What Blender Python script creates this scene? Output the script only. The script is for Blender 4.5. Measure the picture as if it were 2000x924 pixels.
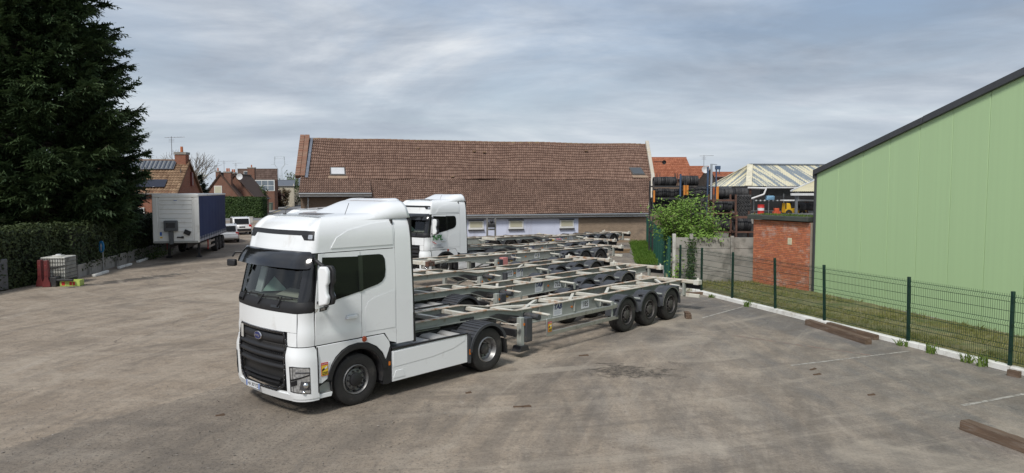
import bpy, bmesh, math, random
from mathutils import Vector, Matrix, noise
random.seed(7)
for o in list(bpy.data.objects): bpy.data.objects.remove(o)
sc = bpy.context.scene
C = sc.collection
R = math.radians
# ------------------------------------------------------------------ camera
H = 4.2; PITCH = math.atan(92/1400.0); FPX = 1400.0
cam = bpy.data.cameras.new('camera'); cam.lens = FPX/2000*36; cam.sensor_width = 36
cam.clip_start = 0.1; cam.clip_end = 6000
camo = bpy.data.objects.new('camera', cam); C.objects.link(camo)
camo.location = (0, 0, H); camo.rotation_euler = (R(90)-PITCH, 0, 0)
sc.camera = camo
# ------------------------------------------------------------------ sky and sun
SUN_EL, SUN_AZ = R(50), R(202)          # azimuth clockwise from +Y: behind the camera, to the left
w = bpy.data.worlds.new('World'); sc.world = w; w.use_nodes = True
nt = w.node_tree; nt.nodes.clear()
def wn(t, **k):
    n = nt.nodes.new(t)
    for a, b in k.items(): setattr(n, a, b)
    return n
WL = nt.links.new
sky = wn('ShaderNodeTexSky', sky_type='NISHITA', sun_disc=False)
sky.sun_elevation = SUN_EL; sky.sun_rotation = SUN_AZ; sky.air_density = 1.0; sky.dust_density = 2.5; sky.ozone_density = 1.2
tc = wn('ShaderNodeTexCoord'); sep = wn('ShaderNodeSeparateXYZ'); WL(tc.outputs['Generated'], sep.inputs[0])
def wmath(op, a, b=None, clamp=False):
    n = wn('ShaderNodeMath', operation=op, use_clamp=clamp)
    for i, v in enumerate((a, b)):
        if v is None: continue
        if isinstance(v, (int, float)): n.inputs[i].default_value = v
        else: WL(v, n.inputs[i])
    return n.outputs[0]
zz = wmath('ADD', wmath('MAXIMUM', sep.outputs[2], 0.0), 0.13)
cx = wmath('DIVIDE', sep.outputs[0], zz); cy = wmath('DIVIDE', sep.outputs[1], zz)
cmb = wn('ShaderNodeCombineXYZ'); WL(cx, cmb.inputs[0]); WL(cy, cmb.inputs[1]); cmb.inputs[2].default_value = 3.7
def wnoise(scale, detail, rough, dist=0.0, sc3=(1, 1, 1), off=(0, 0, 0)):
    mp = wn('ShaderNodeMapping'); mp.inputs['Scale'].default_value = sc3; mp.inputs['Location'].default_value = off
    WL(cmb.outputs[0], mp.inputs[0])
    n = wn('ShaderNodeTexNoise'); n.inputs['Scale'].default_value = scale; n.inputs['Detail'].default_value = detail
    n.inputs['Roughness'].default_value = rough; n.inputs['Distortion'].default_value = dist
    WL(mp.outputs[0], n.inputs['Vector']); return n.outputs['Fac']
def wramp(f, stops):
    n = wn('ShaderNodeValToRGB'); WL(f, n.inputs[0]); e = n.color_ramp.elements
    while len(e) < len(stops): e.new(0.5)
    for i, (p, c) in enumerate(stops):
        e[i].position = p; e[i].color = (*c, 1) if isinstance(c, tuple) else (c, c, c, 1)
    return n.outputs[0]
big = wnoise(0.55, 9, 0.56, 0.5, (1, 1, 1), (1.7, 0.4, 0))
fine = wnoise(2.2, 9, 0.6, 0.5, (0.75, 1.2, 1), (4.1, 2.2, 0))
mixn = wmath('ADD', wmath('MULTIPLY', big, 0.77), wmath('MULTIPLY', fine, 0.23))
cloud_col = wramp(mixn, [(0.38, (1.9, 2.25, 2.8)), (0.45, (2.5, 2.88, 3.45)), (0.51, (3.25, 3.62, 4.15)), (0.56, (4.1, 4.42, 4.85)), (0.63, (5.5, 5.72, 5.95))])
cover = wramp(wnoise(0.55, 6, 0.6, 0.6, (1, 1, 1), (7.3, 1.1, 0)), [(0.36, 0.55), (0.58, 1.0)])
mx = wn('ShaderNodeMixRGB'); WL(cover, mx.inputs[0]); skm = wn('ShaderNodeMixRGB', blend_type='MULTIPLY'); skm.inputs[0].default_value = 1; WL(sky.outputs[0], skm.inputs[1]); skm.inputs[2].default_value = (1.0, 1.0, 1.0, 1); WL(skm.outputs[0], mx.inputs[1]); WL(cloud_col, mx.inputs[2])
# air near the horizon: pale and even
hz = wramp(wmath('ABSOLUTE', sep.outputs[2]), [(0.0, 0.8), (0.20, 0.0)])
mh = wn('ShaderNodeMixRGB'); WL(hz, mh.inputs[0]); WL(mx.outputs[0], mh.inputs[1]); mh.inputs[2].default_value = (3.9, 4.35, 4.85, 1)
bg = wn('ShaderNodeBackground'); bg.inputs[1].default_value = 0.1; WL(mh.outputs[0], bg.inputs[0])
wo = wn('ShaderNodeOutputWorld'); WL(bg.outputs[0], wo.inputs[0])
sun = bpy.data.lights.new('sun', 'SUN'); sun.energy = 2.1; sun.angle = R(12); sun.color = (1, 0.96, 0.90)
suno = bpy.data.objects.new('sun', sun); C.objects.link(suno)
_d = Vector((math.sin(SUN_AZ)*math.cos(SUN_EL), math.cos(SUN_AZ)*math.cos(SUN_EL), math.sin(SUN_EL)))
suno.rotation_euler = _d.to_track_quat('Z', 'Y').to_euler(); suno.location = (-20, -20, 40)
vs = sc.view_settings; vs.view_transform = 'Standard'; vs.look = 'None'; vs.exposure = 0.6; vs.gamma = 1; vs.use_curve_mapping = False
sc.render.engine = 'CYCLES'
# ------------------------------------------------------------------ helpers
_cp, _sp = math.cos(PITCH), math.sin(PITCH)
def ray(px, py):
    a, b = (px-1000)/FPX, (462-py)/FPX
    return Vector((a, _cp + b*_sp, b*_cp - _sp))
def atY(px, py, Y):
    r = ray(px, py); return Vector((0, 0, H)) + r*(Y/r.y)
def atZ(px, py, z=0.0):
    r = ray(px, py); return Vector((0, 0, H)) + r*((z-H)/r.z)
class MB:
    def __init__(s): s.v = []; s.f = []; s.m = []
    def add(s, vs, fs, mi=0):
        n = len(s.v); s.v += [tuple(x) for x in vs]
        for f in fs: s.f.append(tuple(i+n for i in f)); s.m.append(mi)
        return s
    def b(s, x0, x1, y0, y1, z0, z1, mi=0):
        return s.add([(x0,y0,z0),(x1,y0,z0),(x1,y1,z0),(x0,y1,z0),(x0,y0,z1),(x1,y0,z1),(x1,y1,z1),(x0,y1,z1)],
                     [(0,3,2,1),(4,5,6,7),(0,1,5,4),(1,2,6,5),(2,3,7,6),(3,0,4,7)], mi)
    def box(s, c, d, rz=0, mi=0, m=None):
        h = Vector(d)/2
        M3 = m if m is not None else Matrix.Rotation(rz, 3, 'Z')
        vs = [Vector(c) + M3 @ Vector((sx*h.x, sy*h.y, sz*h.z)) for sz in (-1, 1) for sx, sy in ((-1,-1),(1,-1),(1,1),(-1,1))]
        return s.add(vs, [(0,3,2,1),(4,5,6,7),(0,1,5,4),(1,2,6,5),(2,3,7,6),(3,0,4,7)], mi)
    def bar(s, p, q, w_, h_, mi=0, up=(0, 0, 1)):
        p, q = Vector(p), Vector(q); d = (q-p); L = d.length; d.normalize(); u = Vector(up)
        if abs(d.dot(u)) > 0.98: u = Vector((0, 1, 0))
        sd = d.cross(u).normalized(); u = sd.cross(d)
        vs = [a + sd*(sx*w_/2) + u*(sz*h_/2) for a in (p, q) for sx, sz in ((-1,-1),(1,-1),(1,1),(-1,1))]
        return s.add(vs, [(0,1,2,3),(7,6,5,4),(0,4,5,1),(1,5,6,2),(2,6,7,3),(3,7,4,0)], mi)
    def cyl(s, p, q, r, r2=None, n=10, cap=True, mi=0):
        r2 = r if r2 is None else r2
        p, q = Vector(p), Vector(q); d = (q-p).normalized()
        u = d.orthogonal().normalized(); v = d.cross(u)
        vs = []
        for a, rr in ((p, r), (q, r2)):
            for k in range(n):
                t = 2*math.pi*k/n; vs.append(a + u*(rr*math.cos(t)) + v*(rr*math.sin(t)))
        fs = [(k, (k+1) % n, n+(k+1) % n, n+k) for k in range(n)]
        if cap: fs += [tuple(range(n-1, -1, -1)), tuple(range(n, 2*n))]
        return s.add(vs, fs, mi)
    def tube(s, path, r, n=6, mi=0):
        for a, b in zip(path[:-1], path[1:]): s.cyl(a, b, r, n=n, mi=mi)
        return s
    def lathe(s, prof, o=(0,0,0), n=28, axis='y', mi=0, a0=0.0, a1=2*math.pi):
        full = abs(a1-a0-2*math.pi) < 1e-4; N = n if full else n+1; o = Vector(o); vs = []
        for k in range(N):
            t = a0 + (a1-a0)*k/n; c, sn = math.cos(t), math.sin(t)
            for r, h in prof:
                vs.append(o + (Vector((r*c, h, r*sn)) if axis == 'y' else Vector((r*c, r*sn, h)) if axis == 'z' else Vector((h, r*c, r*sn))))
        m = len(prof); fs = []
        for k in range(n):
            k2 = (k+1) % N
            for j in range(m-1): fs.append((k*m+j, k*m+j+1, k2*m+j+1, k2*m+j))
        return s.add(vs, fs, mi)
    def prism(s, poly, d0, d1, plane='xz', mi=0):
        n = len(poly)
        def pt(a, b, d): return (a, d, b) if plane == 'xz' else (d, a, b) if plane == 'yz' else (a, b, d)
        vs = [pt(a, b, d0) for a, b in poly] + [pt(a, b, d1) for a, b in poly]
        fs = [tuple(range(n)), tuple(range(2*n-1, n-1, -1))] + [(k, n+k, n+(k+1) % n, (k+1) % n) for k in range(n)]
        return s.add(vs, fs, mi)
    def quad(s, a, b, c, d, mi=0): return s.add([a, b, c, d], [(0, 1, 2, 3)], mi)
    def build(s, name, mats, parent=None, bevel=0.0, smooth=35, loc=None, rz=0.0, seg=2, fix=True):
        me = bpy.data.meshes.new(name); me.from_pydata(s.v, [], s.f)
        for m in (mats if isinstance(mats, (list, tuple)) else [mats]): me.materials.append(m)
        if any(s.m): me.polygons.foreach_set('material_index', s.m)
        if fix:
            bm = bmesh.new(); bm.from_mesh(me); bmesh.ops.recalc_face_normals(bm, faces=bm.faces); bm.to_mesh(me); bm.free()
        if smooth:
            me.polygons.foreach_set('use_smooth', [True]*len(me.polygons)); me.set_sharp_from_angle(angle=R(smooth))
        o = bpy.data.objects.new(name, me); C.objects.link(o)
        if bevel:
            md = o.modifiers.new('bevel', 'BEVEL'); md.width = bevel; md.segments = seg; md.limit_method = 'ANGLE'; md.angle_limit = R(40)
        if parent: o.parent = parent
        if loc is not None: o.location = loc
        if rz: o.rotation_euler.z = rz
        return o
def tag(o, label, cat, group=None):
    o['label'] = label; o['category'] = cat
    if group: o['group'] = group
    return o
def struct(o): o['kind'] = 'structure'; return o
def stuff(o, label=None, cat=None):
    o['kind'] = 'stuff'
    if label: o['label'] = label; o['category'] = cat
    return o
ORD = ['first', 'second', 'third', 'fourth', 'fifth', 'sixth', 'seventh', 'eighth', 'ninth', 'tenth', 'eleventh', 'twelfth', 'thirteenth', 'fourteenth', 'fifteenth', 'sixteenth', 'seventeenth', 'eighteenth', 'nineteenth', 'twentieth']
def thing(name, label, cat, loc=(0, 0, 0), rz=0.0, group=None):
    o = bpy.data.objects.new(name, None); C.objects.link(o); o.empty_display_size = 0.2
    o.location = loc; o.rotation_euler = (0, 0, rz); return tag(o, label, cat, group)
def dup(o, parent=None):
    c = o.copy(); C.objects.link(c); c.parent = parent
    for ch in o.children: dup(ch, c)
    return c
_txt = {}
def text_mesh(txt, size, shear=0.0, bold=0.0, extr=0.001):
    key = (txt, size, shear, bold)
    if key in _txt: return _txt[key]
    cu = bpy.data.curves.new('lettering', 'FONT'); cu.body = txt; cu.size = size; cu.shear = shear; cu.offset = bold; cu.extrude = extr
    cu.align_x = 'CENTER'; cu.align_y = 'CENTER'; cu.resolution_u = 3
    ob = bpy.data.objects.new('lettering', cu); C.objects.link(ob)
    dg = bpy.context.evaluated_depsgraph_get(); me = bpy.data.meshes.new_from_object(ob.evaluated_get(dg))
    bpy.data.objects.remove(ob); _txt[key] = me; return me
def lettering(txt, size, m, parent, loc, rot=(math.pi/2, 0, 0), shear=0.0, bold=0.0, name='lettering', sx=1.0):
    me = text_mesh(txt, size, shear, bold).copy(); me.materials.clear(); me.materials.append(m)
    o = bpy.data.objects.new(name, me); C.objects.link(o); o.parent = parent; o.location = loc; o.rotation_euler = rot; o.scale.x = sx
    return o
# ------------------------------------------------------------------ materials
class N:
    """node helper for one material"""
    def __init__(s, name):
        s.m = bpy.data.materials.new(name); s.m.use_nodes = True; s.t = s.m.node_tree; s.t.nodes.clear()
        s.out = s.t.nodes.new('ShaderNodeOutputMaterial'); s.p = s.t.nodes.new('ShaderNodeBsdfPrincipled')
        s.t.links.new(s.p.outputs[0], s.out.inputs[0]); s.tc = s.t.nodes.new('ShaderNodeTexCoord')
        s.obj = s.tc.outputs['Object']
    def L(s, a, b): s.t.links.new(a, b)
    def new(s, t, **k):
        n = s.t.nodes.new(t)
        for a, b in k.items(): setattr(n, a, b)
        return n
    def map(s, scale=(1,1,1), loc=(0,0,0), rot=(0,0,0), src=None):
        n = s.new('ShaderNodeMapping'); n.inputs['Scale'].default_value = scale; n.inputs['Location'].default_value = loc; n.inputs['Rotation'].default_value = rot
        s.L(src or s.obj, n.inputs[0]); return n.outputs[0]
    def noise(s, scale, detail=5, rough=0.55, dist=0.0, vec=None):
        n = s.new('ShaderNodeTexNoise'); n.inputs['Scale'].default_value = scale; n.inputs['Detail'].default_value = detail
        n.inputs['Roughness'].default_value = rough; n.inputs['Distortion'].default_value = dist
        s.L(vec or s.obj, n.inputs['Vector']); return n.outputs['Fac']
    def ramp(s, f, stops, interp='LINEAR'):
        n = s.new('ShaderNodeValToRGB'); s.L(f, n.inputs[0]); e = n.color_ramp.elements; n.color_ramp.interpolation = interp
        while len(e) < len(stops): e.new(0.5)
        for i, (p, c) in enumerate(stops):
            e[i].position = p; e[i].color = (*c, 1) if isinstance(c, tuple) else (c, c, c, 1)
        return n.outputs[0]
    def mix(s, f, a, b, mode='MIX'):
        n = s.new('ShaderNodeMixRGB', blend_type=mode)
        for i, v in enumerate((f, a, b)):
            if isinstance(v, (int, float)): n.inputs[i].default_value = v if i == 0 else (v, v, v, 1)
            elif isinstance(v, tuple): n.inputs[i].default_value = (*v, 1)
            else: s.L(v, n.inputs[i])
        return n.outputs[0]
    def math(s, op, a, b=None, clamp=False):
        n = s.new('ShaderNodeMath', operation=op, use_clamp=clamp)
        for i, v in enumerate((a, b)):
            if v is None: continue
            if isinstance(v, (int, float)): n.inputs[i].default_value = v
            else: s.L(v, n.inputs[i])
        return n.outputs[0]
    def bump(s, f, strength=0.3, dist=0.02, prev=None):
        n = s.new('ShaderNodeBump'); n.inputs['Strength'].default_value = strength; n.inputs['Distance'].default_value = dist
        s.L(f, n.inputs['Height'])
        if prev is not None: s.L(prev, n.inputs['Normal'])
        return n.outputs[0]
    def set(s, col=None, rough=None, metal=None, normal=None, spec=None, coat=None):
        for k, v in (('Base Color', col), ('Roughness', rough), ('Metallic', metal), ('Normal', normal), ('Specular IOR Level', spec), ('Coat Weight', coat)):
            if v is None: continue
            i = s.p.inputs[k]
            if isinstance(v, (int, float)): i.default_value = v
            elif isinstance(v, tuple): i.default_value = (*v, 1)
            else: s.L(v, i)
        return s.m
def mul(c, k): return tuple(min(1, x*k) for x in c)
def mat(name, col, rough=0.6, metal=0.0, var=0.12, scale=3.0, bump=0.0, bscale=30.0, bdist=0.01, dirt=None, coat=0.0, spec=None, stretch=None):
    """painted or plain surface: tone varies softly, optional grime (colour, amount 0..1, scale)"""
    n = N(name); v = n.map(stretch) if stretch else n.obj
    c = n.mix(n.ramp(n.noise(scale, 6, 0.6, 0.2, v), [(0.3, 0.0), (0.7, 1.0)]), mul(col, 1-var), mul(col, 1+var))
    r = rough
    if dirt:
        dc, da, ds = dirt
        f = n.ramp(n.noise(ds, 8, 0.65, 0.4, v), [(0.62-0.3*da, 0.0), (0.80-0.25*da, 1.0)])
        c = n.mix(n.math('MULTIPLY', f, min(1, 0.45+da)), c, dc)
        r = n.mix(f, (rough,)*3, (0.85,)*3)
    nm = n.bump(n.noise(bscale, 4, 0.6, 0, v), bump, bdist) if bump else None
    return n.set(c, r, metal, nm, spec, coat)
# ================================================================== shared materials
WHITE = mat('white_truck_paint', (0.80, 0.82, 0.83), 0.28, 0, 0.015, 1.5, coat=0.6, dirt=((0.42, 0.38, 0.33), 0.06, 1.7))
BLKP = mat('black_trim_plastic', (0.014, 0.014, 0.016), 0.55, 0, 0.2, 6, bump=0.05, bscale=200)
BLKG = mat('black_gloss_trim', (0.012, 0.012, 0.014), 0.12, 0, 0.1, 3, coat=0.4)
DKPL = mat('dark_grey_plastic', (0.042, 0.045, 0.052), 0.55, 0, 0.2, 4, bump=0.08, bscale=120, dirt=((0.16, 0.14, 0.12), 0.22, 3))
CHASS = mat('dirty_black_chassis', (0.028, 0.028, 0.03), 0.6, 0, 0.3, 3, dirt=((0.11, 0.09, 0.075), 0.3, 4))
RUBBER = mat('tyre_rubber', (0.022, 0.021, 0.021), 0.75, 0, 0.25, 5, bump=0.1, bscale=60, dirt=((0.10, 0.09, 0.08), 0.25, 4))
RIMG = mat('dull_steel_rim', (0.28, 0.28, 0.28), 0.42, 0.7, 0.15, 8, dirt=((0.06, 0.05, 0.045), 0.35, 6))
RIMD = mat('dark_dusty_hub', (0.075, 0.07, 0.068), 0.6, 0.3, 0.3, 8, dirt=((0.17, 0.15, 0.13), 0.25, 9))
CHROME = mat('bright_reflector', (0.72, 0.73, 0.75), 0.12, 1.0, 0.05, 5)
LAMPG = mat('clear_lamp_lens', (0.55, 0.57, 0.6), 0.08, 0.6, 0.2, 14)
AMBER = mat('amber_lamp', (0.55, 0.16, 0.02), 0.25, 0, 0.1, 5)
REDL = mat('red_lamp', (0.45, 0.02, 0.02), 0.25, 0, 0.1, 5)
REDP = mat('faded_red_plastic', (0.36, 0.035, 0.03), 0.5, 0, 0.2, 4, dirt=((0.10, 0.06, 0.05), 0.3, 3))
TGREY = mat('trailer_grey_steel', (0.31, 0.33, 0.305), 0.55, 0.0, 0.12, 1.5, bump=0.05, bscale=25, dirt=((0.16, 0.12, 0.085), 0.28, 3.0))
TCREAM = mat('worn_cream_steel', (0.56, 0.55, 0.49), 0.6, 0.0, 0.14, 2.0, bump=0.06, bscale=25, dirt=((0.34, 0.18, 0.08), 0.34, 3.6))
TRUST = mat('rusty_flange_steel', (0.53, 0.50, 0.43), 0.7, 0.0, 0.2, 3.0, bump=0.08, bscale=40, dirt=((0.30, 0.14, 0.055), 0.55, 3.2))
RUST = mat('rusty_steel', (0.11, 0.055, 0.038), 0.8, 0.0, 0.3, 5.0, bump=0.15, bscale=40, dirt=((0.06, 0.035, 0.028), 0.4, 4))
ALU = mat('dull_aluminium', (0.42, 0.42, 0.40), 0.42, 0.75, 0.12, 2.5, dirt=((0.2, 0.17, 0.13), 0.25, 3))
SIGNW = mat('white_sign_plate', (0.66, 0.68, 0.70), 0.5, 0, 0.06, 6, dirt=((0.36, 0.35, 0.33), 0.2, 8))
NAVY = mat('navy_print', (0.02, 0.028, 0.12), 0.5, 0, 0.05)
BLACKP = mat('black_print', (0.015, 0.015, 0.015), 0.5, 0, 0.05)
YELP = mat('yellow_print', (0.72, 0.50, 0.04), 0.5, 0, 0.05)
REDPR = mat('red_print', (0.5, 0.03, 0.03), 0.5, 0, 0.05)
GREENPR = mat('green_print', (0.045, 0.23, 0.05), 0.5, 0, 0.05)
GREYPR = mat('grey_print', (0.20, 0.22, 0.26), 0.5, 0, 0.05)
BLUEPR = mat('blue_print', (0.03, 0.12, 0.42), 0.5, 0, 0.05)
WOODO = mat('old_sleeper_wood', (0.115, 0.075, 0.05), 0.85, 0, 0.35, 5, bump=0.5, bscale=22, bdist=0.02, dirt=((0.22, 0.19, 0.16), 0.3, 6), stretch=(0.25, 2.2, 2.2))
CONC = mat('weathered_concrete', (0.30, 0.285, 0.26), 0.9, 0, 0.14, 1.2, bump=0.25, bscale=30, dirt=((0.12, 0.115, 0.10), 0.5, 1.1))
CONCL = mat('pale_concrete', (0.50, 0.49, 0.46), 0.85, 0, 0.1, 2, bump=0.2, bscale=40, dirt=((0.24, 0.22, 0.19), 0.35, 2.5))
GREENF = mat('dark_green_coating', (0.006, 0.032, 0.022), 0.45, 0, 0.15, 4)
def glass_mat(name, tint, rough=0.02, gl=0.9):
    n = N(name); t = n.new('ShaderNodeBsdfTransparent'); t.inputs[0].default_value = (*tint, 1)
    g = n.new('ShaderNodeBsdfGlossy'); g.inputs[0].default_value = (gl, gl, gl, 1); g.inputs[1].default_value = rough
    f = n.new('ShaderNodeFresnel'); f.inputs[0].default_value = 1.5
    m = n.new('ShaderNodeMixShader'); n.L(f.outputs[0], m.inputs[0]); n.L(t.outputs[0], m.inputs[1]); n.L(g.outputs[0], m.inputs[2])
    n.L(m.outputs[0], n.out.inputs[0]); return n.m
GLASS = glass_mat('windscreen_glass', (0.62, 0.67, 0.64))
TINT = mat('dark_tinted_glass', (0.007, 0.007, 0.008), 0.05, 0, 0.1, 1.0, spec=0.32)
PANE = mat('house_window_glass', (0.05, 0.06, 0.07), 0.06, 0, 0.2, 0.6, spec=0.8)
# ================================================================== ground
def ground_material():
    n = N('dusty_yard_asphalt'); W = n.obj
    sep = n.new('ShaderNodeSeparateXYZ'); n.L(W, sep.inputs[0]); X, Y = sep.outputs[0], sep.outputs[1]
    big = n.noise(0.16, 7, 0.6, 0.6); mid = n.noise(0.9, 8, 0.65, 0.5); fine = n.noise(7.0, 8, 0.7, 0.2); grit = n.noise(55, 5, 0.75)
    st1 = n.noise(1.5, 7, 0.62, 0.35, n.map((1.3, 0.13, 1), rot=(0, 0, R(14))))       # wheel tracks, nearly straight away
    st2 = n.noise(1.7, 7, 0.62, 0.5, n.map((1.2, 0.12, 1), (3, 1, 0), rot=(0, 0, R(34))))
    st3 = n.noise(1.6, 6, 0.6, 0.4, n.map((1.2, 0.14, 1), (9, 4, 0), rot=(0, 0, R(-35))))
    # how much loose dust covers the tar
    side = n.math('ADD', n.math('MULTIPLY', X, -0.05), 0.76, True)                     # less dust to the right
    d = n.math('ADD', n.math('MULTIPLY', n.math('ADD', st1, st2), 0.42), n.math('MULTIPLY', n.math('ADD', big, mid), 0.42))
    d = n.math('ADD', d, n.math('MULTIPLY', n.math('SUBTRACT', fine, 0.5), 0.30))
    d = n.math('ADD', d, n.math('MULTIPLY', n.math('SUBTRACT', side, 0.5), 0.62))
    dust = n.ramp(d, [(0.62, 0.0), (1.06, 1.0)])
    tar = n.mix(n.ramp(grit, [(0.35, 0.0), (0.68, 1.0)]), (0.125, 0.120, 0.114), (0.23, 0.22, 0.208))
    dcol = n.mix(n.ramp(mid, [(0.3, 0.0), (0.7, 1.0)]), (0.29, 0.235, 0.178), (0.41, 0.35, 0.28))
    dcol = n.mix(n.ramp(fine, [(0.35, 0.0), (0.7, 0.55)]), dcol, (0.20, 0.172, 0.145))
    c = n.mix(dust, tar, dcol)
    # rubber-dark tracks and paler scuffs
    c = n.mix(n.ramp(st3, [(0.56, 0.0), (0.70, 0.42)]), c, (0.105, 0.098, 0.092))
    c = n.mix(n.ramp(st2, [(0.58, 0.0), (0.74, 0.38)]), c, (0.42, 0.385, 0.34))
    def blob(px, py, rx, ry, rot, k=0.9, noise_s=1.6, lo=0.45, hi=0.75, nz=None):
        m = n.new('ShaderNodeMapping', vector_type='TEXTURE'); m.inputs['Location'].default_value = (px, py, 0)
        m.inputs['Rotation'].default_value = (0, 0, rot); m.inputs['Scale'].default_value = (rx, ry, 1); n.L(W, m.inputs[0])
        l = n.new('ShaderNodeVectorMath', operation='LENGTH'); n.L(m.outputs[0], l.inputs[0])
        f = n.math('SUBTRACT', 1.15, l.outputs['Value']); f = n.math('ADD', f, n.math('MULTIPLY', n.math('SUBTRACT', n.noise(noise_s, 8, 0.7, 0.6), 0.5), k*2))
        return n.ramp(f, [(lo, 0.0), (hi, 1.0)])
    def scale(f, k): return n.math('MULTIPLY', f, k)
    # darker, more speckled area in the lower corner of the yard, with a straight edge
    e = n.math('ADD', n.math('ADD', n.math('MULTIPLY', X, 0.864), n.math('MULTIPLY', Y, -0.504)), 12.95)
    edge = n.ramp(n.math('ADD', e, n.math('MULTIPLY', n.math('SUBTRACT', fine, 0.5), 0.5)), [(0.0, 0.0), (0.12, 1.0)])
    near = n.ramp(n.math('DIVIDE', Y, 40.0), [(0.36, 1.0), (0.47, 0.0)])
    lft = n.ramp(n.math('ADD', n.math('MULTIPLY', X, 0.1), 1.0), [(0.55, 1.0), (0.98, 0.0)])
    old = n.math('MULTIPLY', n.math('MULTIPLY', edge, near), lft)  # mask of the darker, straight-edged corner
    def tracks(c):
        # arcs worn by lorries swinging round, and broad damp or dusty fields
        for k, (qx, qy, lo, hi) in enumerate(((38.0, 2.0, 0.52, 0.66), (-6.0, 44.0, 0.55, 0.68))):
            s1 = n.new('ShaderNodeVectorMath', operation='SUBTRACT'); n.L(W, s1.inputs[0]); s1.inputs[1].default_value = (qx, qy, 0)
            ln = n.new('ShaderNodeVectorMath', operation='LENGTH'); n.L(s1.outputs[0], ln.inputs[0]); sp = n.new('ShaderNodeSeparateXYZ'); n.L(s1.outputs[0], sp.inputs[0])
            an = n.math('ARCTAN2', sp.outputs[1], sp.outputs[0]); cb = n.new('ShaderNodeCombineXYZ'); n.L(ln.outputs['Value'], cb.inputs[0]); n.L(n.math('MULTIPLY', an, 2.2), cb.inputs[1]); cb.inputs[2].default_value = 3.3*k
            tr_ = n.noise(1.5, 8, 0.66, 0.15, cb.outputs[0]); area = n.ramp(n.noise(0.10, 4, 0.5), [(0.40, 0.35), (0.60, 1.0)])
            c = n.mix(n.math('MULTIPLY', n.ramp(tr_, [(lo, 0.0), (hi, 0.62)]), area), c, (0.125, 0.112, 0.10))
            c = n.mix(n.math('MULTIPLY', n.ramp(tr_, [(0.34, 0.5), (0.46, 0.0)]), area), c, (0.44, 0.395, 0.33))
        fld = n.noise(0.33, 9, 0.68, 0.9)
        c = n.mix(n.ramp(fld, [(0.52, 0.0), (0.66, 0.55)]), c, (0.14, 0.122, 0.104))
        c = n.mix(n.ramp(fld, [(0.32, 0.5), (0.46, 0.0)]), c, (0.43, 0.385, 0.32))
        return c
    # stains
    
    c = n.mix(scale(blob(0.6, 10.6, 1.5, 0.8, R(30), 0.9, 1.4), 0.35), c, (0.13, 0.115, 0.10))
    c = n.mix(scale(blob(2.8, 11.6, 1.6, 0.9, R(-20), 0.9, 1.2), 0.35), c, (0.42, 0.385, 0.335))
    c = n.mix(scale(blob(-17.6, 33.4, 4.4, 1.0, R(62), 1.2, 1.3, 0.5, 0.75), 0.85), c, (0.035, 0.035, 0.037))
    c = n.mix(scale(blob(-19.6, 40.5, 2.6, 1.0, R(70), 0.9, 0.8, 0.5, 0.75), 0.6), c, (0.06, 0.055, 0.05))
    c = n.mix(scale(blob(9.0, 22.0, 7.0, 2.4, R(-72), 0.7, 0.6), 0.6), c, (0.135, 0.135, 0.136))
    c = n.mix(scale(blob(6.4, 26.2, 3.8, 2.0, R(-40), 0.7, 0.9), 0.55), c, (0.105, 0.105, 0.107))
    c = n.mix(scale(blob(0.5, 16.0, 3.0, 1.5, R(48), 0.7, 0.7), 0.35), c, (0.10, 0.092, 0.085))
    c = n.mix(scale(blob(3.6, 20.5, 3.0, 1.4, R(48), 0.7, 0.7), 0.45), c, (0.085, 0.08, 0.078))
    # cracks
    vo = n.new('ShaderNodeTexVoronoi', feature='DISTANCE_TO_EDGE'); vo.inputs['Scale'].default_value = 0.16
    wv = n.new('ShaderNodeVectorMath', operation='ADD'); n.L(W, wv.inputs[0])
    nz = n.new('ShaderNodeTexNoise'); nz.inputs['Scale'].default_value = 0.8; nz.inputs['Detail'].default_value = 6; n.L(W, nz.inputs['Vector'])
    sv = n.new('ShaderNodeVectorMath', operation='SCALE'); n.L(nz.outputs['Color'], sv.inputs[0]); sv.inputs['Scale'].default_value = 3.0
    n.L(sv.outputs[0], wv.inputs[1]); n.L(wv.outputs[0], vo.inputs['Vector'])
    crk = n.math('MULTIPLY', n.ramp(vo.outputs['Distance'], [(0.0, 1.0), (0.005, 0.0)]), n.ramp(big, [(0.5, 0.0), (0.62, 0.8)]))
    c = n.mix(crk, c, (0.05, 0.046, 0.043))
    # small dark stones and bits
    v2 = n.new('ShaderNodeTexVoronoi'); v2.inputs['Scale'].default_value = 9.0; v2.inputs['Randomness'].default_value = 1.0; n.L(W, v2.inputs['Vector'])
    spk = n.math('MULTIPLY', n.ramp(v2.outputs['Distance'], [(0.10, 1.0), (0.20, 0.0)]), n.ramp(n.noise(0.7, 4, 0.6), [(0.5, 0.0), (0.65, 0.55)]))
    c = n.mix(spk, c, (0.10, 0.09, 0.08))
    c = n.mix(n.ramp(grit, [(0.3, 0.16), (0.5, 0.0)]), c, (0.06, 0.055, 0.05))
    f2 = n.noise(19, 7, 0.8, 0.1); f3 = n.noise(3.2, 9, 0.72, 0.7)
    c = n.mix(n.ramp(f3, [(0.50, 0.0), (0.66, 0.42)]), c, (0.135, 0.118, 0.10))
    c = n.mix(n.ramp(f3, [(0.30, 0.42), (0.44, 0.0)]), c, (0.43, 0.385, 0.33))
    c = n.mix(n.ramp(f2, [(0.52, 0.0), (0.64, 0.42)]), c, (0.10, 0.088, 0.076))
    c = n.mix(n.ramp(f2, [(0.36, 0.32), (0.47, 0.0)]), c, (0.45, 0.405, 0.34))
    c = tracks(c)
    c = n.mix(n.ramp(f2, [(0.55, 0.0), (0.68, 0.45)]), c, (0.09, 0.08, 0.07)); c = n.mix(n.ramp(fine, [(0.56, 0.0), (0.70, 0.35)]), c, (0.13, 0.115, 0.10))
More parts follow.
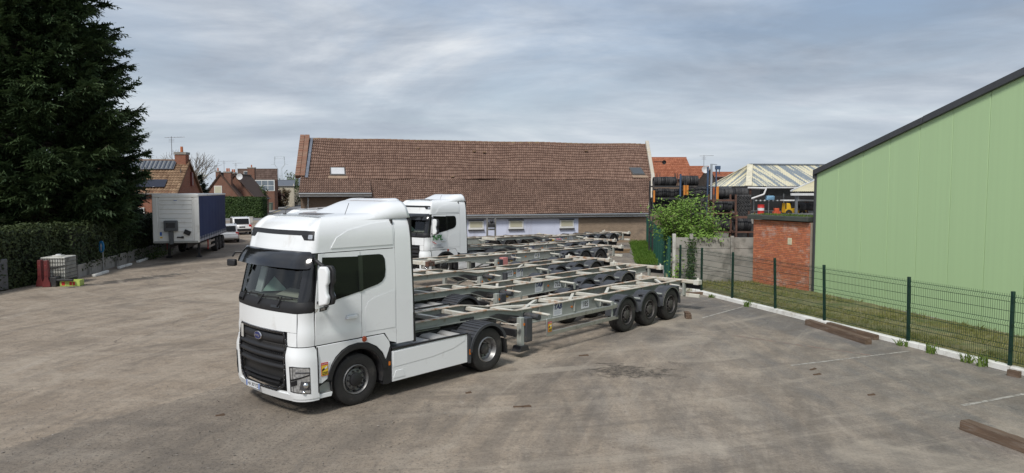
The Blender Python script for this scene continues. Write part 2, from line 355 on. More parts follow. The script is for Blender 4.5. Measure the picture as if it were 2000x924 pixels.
    c = n.mix(n.math('MULTIPLY', old, n.ramp(mid, [(0.3, 0.62), (0.75, 0.28)])), c, (0.125, 0.115, 0.105))  # darkens the straight-edged corner
    c = n.mix(n.math('MULTIPLY', old, n.ramp(f2, [(0.53, 0.0), (0.62, 0.7)])), c, (0.06, 0.055, 0.05))  # dark speckles in the same corner
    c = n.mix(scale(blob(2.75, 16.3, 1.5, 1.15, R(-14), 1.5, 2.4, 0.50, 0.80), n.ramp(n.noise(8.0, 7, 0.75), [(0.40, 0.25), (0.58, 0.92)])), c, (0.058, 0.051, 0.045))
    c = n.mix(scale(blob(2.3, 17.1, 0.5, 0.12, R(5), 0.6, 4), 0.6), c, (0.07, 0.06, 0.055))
    c = n.mix(1.0, c, (0.89, 0.875, 0.86), 'MULTIPLY')
    b = n.bump(fine, 0.35, 0.03); b = n.bump(f2, 0.5, 0.012, b); b = n.bump(grit, 0.35, 0.008, b)
    return n.set(c, n.ramp(dust, [(0, 0.78), (1, 0.95)]), 0, b, 0.25)
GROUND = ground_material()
g = MB(); g.quad((-900, -60, 0), (900, -60, 0), (900, 2600, 0), (-900, 2600, 0))
FAR = mat('far_fields', (0.09, 0.11, 0.05), 0.95, 0, 0.3, 0.02)
g = MB(); g.quad((-120, -60, 0), (120, -60, 0), (120, 128, 0), (-120, 128, 0))
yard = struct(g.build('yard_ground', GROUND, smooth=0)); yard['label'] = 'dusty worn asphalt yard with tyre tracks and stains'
g = MB(); g.quad((-1500, -100, -0.03), (1500, -100, -0.03), (1500, 4000, -0.03), (-1500, 4000, -0.03))
struct(g.build('terrain', FAR, smooth=0))
# faint painted bay lines
LINE = mat('faded_line_paint', (0.40, 0.385, 0.35), 0.85, 0, 0.2, 3, dirt=((0.19, 0.175, 0.155), 0.75, 6))
LINER = mat('faded_red_line_paint', (0.26, 0.16, 0.13), 0.85, 0, 0.2, 3, dirt=((0.18, 0.165, 0.15), 0.7, 5))
def ground_line(a, b, wd, m, name='painted_line', z=0.004):
    p, q = atZ(*a), atZ(*b); d = (q-p).normalized(); s_ = Vector((-d.y, d.x, 0))*wd/2; mb = MB(); k = 26; pts = []
    for i in range(k+1):
        t = i/k; c = p.lerp(q, t); j = 0.35*noise.noise((c.x*1.7, c.y*1.7, 3)); jj = 0.35*noise.noise((c.x*1.9, c.y*1.9, 9))
        pts.append((c - s_*(0.75+j), c + s_*(0.75+jj)))
    for (a0, a1), (b0, b1) in zip(pts[:-1], pts[1:]): mb.quad((a0.x, a0.y, z), (b0.x, b0.y, z), (b1.x, b1.y, z), (a1.x, a1.y, z))
    o = struct(mb.build(name, m, smooth=0)); return o
ground_line((1372, 621), (1452, 599), 0.10, LINE)
ground_line((1545, 714), (1776, 686), 0.09, LINE)
ground_line((1430, 655), (1700, 694), 0.07, LINER)
ground_line((1880, 792), (2010, 768), 0.12, LINE)
# ------------------------------------------------------------------ kerb line of the wire fence
KA, KB = Vector((6.95, 30.6, 0)), Vector((14.8, 5.7, 0))
KD = (KB-KA).normalized(); KN = Vector((-KD.y, KD.x, 0))       # KN points to the grass side
KLEN = (KB-KA).length
kerb = thing('kerb_wall', 'low white painted concrete kerb along the foot of the wire fence', 'kerb', (0, 0, 0))
KERBM = mat('white_washed_kerb', (0.66, 0.66, 0.63), 0.85, 0, 0.08, 2, bump=0.2, bscale=30, dirt=((0.30, 0.27, 0.22), 0.32, 1.6))
L0 = 0.0; kk = 0
while L0 < KLEN:
    L1 = min(KLEN, L0+2.5); a = KA+KD*(L0+0.012); b = KA+KD*(L1-0.012); mb = MB()
    sec = [(0.0, 0.0), (0.02, 0.10+0.01*(kk % 3)), (0.05, 0.13), (0.15, 0.14), (0.17, 0.11), (0.18, 0.0)]
    vs_ = [p + KN*u + Vector((0, 0, v)) for p in (a, b) for u, v in sec]; k = len(sec)
    mb.add(vs_, [tuple(range(k)), tuple(range(2*k-1, k-1, -1))] + [(i, (i+1) % k, k+(i+1) % k, k+i) for i in range(k)])
    mb.build('kerb_slab', KERBM, kerb, smooth=20); L0 = L1; kk += 1
# ------------------------------------------------------------------ grass
def leaf_mat(name, c1, c2, trans=0.25, rough=0.6):
    n = N(name); oi = n.noise(0.9, 5, 0.6); f2 = n.noise(11.0, 3, 0.6)
    c = n.mix(n.ramp(n.math('ADD', n.math('MULTIPLY', oi, 0.5), n.math('MULTIPLY', f2, 0.5)), [(0.36, 0.0), (0.64, 1.0)]), c1, c2)
    n.set(c, rough, 0, None, 0.25)
    t = n.new('ShaderNodeBsdfTranslucent'); n.L(c, t.inputs[0]); m = n.new('ShaderNodeMixShader'); m.inputs[0].default_value = trans
    n.L(n.p.outputs[0], m.inputs[1]); n.L(t.outputs[0], m.inputs[2]); n.L(m.outputs[0], n.out.inputs[0]); return n.m
GRASS = leaf_mat('dry_green_grass', (0.12, 0.155, 0.035), (0.34, 0.31, 0.12))
GRASSL = leaf_mat('lush_green_grass', (0.06, 0.14, 0.018), (0.15, 0.24, 0.04))
SOIL = mat('grass_soil', (0.17, 0.155, 0.075), 0.95, 0, 0.35, 2.2, bump=0.4, bscale=18, bdist=0.04, dirt=((0.07, 0.095, 0.028), 0.6, 1.3))
SOILG = mat('lush_soil', (0.05, 0.085, 0.02), 0.95, 0, 0.35, 2.2, bump=0.4, bscale=18, bdist=0.04)
def blades(mb, p, h, n, spread, wd=0.008, mi=0):
    for _ in range(n):
        a = random.random()*6.283; r = spread*math.sqrt(random.random()); x, y = p[0]+r*math.cos(a), p[1]+r*math.sin(a)
        hh = h*random.uniform(0.5, 1.2); t = random.random()*6.283; dx, dy = wd*math.cos(t), wd*math.sin(t); lx, ly = random.gauss(0, hh*0.42), random.gauss(0, hh*0.42)
        mb.add([(x-dx, y-dy, p[2]), (x+dx, y+dy, p[2]), (x+lx*0.45+dx*0.8, y+ly*0.45+dy*0.8, p[2]+hh*0.62), (x+lx, y+ly, p[2]+hh), (x+lx*0.45-dx*0.8, y+ly*0.45-dy*0.8, p[2]+hh*0.62)],
               [(0, 1, 2, 3, 4)], mi)
GW = [Vector((12.05, 28.5, 0)), Vector((17.6, 5.5, 0))]             # foot of the green shed wall
mb = MB(); NS, NTT = 60, 12
for i in range(NS+1):
    for j in range(NTT+1):
        a = KA + KD*(KLEN*i/NS) + KN*0.17; b = (GW[0].lerp(GW[1], i/NS)) + Vector((1.6, 0.3, 0))
        if i == 0: pass
        p = a.lerp(b, j/NTT); zz_ = 0.12 + 0.07*noise.noise((p.x*0.8, p.y*0.8, 2)) + 0.05*noise.noise((p.x*3, p.y*3, 5)); mb.v.append((p.x, p.y, max(0.01, zz_)))
for i in range(NS):
    for j in range(NTT): q = i*(NTT+1)+j; mb.f.append((q, q+1, q+NTT+2, q+NTT+1)); mb.m.append(0)
# the far end of the strip, up to the concrete wall
n0 = len(mb.v); mb.add([(7.0, 30.7, 0.06), (13.4, 28.0, 0.08), (12.0, 32.2, 0.08), (6.9, 32.2, 0.06)], [(0, 1, 2, 3)])
strip = struct(mb.build('grass_verge', SOIL, smooth=60))
mb = MB()
for _ in range(9500):
    t = random.random()**0.8; i = t; a = KA + KD*(KLEN*t) + KN*0.22; b = GW[0].lerp(GW[1], t) + Vector((-0.05, 0, 0)); p = a.lerp(b, random.random())
    if p.y < 9: continue
    dn = noise.noise((p.x*0.7, p.y*0.7, 7)); 
    if dn < -0.28 and random.random() < 0.8: continue
    blades(mb, (p.x, p.y, 0.08), random.uniform(0.06, 0.16)*(1+0.5*dn), 4, 0.09, 0.007)
for _ in range(500):
    p = Vector((random.uniform(7.2, 11.6), random.uniform(29, 31.9), 0)); blades(mb, (p.x, p.y, 0.05), random.uniform(0.08, 0.2), 5, 0.14, 0.008)
stuff(mb.build('verge_grass', GRASS, smooth=0, fix=False), 'short patchy dry grass between the wire fence and the green shed', 'grass')
# lush patch at the far end of the lane
gp = [(7.0, 40.0), (7.9, 46.0), (8.7, 52.0), (9.2, 55.6), (10.6, 55.8), (10.0, 52.0), (9.1, 45.0), (8.25, 39.2)]
mb = MB(); mb.add([(x, y, 0.03) for x, y in gp], [tuple(range(len(gp)))]); struct(mb.build('grass_bank', SOILG, smooth=0))
mb = MB()
for _ in range(4200):
    t = random.random(); yl = 40+15*t; xl = 7.05+2.15*t; xr = 8.4+2.0*t; x = random.uniform(xl, xr)
    if noise.noise((x*1.1, yl*1.1, 1)) < -0.45: continue
    blades(mb, (x, yl+random.uniform(-0.5, 0.5), 0.03), random.uniform(0.12, 0.36), 4, 0.16, 0.016)
stuff(mb.build('bank_grass', GRASSL, smooth=0, fix=False), 'lush green grass beside the green sheet fence near the barn', 'grass')
# weeds in the kerb joint
WEED = leaf_mat('weed_leaf', (0.07, 0.13, 0.025), (0.16, 0.22, 0.05))
for i, (t, h) in enumerate([(3.0, 0.12), (5.3, 0.20), (12.1, 0.16), (13.0, 0.26), (14.0, 0.22), (14.4, 0.30), (9.9, 0.10)]):
    p = KA + KD*t - KN*0.06; mb = MB(); blades(mb, (p.x, p.y, 0), h, 34, 0.16, 0.018)
    tag(mb.build('weed', WEED, smooth=0, fix=False), 'small green weed tuft at the foot of the white kerb, '+ORD[sorted([3.0, 5.3, 12.1, 13.0, 14.0, 14.4, 9.9]).index(t)]+' from the far end', 'weed', 'weeds along the kerb')
# loose stones and splinters lying on the yard
STONE = mat('loose_stone', (0.20, 0.18, 0.16), 0.95, 0, 0.4, 3)
mb = MB()
for _ in range(6500):
    py = random.uniform(600, 923); px = random.uniform(0, 2000)
    if _ > 4500: py = random.uniform(740, 923); px = random.uniform(0, 900)*1.0; p = atZ(px, py)
    if px > 1400 and py < 700: continue
    s_ = random.choice([0.008, 0.01, 0.012, 0.016, 0.022])*random.uniform(0.7, 1.3)
    vs_ = [Vector((random.gauss(0, 1), random.gauss(0, 1), random.gauss(0, 0.6))).normalized()*s_*random.uniform(0.7, 1.3) for _k in range(4)]
    mb.add([(p.x+v.x, p.y+v.y, s_*0.5+v.z*0.6) for v in vs_], [(0, 1, 2), (0, 2, 3), (0, 3, 1), (1, 3, 2)])
stuff(mb.build('loose_stones', STONE, smooth=0), 'small loose stones scattered over the yard', 'stones')
for i, (px, py, L_, a) in enumerate([(1588, 722, 0.22, 0.5), (1596, 732, 0.2, 0.2), (1702, 772, 0.16, 0.1), (1020, 795, 0.35, 0.0), (915, 768, 0.12, 0.3), (930, 520, 0.2, 0), (1140, 695, 0.25, 0.1), (430, 812, 0.16, 0.3)]):
    p = atZ(px, py); mb = MB(); mb.box((0, 0, 0.012), (L_, 0.035, 0.024), 0.1); mb.box((L_*0.2, 0.01, 0.022), (L_*0.5, 0.02, 0.018), 0.4)
    tag(mb.build('wood_splinter', WOODO, smooth=0, loc=p, rz=a), ['dark splinter of wood, farther of two lying together before the sleepers', 'dark splinter of wood, nearer of two lying together before the sleepers', 'dark splinter of wood lying alone near the right edge', 'thin brown stick on the yard right of the foreground truck', 'small pale chip of wood under the side of the foreground truck', 'splinter of wood between the far trailers', 'splinter of wood below the side guard of trailer 185', 'dark chip of wood lying left of the foreground truck bumper'][i], 'splinter', 'wood splinters on the yard')
# ================================================================== wheels
def tyre_profile(Ro, Ri, wd):
    h = wd/2
    return [(Ri, -h*0.82), (Ri+0.02, -h*0.95), (Ri+(Ro-Ri)*0.45, -h*1.0), (Ro-0.05, -h*0.97), (Ro-0.012, -h*0.86), (Ro, -h*0.7),
            (Ro, -h*0.47), (Ro-0.014, -h*0.45), (Ro-0.014, -h*0.40), (Ro, -h*0.38), (Ro, -h*0.07), (Ro-0.014, -h*0.05), (Ro-0.014, h*0.05), (Ro, h*0.07),
            (Ro, h*0.38), (Ro-0.014, h*0.40), (Ro-0.014, h*0.45), (Ro, h*0.47), (Ro, h*0.7), (Ro-0.012, h*0.86), (Ro-0.05, h*0.97), (Ro-(Ro-Ri)*0.55, h*1.0), (Ri+0.02, h*0.95), (Ri, h*0.82), (Ri, -h*0.82)]
def wheel(parent, x, y, Ro=0.505, wd=0.315, Ri=0.295, kind='front', side=-1, z=None, n=36):
    """kind: front = disc pushed outwards with a nut ring, rear = deep dish; the outer face looks along side*Y"""
    mb = MB(); mb.lathe(tyre_profile(Ro, Ri, wd), n=n); t = mb.build('wheel', RUBBER, parent, smooth=30, loc=(x, y, z if z is not None else Ro))
    s = side; h = wd/2; mb = MB()
    if kind == 'rear':
        mb.lathe([(Ri+0.005, s*h*0.85), (Ri-0.02, s*h*0.98), (Ri-0.035, s*h*0.85), (Ri-0.05, s*h*0.1), (Ri-0.09, -s*h*0.15), (0.13, -s*h*0.2)], n=n)
        mb.build('rim', RIMG, t, smooth=40); mb = MB()
        mb.lathe([(0.135, -s*h*0.22), (0.13, s*h*0.35), (0.10, s*h*0.5), (0.0, s*h*0.55)], n=18)
        for k in range(10): a = k*math.pi/5; mb.cyl((0.175*math.cos(a), -s*h*0.3, 0.175*math.sin(a)), (0.175*math.cos(a), s*h*0.12, 0.175*math.sin(a)), 0.017, n=6)
        mb.build('hub', RIMD, t, smooth=40)
    else:
        fr = kind == 'front'
        mb.lathe([(Ri+0.005, s*h*0.85), (Ri-0.015, s*h*0.99), (Ri-0.03, s*h*0.88), (Ri-0.045, s*h*0.42), (Ri-0.075, s*h*0.36), (Ri-0.09, s*h*(0.62 if fr else 0.5)), (0.16, s*h*(0.72 if fr else 0.55)), (0.0, s*h*(0.72 if fr else 0.55))], n=n)
        r = mb.build('rim', RIMD if not fr else mat_front_rim, t, smooth=40)
        if fr:
            for k in range(10):
                a = (k+0.5)*math.pi/5; q = MB(); q.lathe([(0.0, 0.0), (0.026, 0.0)], n=10); 
        mb = MB(); mb.lathe([(0.14, s*h*0.5), (0.135, s*h*0.95), (0.10, s*h*1.05), (0.0, s*h*1.07)], n=18)
        for k in range(10): a = k*math.pi/5; mb.cyl((0.17*math.cos(a), s*h*0.5, 0.17*math.sin(a)), (0.17*math.cos(a), s*h*0.9, 0.17*math.sin(a)), 0.019, n=6)
        if fr:
            for k in range(10): a = (k+0.5)*math.pi/5; mb.cyl((0.232*math.cos(a), s*h*0.3, 0.232*math.sin(a)), (0.232*math.cos(a), s*h*0.665, 0.232*math.sin(a)), 0.024, n=8)
        mb.build('hub', RIMD if not fr else BLKP, t, smooth=40)
    return t
mat_front_rim = mat('painted_wheel_disc', (0.17, 0.17, 0.17), 0.45, 0.5, 0.15, 8, dirt=((0.08, 0.075, 0.07), 0.35, 6))
# ================================================================== tractor cab surface
XF, WC, RC = -1.38, 1.235, 0.30
LF = WC-RC; LA = math.pi*RC/2
def smooth01(t): t = max(0.0, min(1.0, t)); return t*t*(3-2*t)
def lin(v, pts):
    if v <= pts[0][0]: return pts[0][1]
    for (a, b), (c, d) in zip(pts[:-1], pts[1:]):
        if v <= c: return b+(d-b)*(v-a)/(c-a)
    return pts[-1][1]
LEAN = [(0.3, 0.05), (0.45, 0.0), (1.15, -0.03), (1.30, 0.0), (1.93, 0.02), (2.12, 0.05), (2.85, 0.25), (3.05, 0.30), (3.25, 0.36)]
def S(s, v, off=0.0):
    sg = -1 if s < 0 else 1; a = abs(s)
    if a <= LF: x = XF+0.10*(a/LF)**2; y = a; nx, ny = -1.0, 0.12*a
    elif a <= LF+LA: t = (a-LF)/RC; x = XF+0.10+RC-RC*math.cos(t); y = LF+RC*math.sin(t); nx, ny = -math.cos(t), math.sin(t)
    else: x = XF+0.10+RC+(a-LF-LA); y = WC; nx, ny = 0.0, 1.0
    wf = 1-smooth01((a-LF*0.9)/1.1); z = v; nz = 0.0
    x += lin(v, LEAN)*wf
    y *= 1-0.025*smooth01((v-2.0)/1.2)
    if v > 3.25:
        k = min(1.0, (v-3.25)/0.55); th = k*math.pi/2
        z = 3.25+0.40*math.sin(th); ins = 1-math.cos(th)
        y -= 0.30*ins*(y/WC); x += 0.62*ins*wf*max(0.0, 1-0.0*a)
        z += 0.10*math.sin(th)*max(0.0, (x-XF)/2.33); nz = math.sin(th); c = math.cos(th); nx *= c; ny *= c
    nn = math.sqrt(nx*nx+ny*ny+nz*nz) or 1
    return Vector((x+off*nx/nn, sg*(y+off*ny/nn), z+off*nz/nn))
def sx(x): return x-XF-0.10-RC+LF+LA        # arc length of a point on the flank
def patch(name, poly, m, parent, off=0.0, thick=0.02, step=0.07, both=False, bevel=0.0, smooth=50, stepv=None):
    """convex polygon in (arc length, height) laid on the cab surface"""
    outs = []
    for sg in ((1, -1) if both else (1,)):
        P = [(sg*a, b) for a, b in poly]
        ar = sum(P[i][0]*P[(i+1) % len(P)][1]-P[(i+1) % len(P)][0]*P[i][1] for i in range(len(P)))
        if ar < 0: P = P[::-1]
        a0, a1 = min(p[0] for p in P), max(p[0] for p in P); b0, b1 = min(p[1] for p in P), max(p[1] for p in P)
        bm = bmesh.new(); na = max(1, round((a1-a0)/step)); nb = max(1, round((b1-b0)/(stepv or step)))
        V = [[bm.verts.new((a0+(a1-a0)*i/na, b0+(b1-b0)*j/nb, 0)) for j in range(nb+1)] for i in range(na+1)]
        for i in range(na):
            for j in range(nb): bm.faces.new((V[i][j], V[i+1][j], V[i+1][j+1], V[i][j+1]))
        for i in range(len(P)):
            p, q = Vector((*P[i], 0)), Vector((*P[(i+1) % len(P)], 0)); d = q-p
            if d.length < 1e-6: continue
            bmesh.ops.bisect_plane(bm, geom=bm.verts[:]+bm.edges[:]+bm.faces[:], plane_co=p, plane_no=(d.y, -d.x, 0), clear_outer=True, dist=1e-5)
        bm.verts.ensure_lookup_table(); bm.verts.index_update()
        uv = [(vt.co.x, vt.co.y) for vt in bm.verts]; nv = len(uv); fs = [tuple(vt.index for vt in f.verts) for f in bm.faces]
        rim = [(e.link_loops[0].vert.index, e.link_loops[0].link_loop_next.vert.index) for e in bm.edges if len(e.link_faces) == 1]; bm.free()
        ofs = [off(abs(u), v) if callable(off) else off for u, v in uv]
        vv = [S(u, v, o_) for (u, v), o_ in zip(uv, ofs)]
        if thick:
            vv += [S(u, v, o_-thick) for (u, v), o_ in zip(uv, ofs)]
            fs = fs + [tuple(i+nv for i in reversed(f)) for f in fs] + [(q, p, p+nv, q+nv) for p, q in rim]
        me = bpy.data.meshes.new(name); me.from_pydata([tuple(v) for v in vv], [], fs); me.materials.append(m)
        bm = bmesh.new(); bm.from_mesh(me); bmesh.ops.recalc_face_normals(bm, faces=bm.faces)
        bm.to_mesh(me); bm.free()
        me.polygons.foreach_set('use_smooth', [True]*len(me.polygons)); me.set_sharp_from_angle(angle=R(smooth))
        o = bpy.data.objects.new(name, me); C.objects.link(o); o.parent = parent
        outs.append(o)
    return outs[0] if not both else outs
def rrect(a0, a1, b0, b1, r=0.05, k=3, cut=None):
    P = []
    for (cx_, cy_, t0) in ((a1-r, b0+r, -90), (a1-r, b1-r, 0), (a0+r, b1-r, 90), (a0+r, b0+r, 180)):
        for i in range(k+1): t = R(t0+90*i/k); P.append((cx_+r*math.cos(t), cy_+r*math.sin(t)))
    return P
def arc_band(mb, cx_, cz, r0, r1, y0, y1, a0, a1, n=16, mi=0):
    """solid ring sector in the xz plane between y0 and y1"""
    vs_ = []
    for k in range(n+1):
        t = R(a0+(a1-a0)*k/n); c, s_ = math.cos(t), math.sin(t)
        vs_ += [(cx_+r0*c, y0, cz+r0*s_), (cx_+r1*c, y0, cz+r1*s_), (cx_+r1*c, y1, cz+r1*s_), (cx_+r0*c, y1, cz+r0*s_)]
    fs = [(0, 1, 2, 3), (4*n+3, 4*n+2, 4*n+1, 4*n)]
    for k in range(n):
        for j in range(4): fs.append((4*k+j, 4*k+4+j, 4*k+4+(j+1) % 4, 4*k+(j+1) % 4))
    mb.add(vs_, fs, mi)
def sticker(parent, x, y, z, wd=0.16, ht=0.26):
    """blind-spot warning plate facing -Y"""
    p = MB().b(-wd/2, wd/2, -0.004, 0, -ht/2, ht/2).build('warning_sticker', REDPR, parent, smooth=0, loc=(x, y, z))
    p['label'] = 'red and yellow blind spot warning sticker'
    MB().b(-wd*0.44, wd*0.44, -0.006, -0.0035, -ht*0.45, ht*0.30).build('sticker_field', YELP, p, smooth=0)
    q = MB(); q.prism([(-wd*0.40, ht*0.02), (-wd*0.05, ht*0.12), (wd*0.38, -ht*0.02+ht*0.2), (wd*0.38, ht*0.10), (-wd*0.1, -ht*0.05), (-wd*0.40, -ht*0.16)], -0.008, -0.0055)
    q.build('pictogram', BLACKP, p, smooth=0)
    MB().prism([(-wd*0.06, ht*0.10), (wd*0.34, ht*0.22), (wd*0.34, ht*0.08), (-wd*0.0, ht*0.0)], -0.0095, -0.0078).build('pictogram', SIGNW, p, smooth=0)
    lettering('ATTENTION', ht*0.10, SIGNW, p, (0, -0.0055, ht*0.385), sx=0.85)
    lettering('ANGLES', ht*0.135, BLACKP, p, (0, -0.0072, -ht*0.24), bold=0.001); lettering('MORTS', ht*0.135, BLACKP, p, (0, -0.0072, -ht*0.37), bold=0.001)
    return p
def plate(parent, x, y, z, txt, rz, tilt=0.0):
    p = MB().b(-0.26, 0.26, -0.012, 0, -0.055, 0.055).build('number_plate', SIGNW, parent, smooth=0, loc=(x, y, z), rz=rz)
    for a in (-0.24, 0.24): MB().b(a-0.02, a+0.02, -0.014, -0.011, -0.054, 0.054).build('plate_band', BLUEPR, p, smooth=0)
    lettering(txt, 0.098, BLACKP, p, (0, -0.0125, 0), bold=0.002, sx=0.9); return p
DASH = mat('cab_interior_dark', (0.035, 0.033, 0.032), 0.75, 0, 0.2, 4)
DASHL = mat('dashboard_grey', (0.20, 0.19, 0.175), 0.7, 0, 0.15, 3)
PAPER = mat('white_paper', (0.78, 0.80, 0.80), 0.8, 0, 0.03, 3)
PAPERG = mat('pale_green_paper', (0.50, 0.68, 0.60), 0.8, 0, 0.03, 3)
GRIDM = mat('grille_mesh', (0.014, 0.014, 0.015), 0.5, 0, 0.2, 4)
TREAD = mat('alloy_tread_plate', (0.36, 0.36, 0.355), 0.45, 0.6, 0.1, 6, bump=0.5, bscale=70)
TANK = mat('tank_top_alloy', (0.46, 0.45, 0.43), 0.5, 0.3, 0.1, 3, dirt=((0.25, 0.22, 0.19), 0.3, 4))
ORANGEB = mat('orange_badge', (0.35, 0.06, 0.02), 0.4)
def build_truck(label, loc, rz):
    T = thing('tractor_truck', label, 'truck', loc, rz, 'white tractor units')
    P = lambda *a, **k: patch(*a, parent=T, **k) if 'parent' not in k else patch(*a, **k)
    def pt(name, poly, m, **k): return patch(name, poly, m, T, **k)
    # dark inner shell: what the panel gaps and the inside of the cab show
    n_ = MB(); us = [-sx(0.93)+2*sx(0.93)*i/60 for i in range(61)]; vsx = [0.75, 1.2, 1.9, 2.1]
    def shell(mb, vv, off, ulo=-99, uhi=99):
        uu = [u for u in us if ulo <= u <= uhi]
        b0 = len(mb.v)
        for u in uu:
            for v in vv: mb.v.append(tuple(S(u, v, off)))
        k = len(vv)
        for i in range(len(uu)-1):
            for j in range(k-1): mb.f.append((b0+i*k+j, b0+(i+1)*k+j, b0+(i+1)*k+j+1, b0+i*k+j+1)); mb.m.append(0)
    shell(n_, [1.22, 1.5, 1.9, 2.10], -0.035); shell(n_, [2.10, 2.4, 2.7, 2.95, 3.2], -0.035, 1.15); shell(n_, [2.10, 2.4, 2.7, 2.95, 3.2], -0.035, -99, -1.15)
    shell(n_, [2.92, 3.2], -0.035, -1.2, 1.2); n_.b(0.88, 0.93, -1.17, 1.17, 1.1, 3.6)
    n_.b(-1.15, 0.9, -1.18, 1.18, 1.24, 1.30)
    n_.build('inner_shell', DASH, T, smooth=60)
    # ---- front
    pt('bonnet_panel', [(-1.115, 1.585), (1.115, 1.585), (1.115, 1.93), (-1.115, 1.93)], WHITE)
    for sg in (1, -1):
        pt('bonnet_cheek', [(sg*0.885, 1.325), (sg*1.115, 1.325), (sg*1.115, 1.578), (sg*0.885, 1.578)], WHITE)
        pt('corner_panel', [(sg*1.13, 1.325), (sg*1.445, 1.325), (sg*1.445, 1.955), (sg*1.13, 1.93)], WHITE, off=lambda a, b: 0.012*math.sin((b-1.325)/0.63*6.28))
    pt('cowl', rrect(-1.42, 1.42, 1.94, 2.14, 0.03), BLKP, off=lambda a, b: 0.018*smooth01((b-1.94)/0.06)*smooth01((2.16-b)/0.06))
    ws = pt('windscreen', [(-1.13, 2.11), (1.13, 2.11), (1.13, 2.98), (-1.13, 2.98)], GLASS, off=-0.012, thick=0)
    for sg in (1, -1):
        pt('pillar', [(sg*1.10, 2.12), (sg*1.47, 2.02), (sg*1.47, 3.01), (sg*1.10, 3.01)], BLKG, off=-0.004)
    pt('header_band', [(-1.12, 2.93), (1.12, 2.93), (1.12, 3.03), (-1.12, 3.03)], BLKG, off=-0.004)
    vz = pt('sun_visor', rrect(-1.27, 1.27, 2.76, 3.06, 0.06), BLKG, off=lambda a, b: 0.05+0.13*(3.06-b)/0.30+0.03*math.sin((b-2.76)/0.3*3.14), thick=0.018)
    for sg in (1, -1):
        m_ = MB(); p0, p1 = S(sg*1.22, 2.95, 0.0), S(sg*1.22, 2.95, 0.09); m_.bar(p0, p1, 0.04, 0.10); m_.build('visor_bracket', BLKP, T)
    # grille
    pt('grille_back', [(-0.87, 0.50), (0.87, 0.50), (0.88, 1.58), (-0.88, 1.58)], GRIDM, off=-0.06, thick=0.01)
    fr = MB(); loop = [(-0.60, 0.47), (0.62, 0.47), (0.82, 0.60), (0.85, 1.0), (0.875, 1.36), (0.80, 1.56), (-0.80, 1.56), (-0.875, 1.36), (-0.85, 1.0), (-0.82, 0.60)]
    for (a, b) in zip(loop, loop[1:]+loop[:1]):
        k = max(2, int(math.hypot(b[0]-a[0], b[1]-a[1])/0.1)); pts = [S(a[0]+(b[0]-a[0])*i/k, a[1]+(b[1]-a[1])*i/k, 0.004) for i in range(k+1)]
        for p_, q_ in zip(pts[:-1], pts[1:]): fr.bar(p_, q_, 0.05, 0.05)
    fr.build('grille_frame', BLKG, T, bevel=0.012)
    for (v0, v1, hw) in ((1.33, 1.52, 0.80), (1.18, 1.29, 0.83), (1.02, 1.135, 0.83), (0.86, 0.965, 0.82), (0.655, 0.695, 0.70), (0.575, 0.615, 0.66), (0.50, 0.535, 0.60)):
        pt('grille_slat', rrect(-hw, hw, v0, v1, 0.02), BLKP, off=lambda a, b, v0=v0, v1=v1: -0.035+0.05*math.sin(math.pi*(b-v0)/(v1-v0))**0.7 if v0 < b < v1 else -0.035, thick=0.012, stepv=0.02)
    for v0 in (1.305, 1.155, 0.99):
        hol = MB()
        for k in range(27):
            u = -0.78+1.56*k/26; p_ = S(u, v0, -0.03); hol.box(p_, (0.02, 0.03, 0.025), 0)
        hol.bar(S(-0.78, v0, -0.05), S(0, v0, -0.05), 0.02, 0.02); hol.bar(S(0, v0, -0.05), S(0.78, v0, -0.05), 0.02, 0.02)
        stuff(hol.build('grille_studs', BLKP, T))
    MB().b(-0.004, 0.004, -0.055, 0.055, -0.13, 0.13).build('toll_tag', CONCL, T, loc=S(0.72, 1.42, 0.03), bevel=0.004, rz=-0.1)
    bd = MB().lathe([(0.0, 0.012), (0.075, 0.010), (0.082, 0.0)], n=24, axis='x'); b0 = bd.build('badge', CHROME, T, loc=S(0, 1.425, 0.022), smooth=30); b0.rotation_euler = (0, R(180), 0); b0.scale = (1, 1.75, 1)
    b1 = MB().lathe([(0.0, 0.004), (0.066, 0.003), (0.068, 0.0)], n=24, axis='x').build('badge_field', NAVY, b0, smooth=30, loc=(0.011, 0, 0))
    l_ = lettering('Ford', 0.07, CHROME, b0, (0.0165, 0, 0), (math.pi/2, 0, math.pi/2), shear=0.3, bold=0.001); l_.scale = (1/1.3, 1, 1)
    # bumper, lamps, plate
    bo = lambda a, b: 0.03*smooth01((a-0.8)/0.3)*smooth01((1.30-b)/0.25)+0.01
    for sg in (1, -1):
        pt('bumper_wing', [(sg*0.885, 0.36), (sg*1.505, 0.36), (sg*1.505, 1.21), (sg*1.44, 1.308), (sg*0.885, 1.308)], WHITE, off=bo)
        hl = pt('headlight', [(sg*1.00, 0.50), (sg*1.345, 0.46), (sg*1.345, 0.95), (sg*1.08, 0.98), (sg*1.00, 0.97)], BLKG, off=lambda a, b: bo(a, b)+0.006, thick=0.012)
        def lp(name, poly, m, o): return patch(name, [(sg*u, v) for u, v in poly], m, hl, off=lambda a, b: bo(a, b)+o, thick=0.002, stepv=0.03)
        lp('lamp_lens', [(1.03, 0.515), (1.335, 0.475), (1.335, 0.935), (1.09, 0.965), (1.03, 0.95)], mat_lens, 0.009)
        lp('lamp_bezel', [(1.03, 0.70), (1.335, 0.80), (1.335, 0.825), (1.03, 0.735)], BLKG, 0.0125); lp('lamp_bezel', [(1.03, 0.60), (1.14, 0.64), (1.14, 0.73), (1.03, 0.69)], BLKG, 0.0125)
        lp('lamp_bezel', [(1.17, 0.545), (1.335, 0.53), (1.335, 0.69), (1.20, 0.70)], mat_lamp_dark, 0.0125); lp('lamp_bezel', [(1.12, 0.85), (1.335, 0.84), (1.335, 0.865), (1.12, 0.88)], mat_lamp_dark, 0.0125)
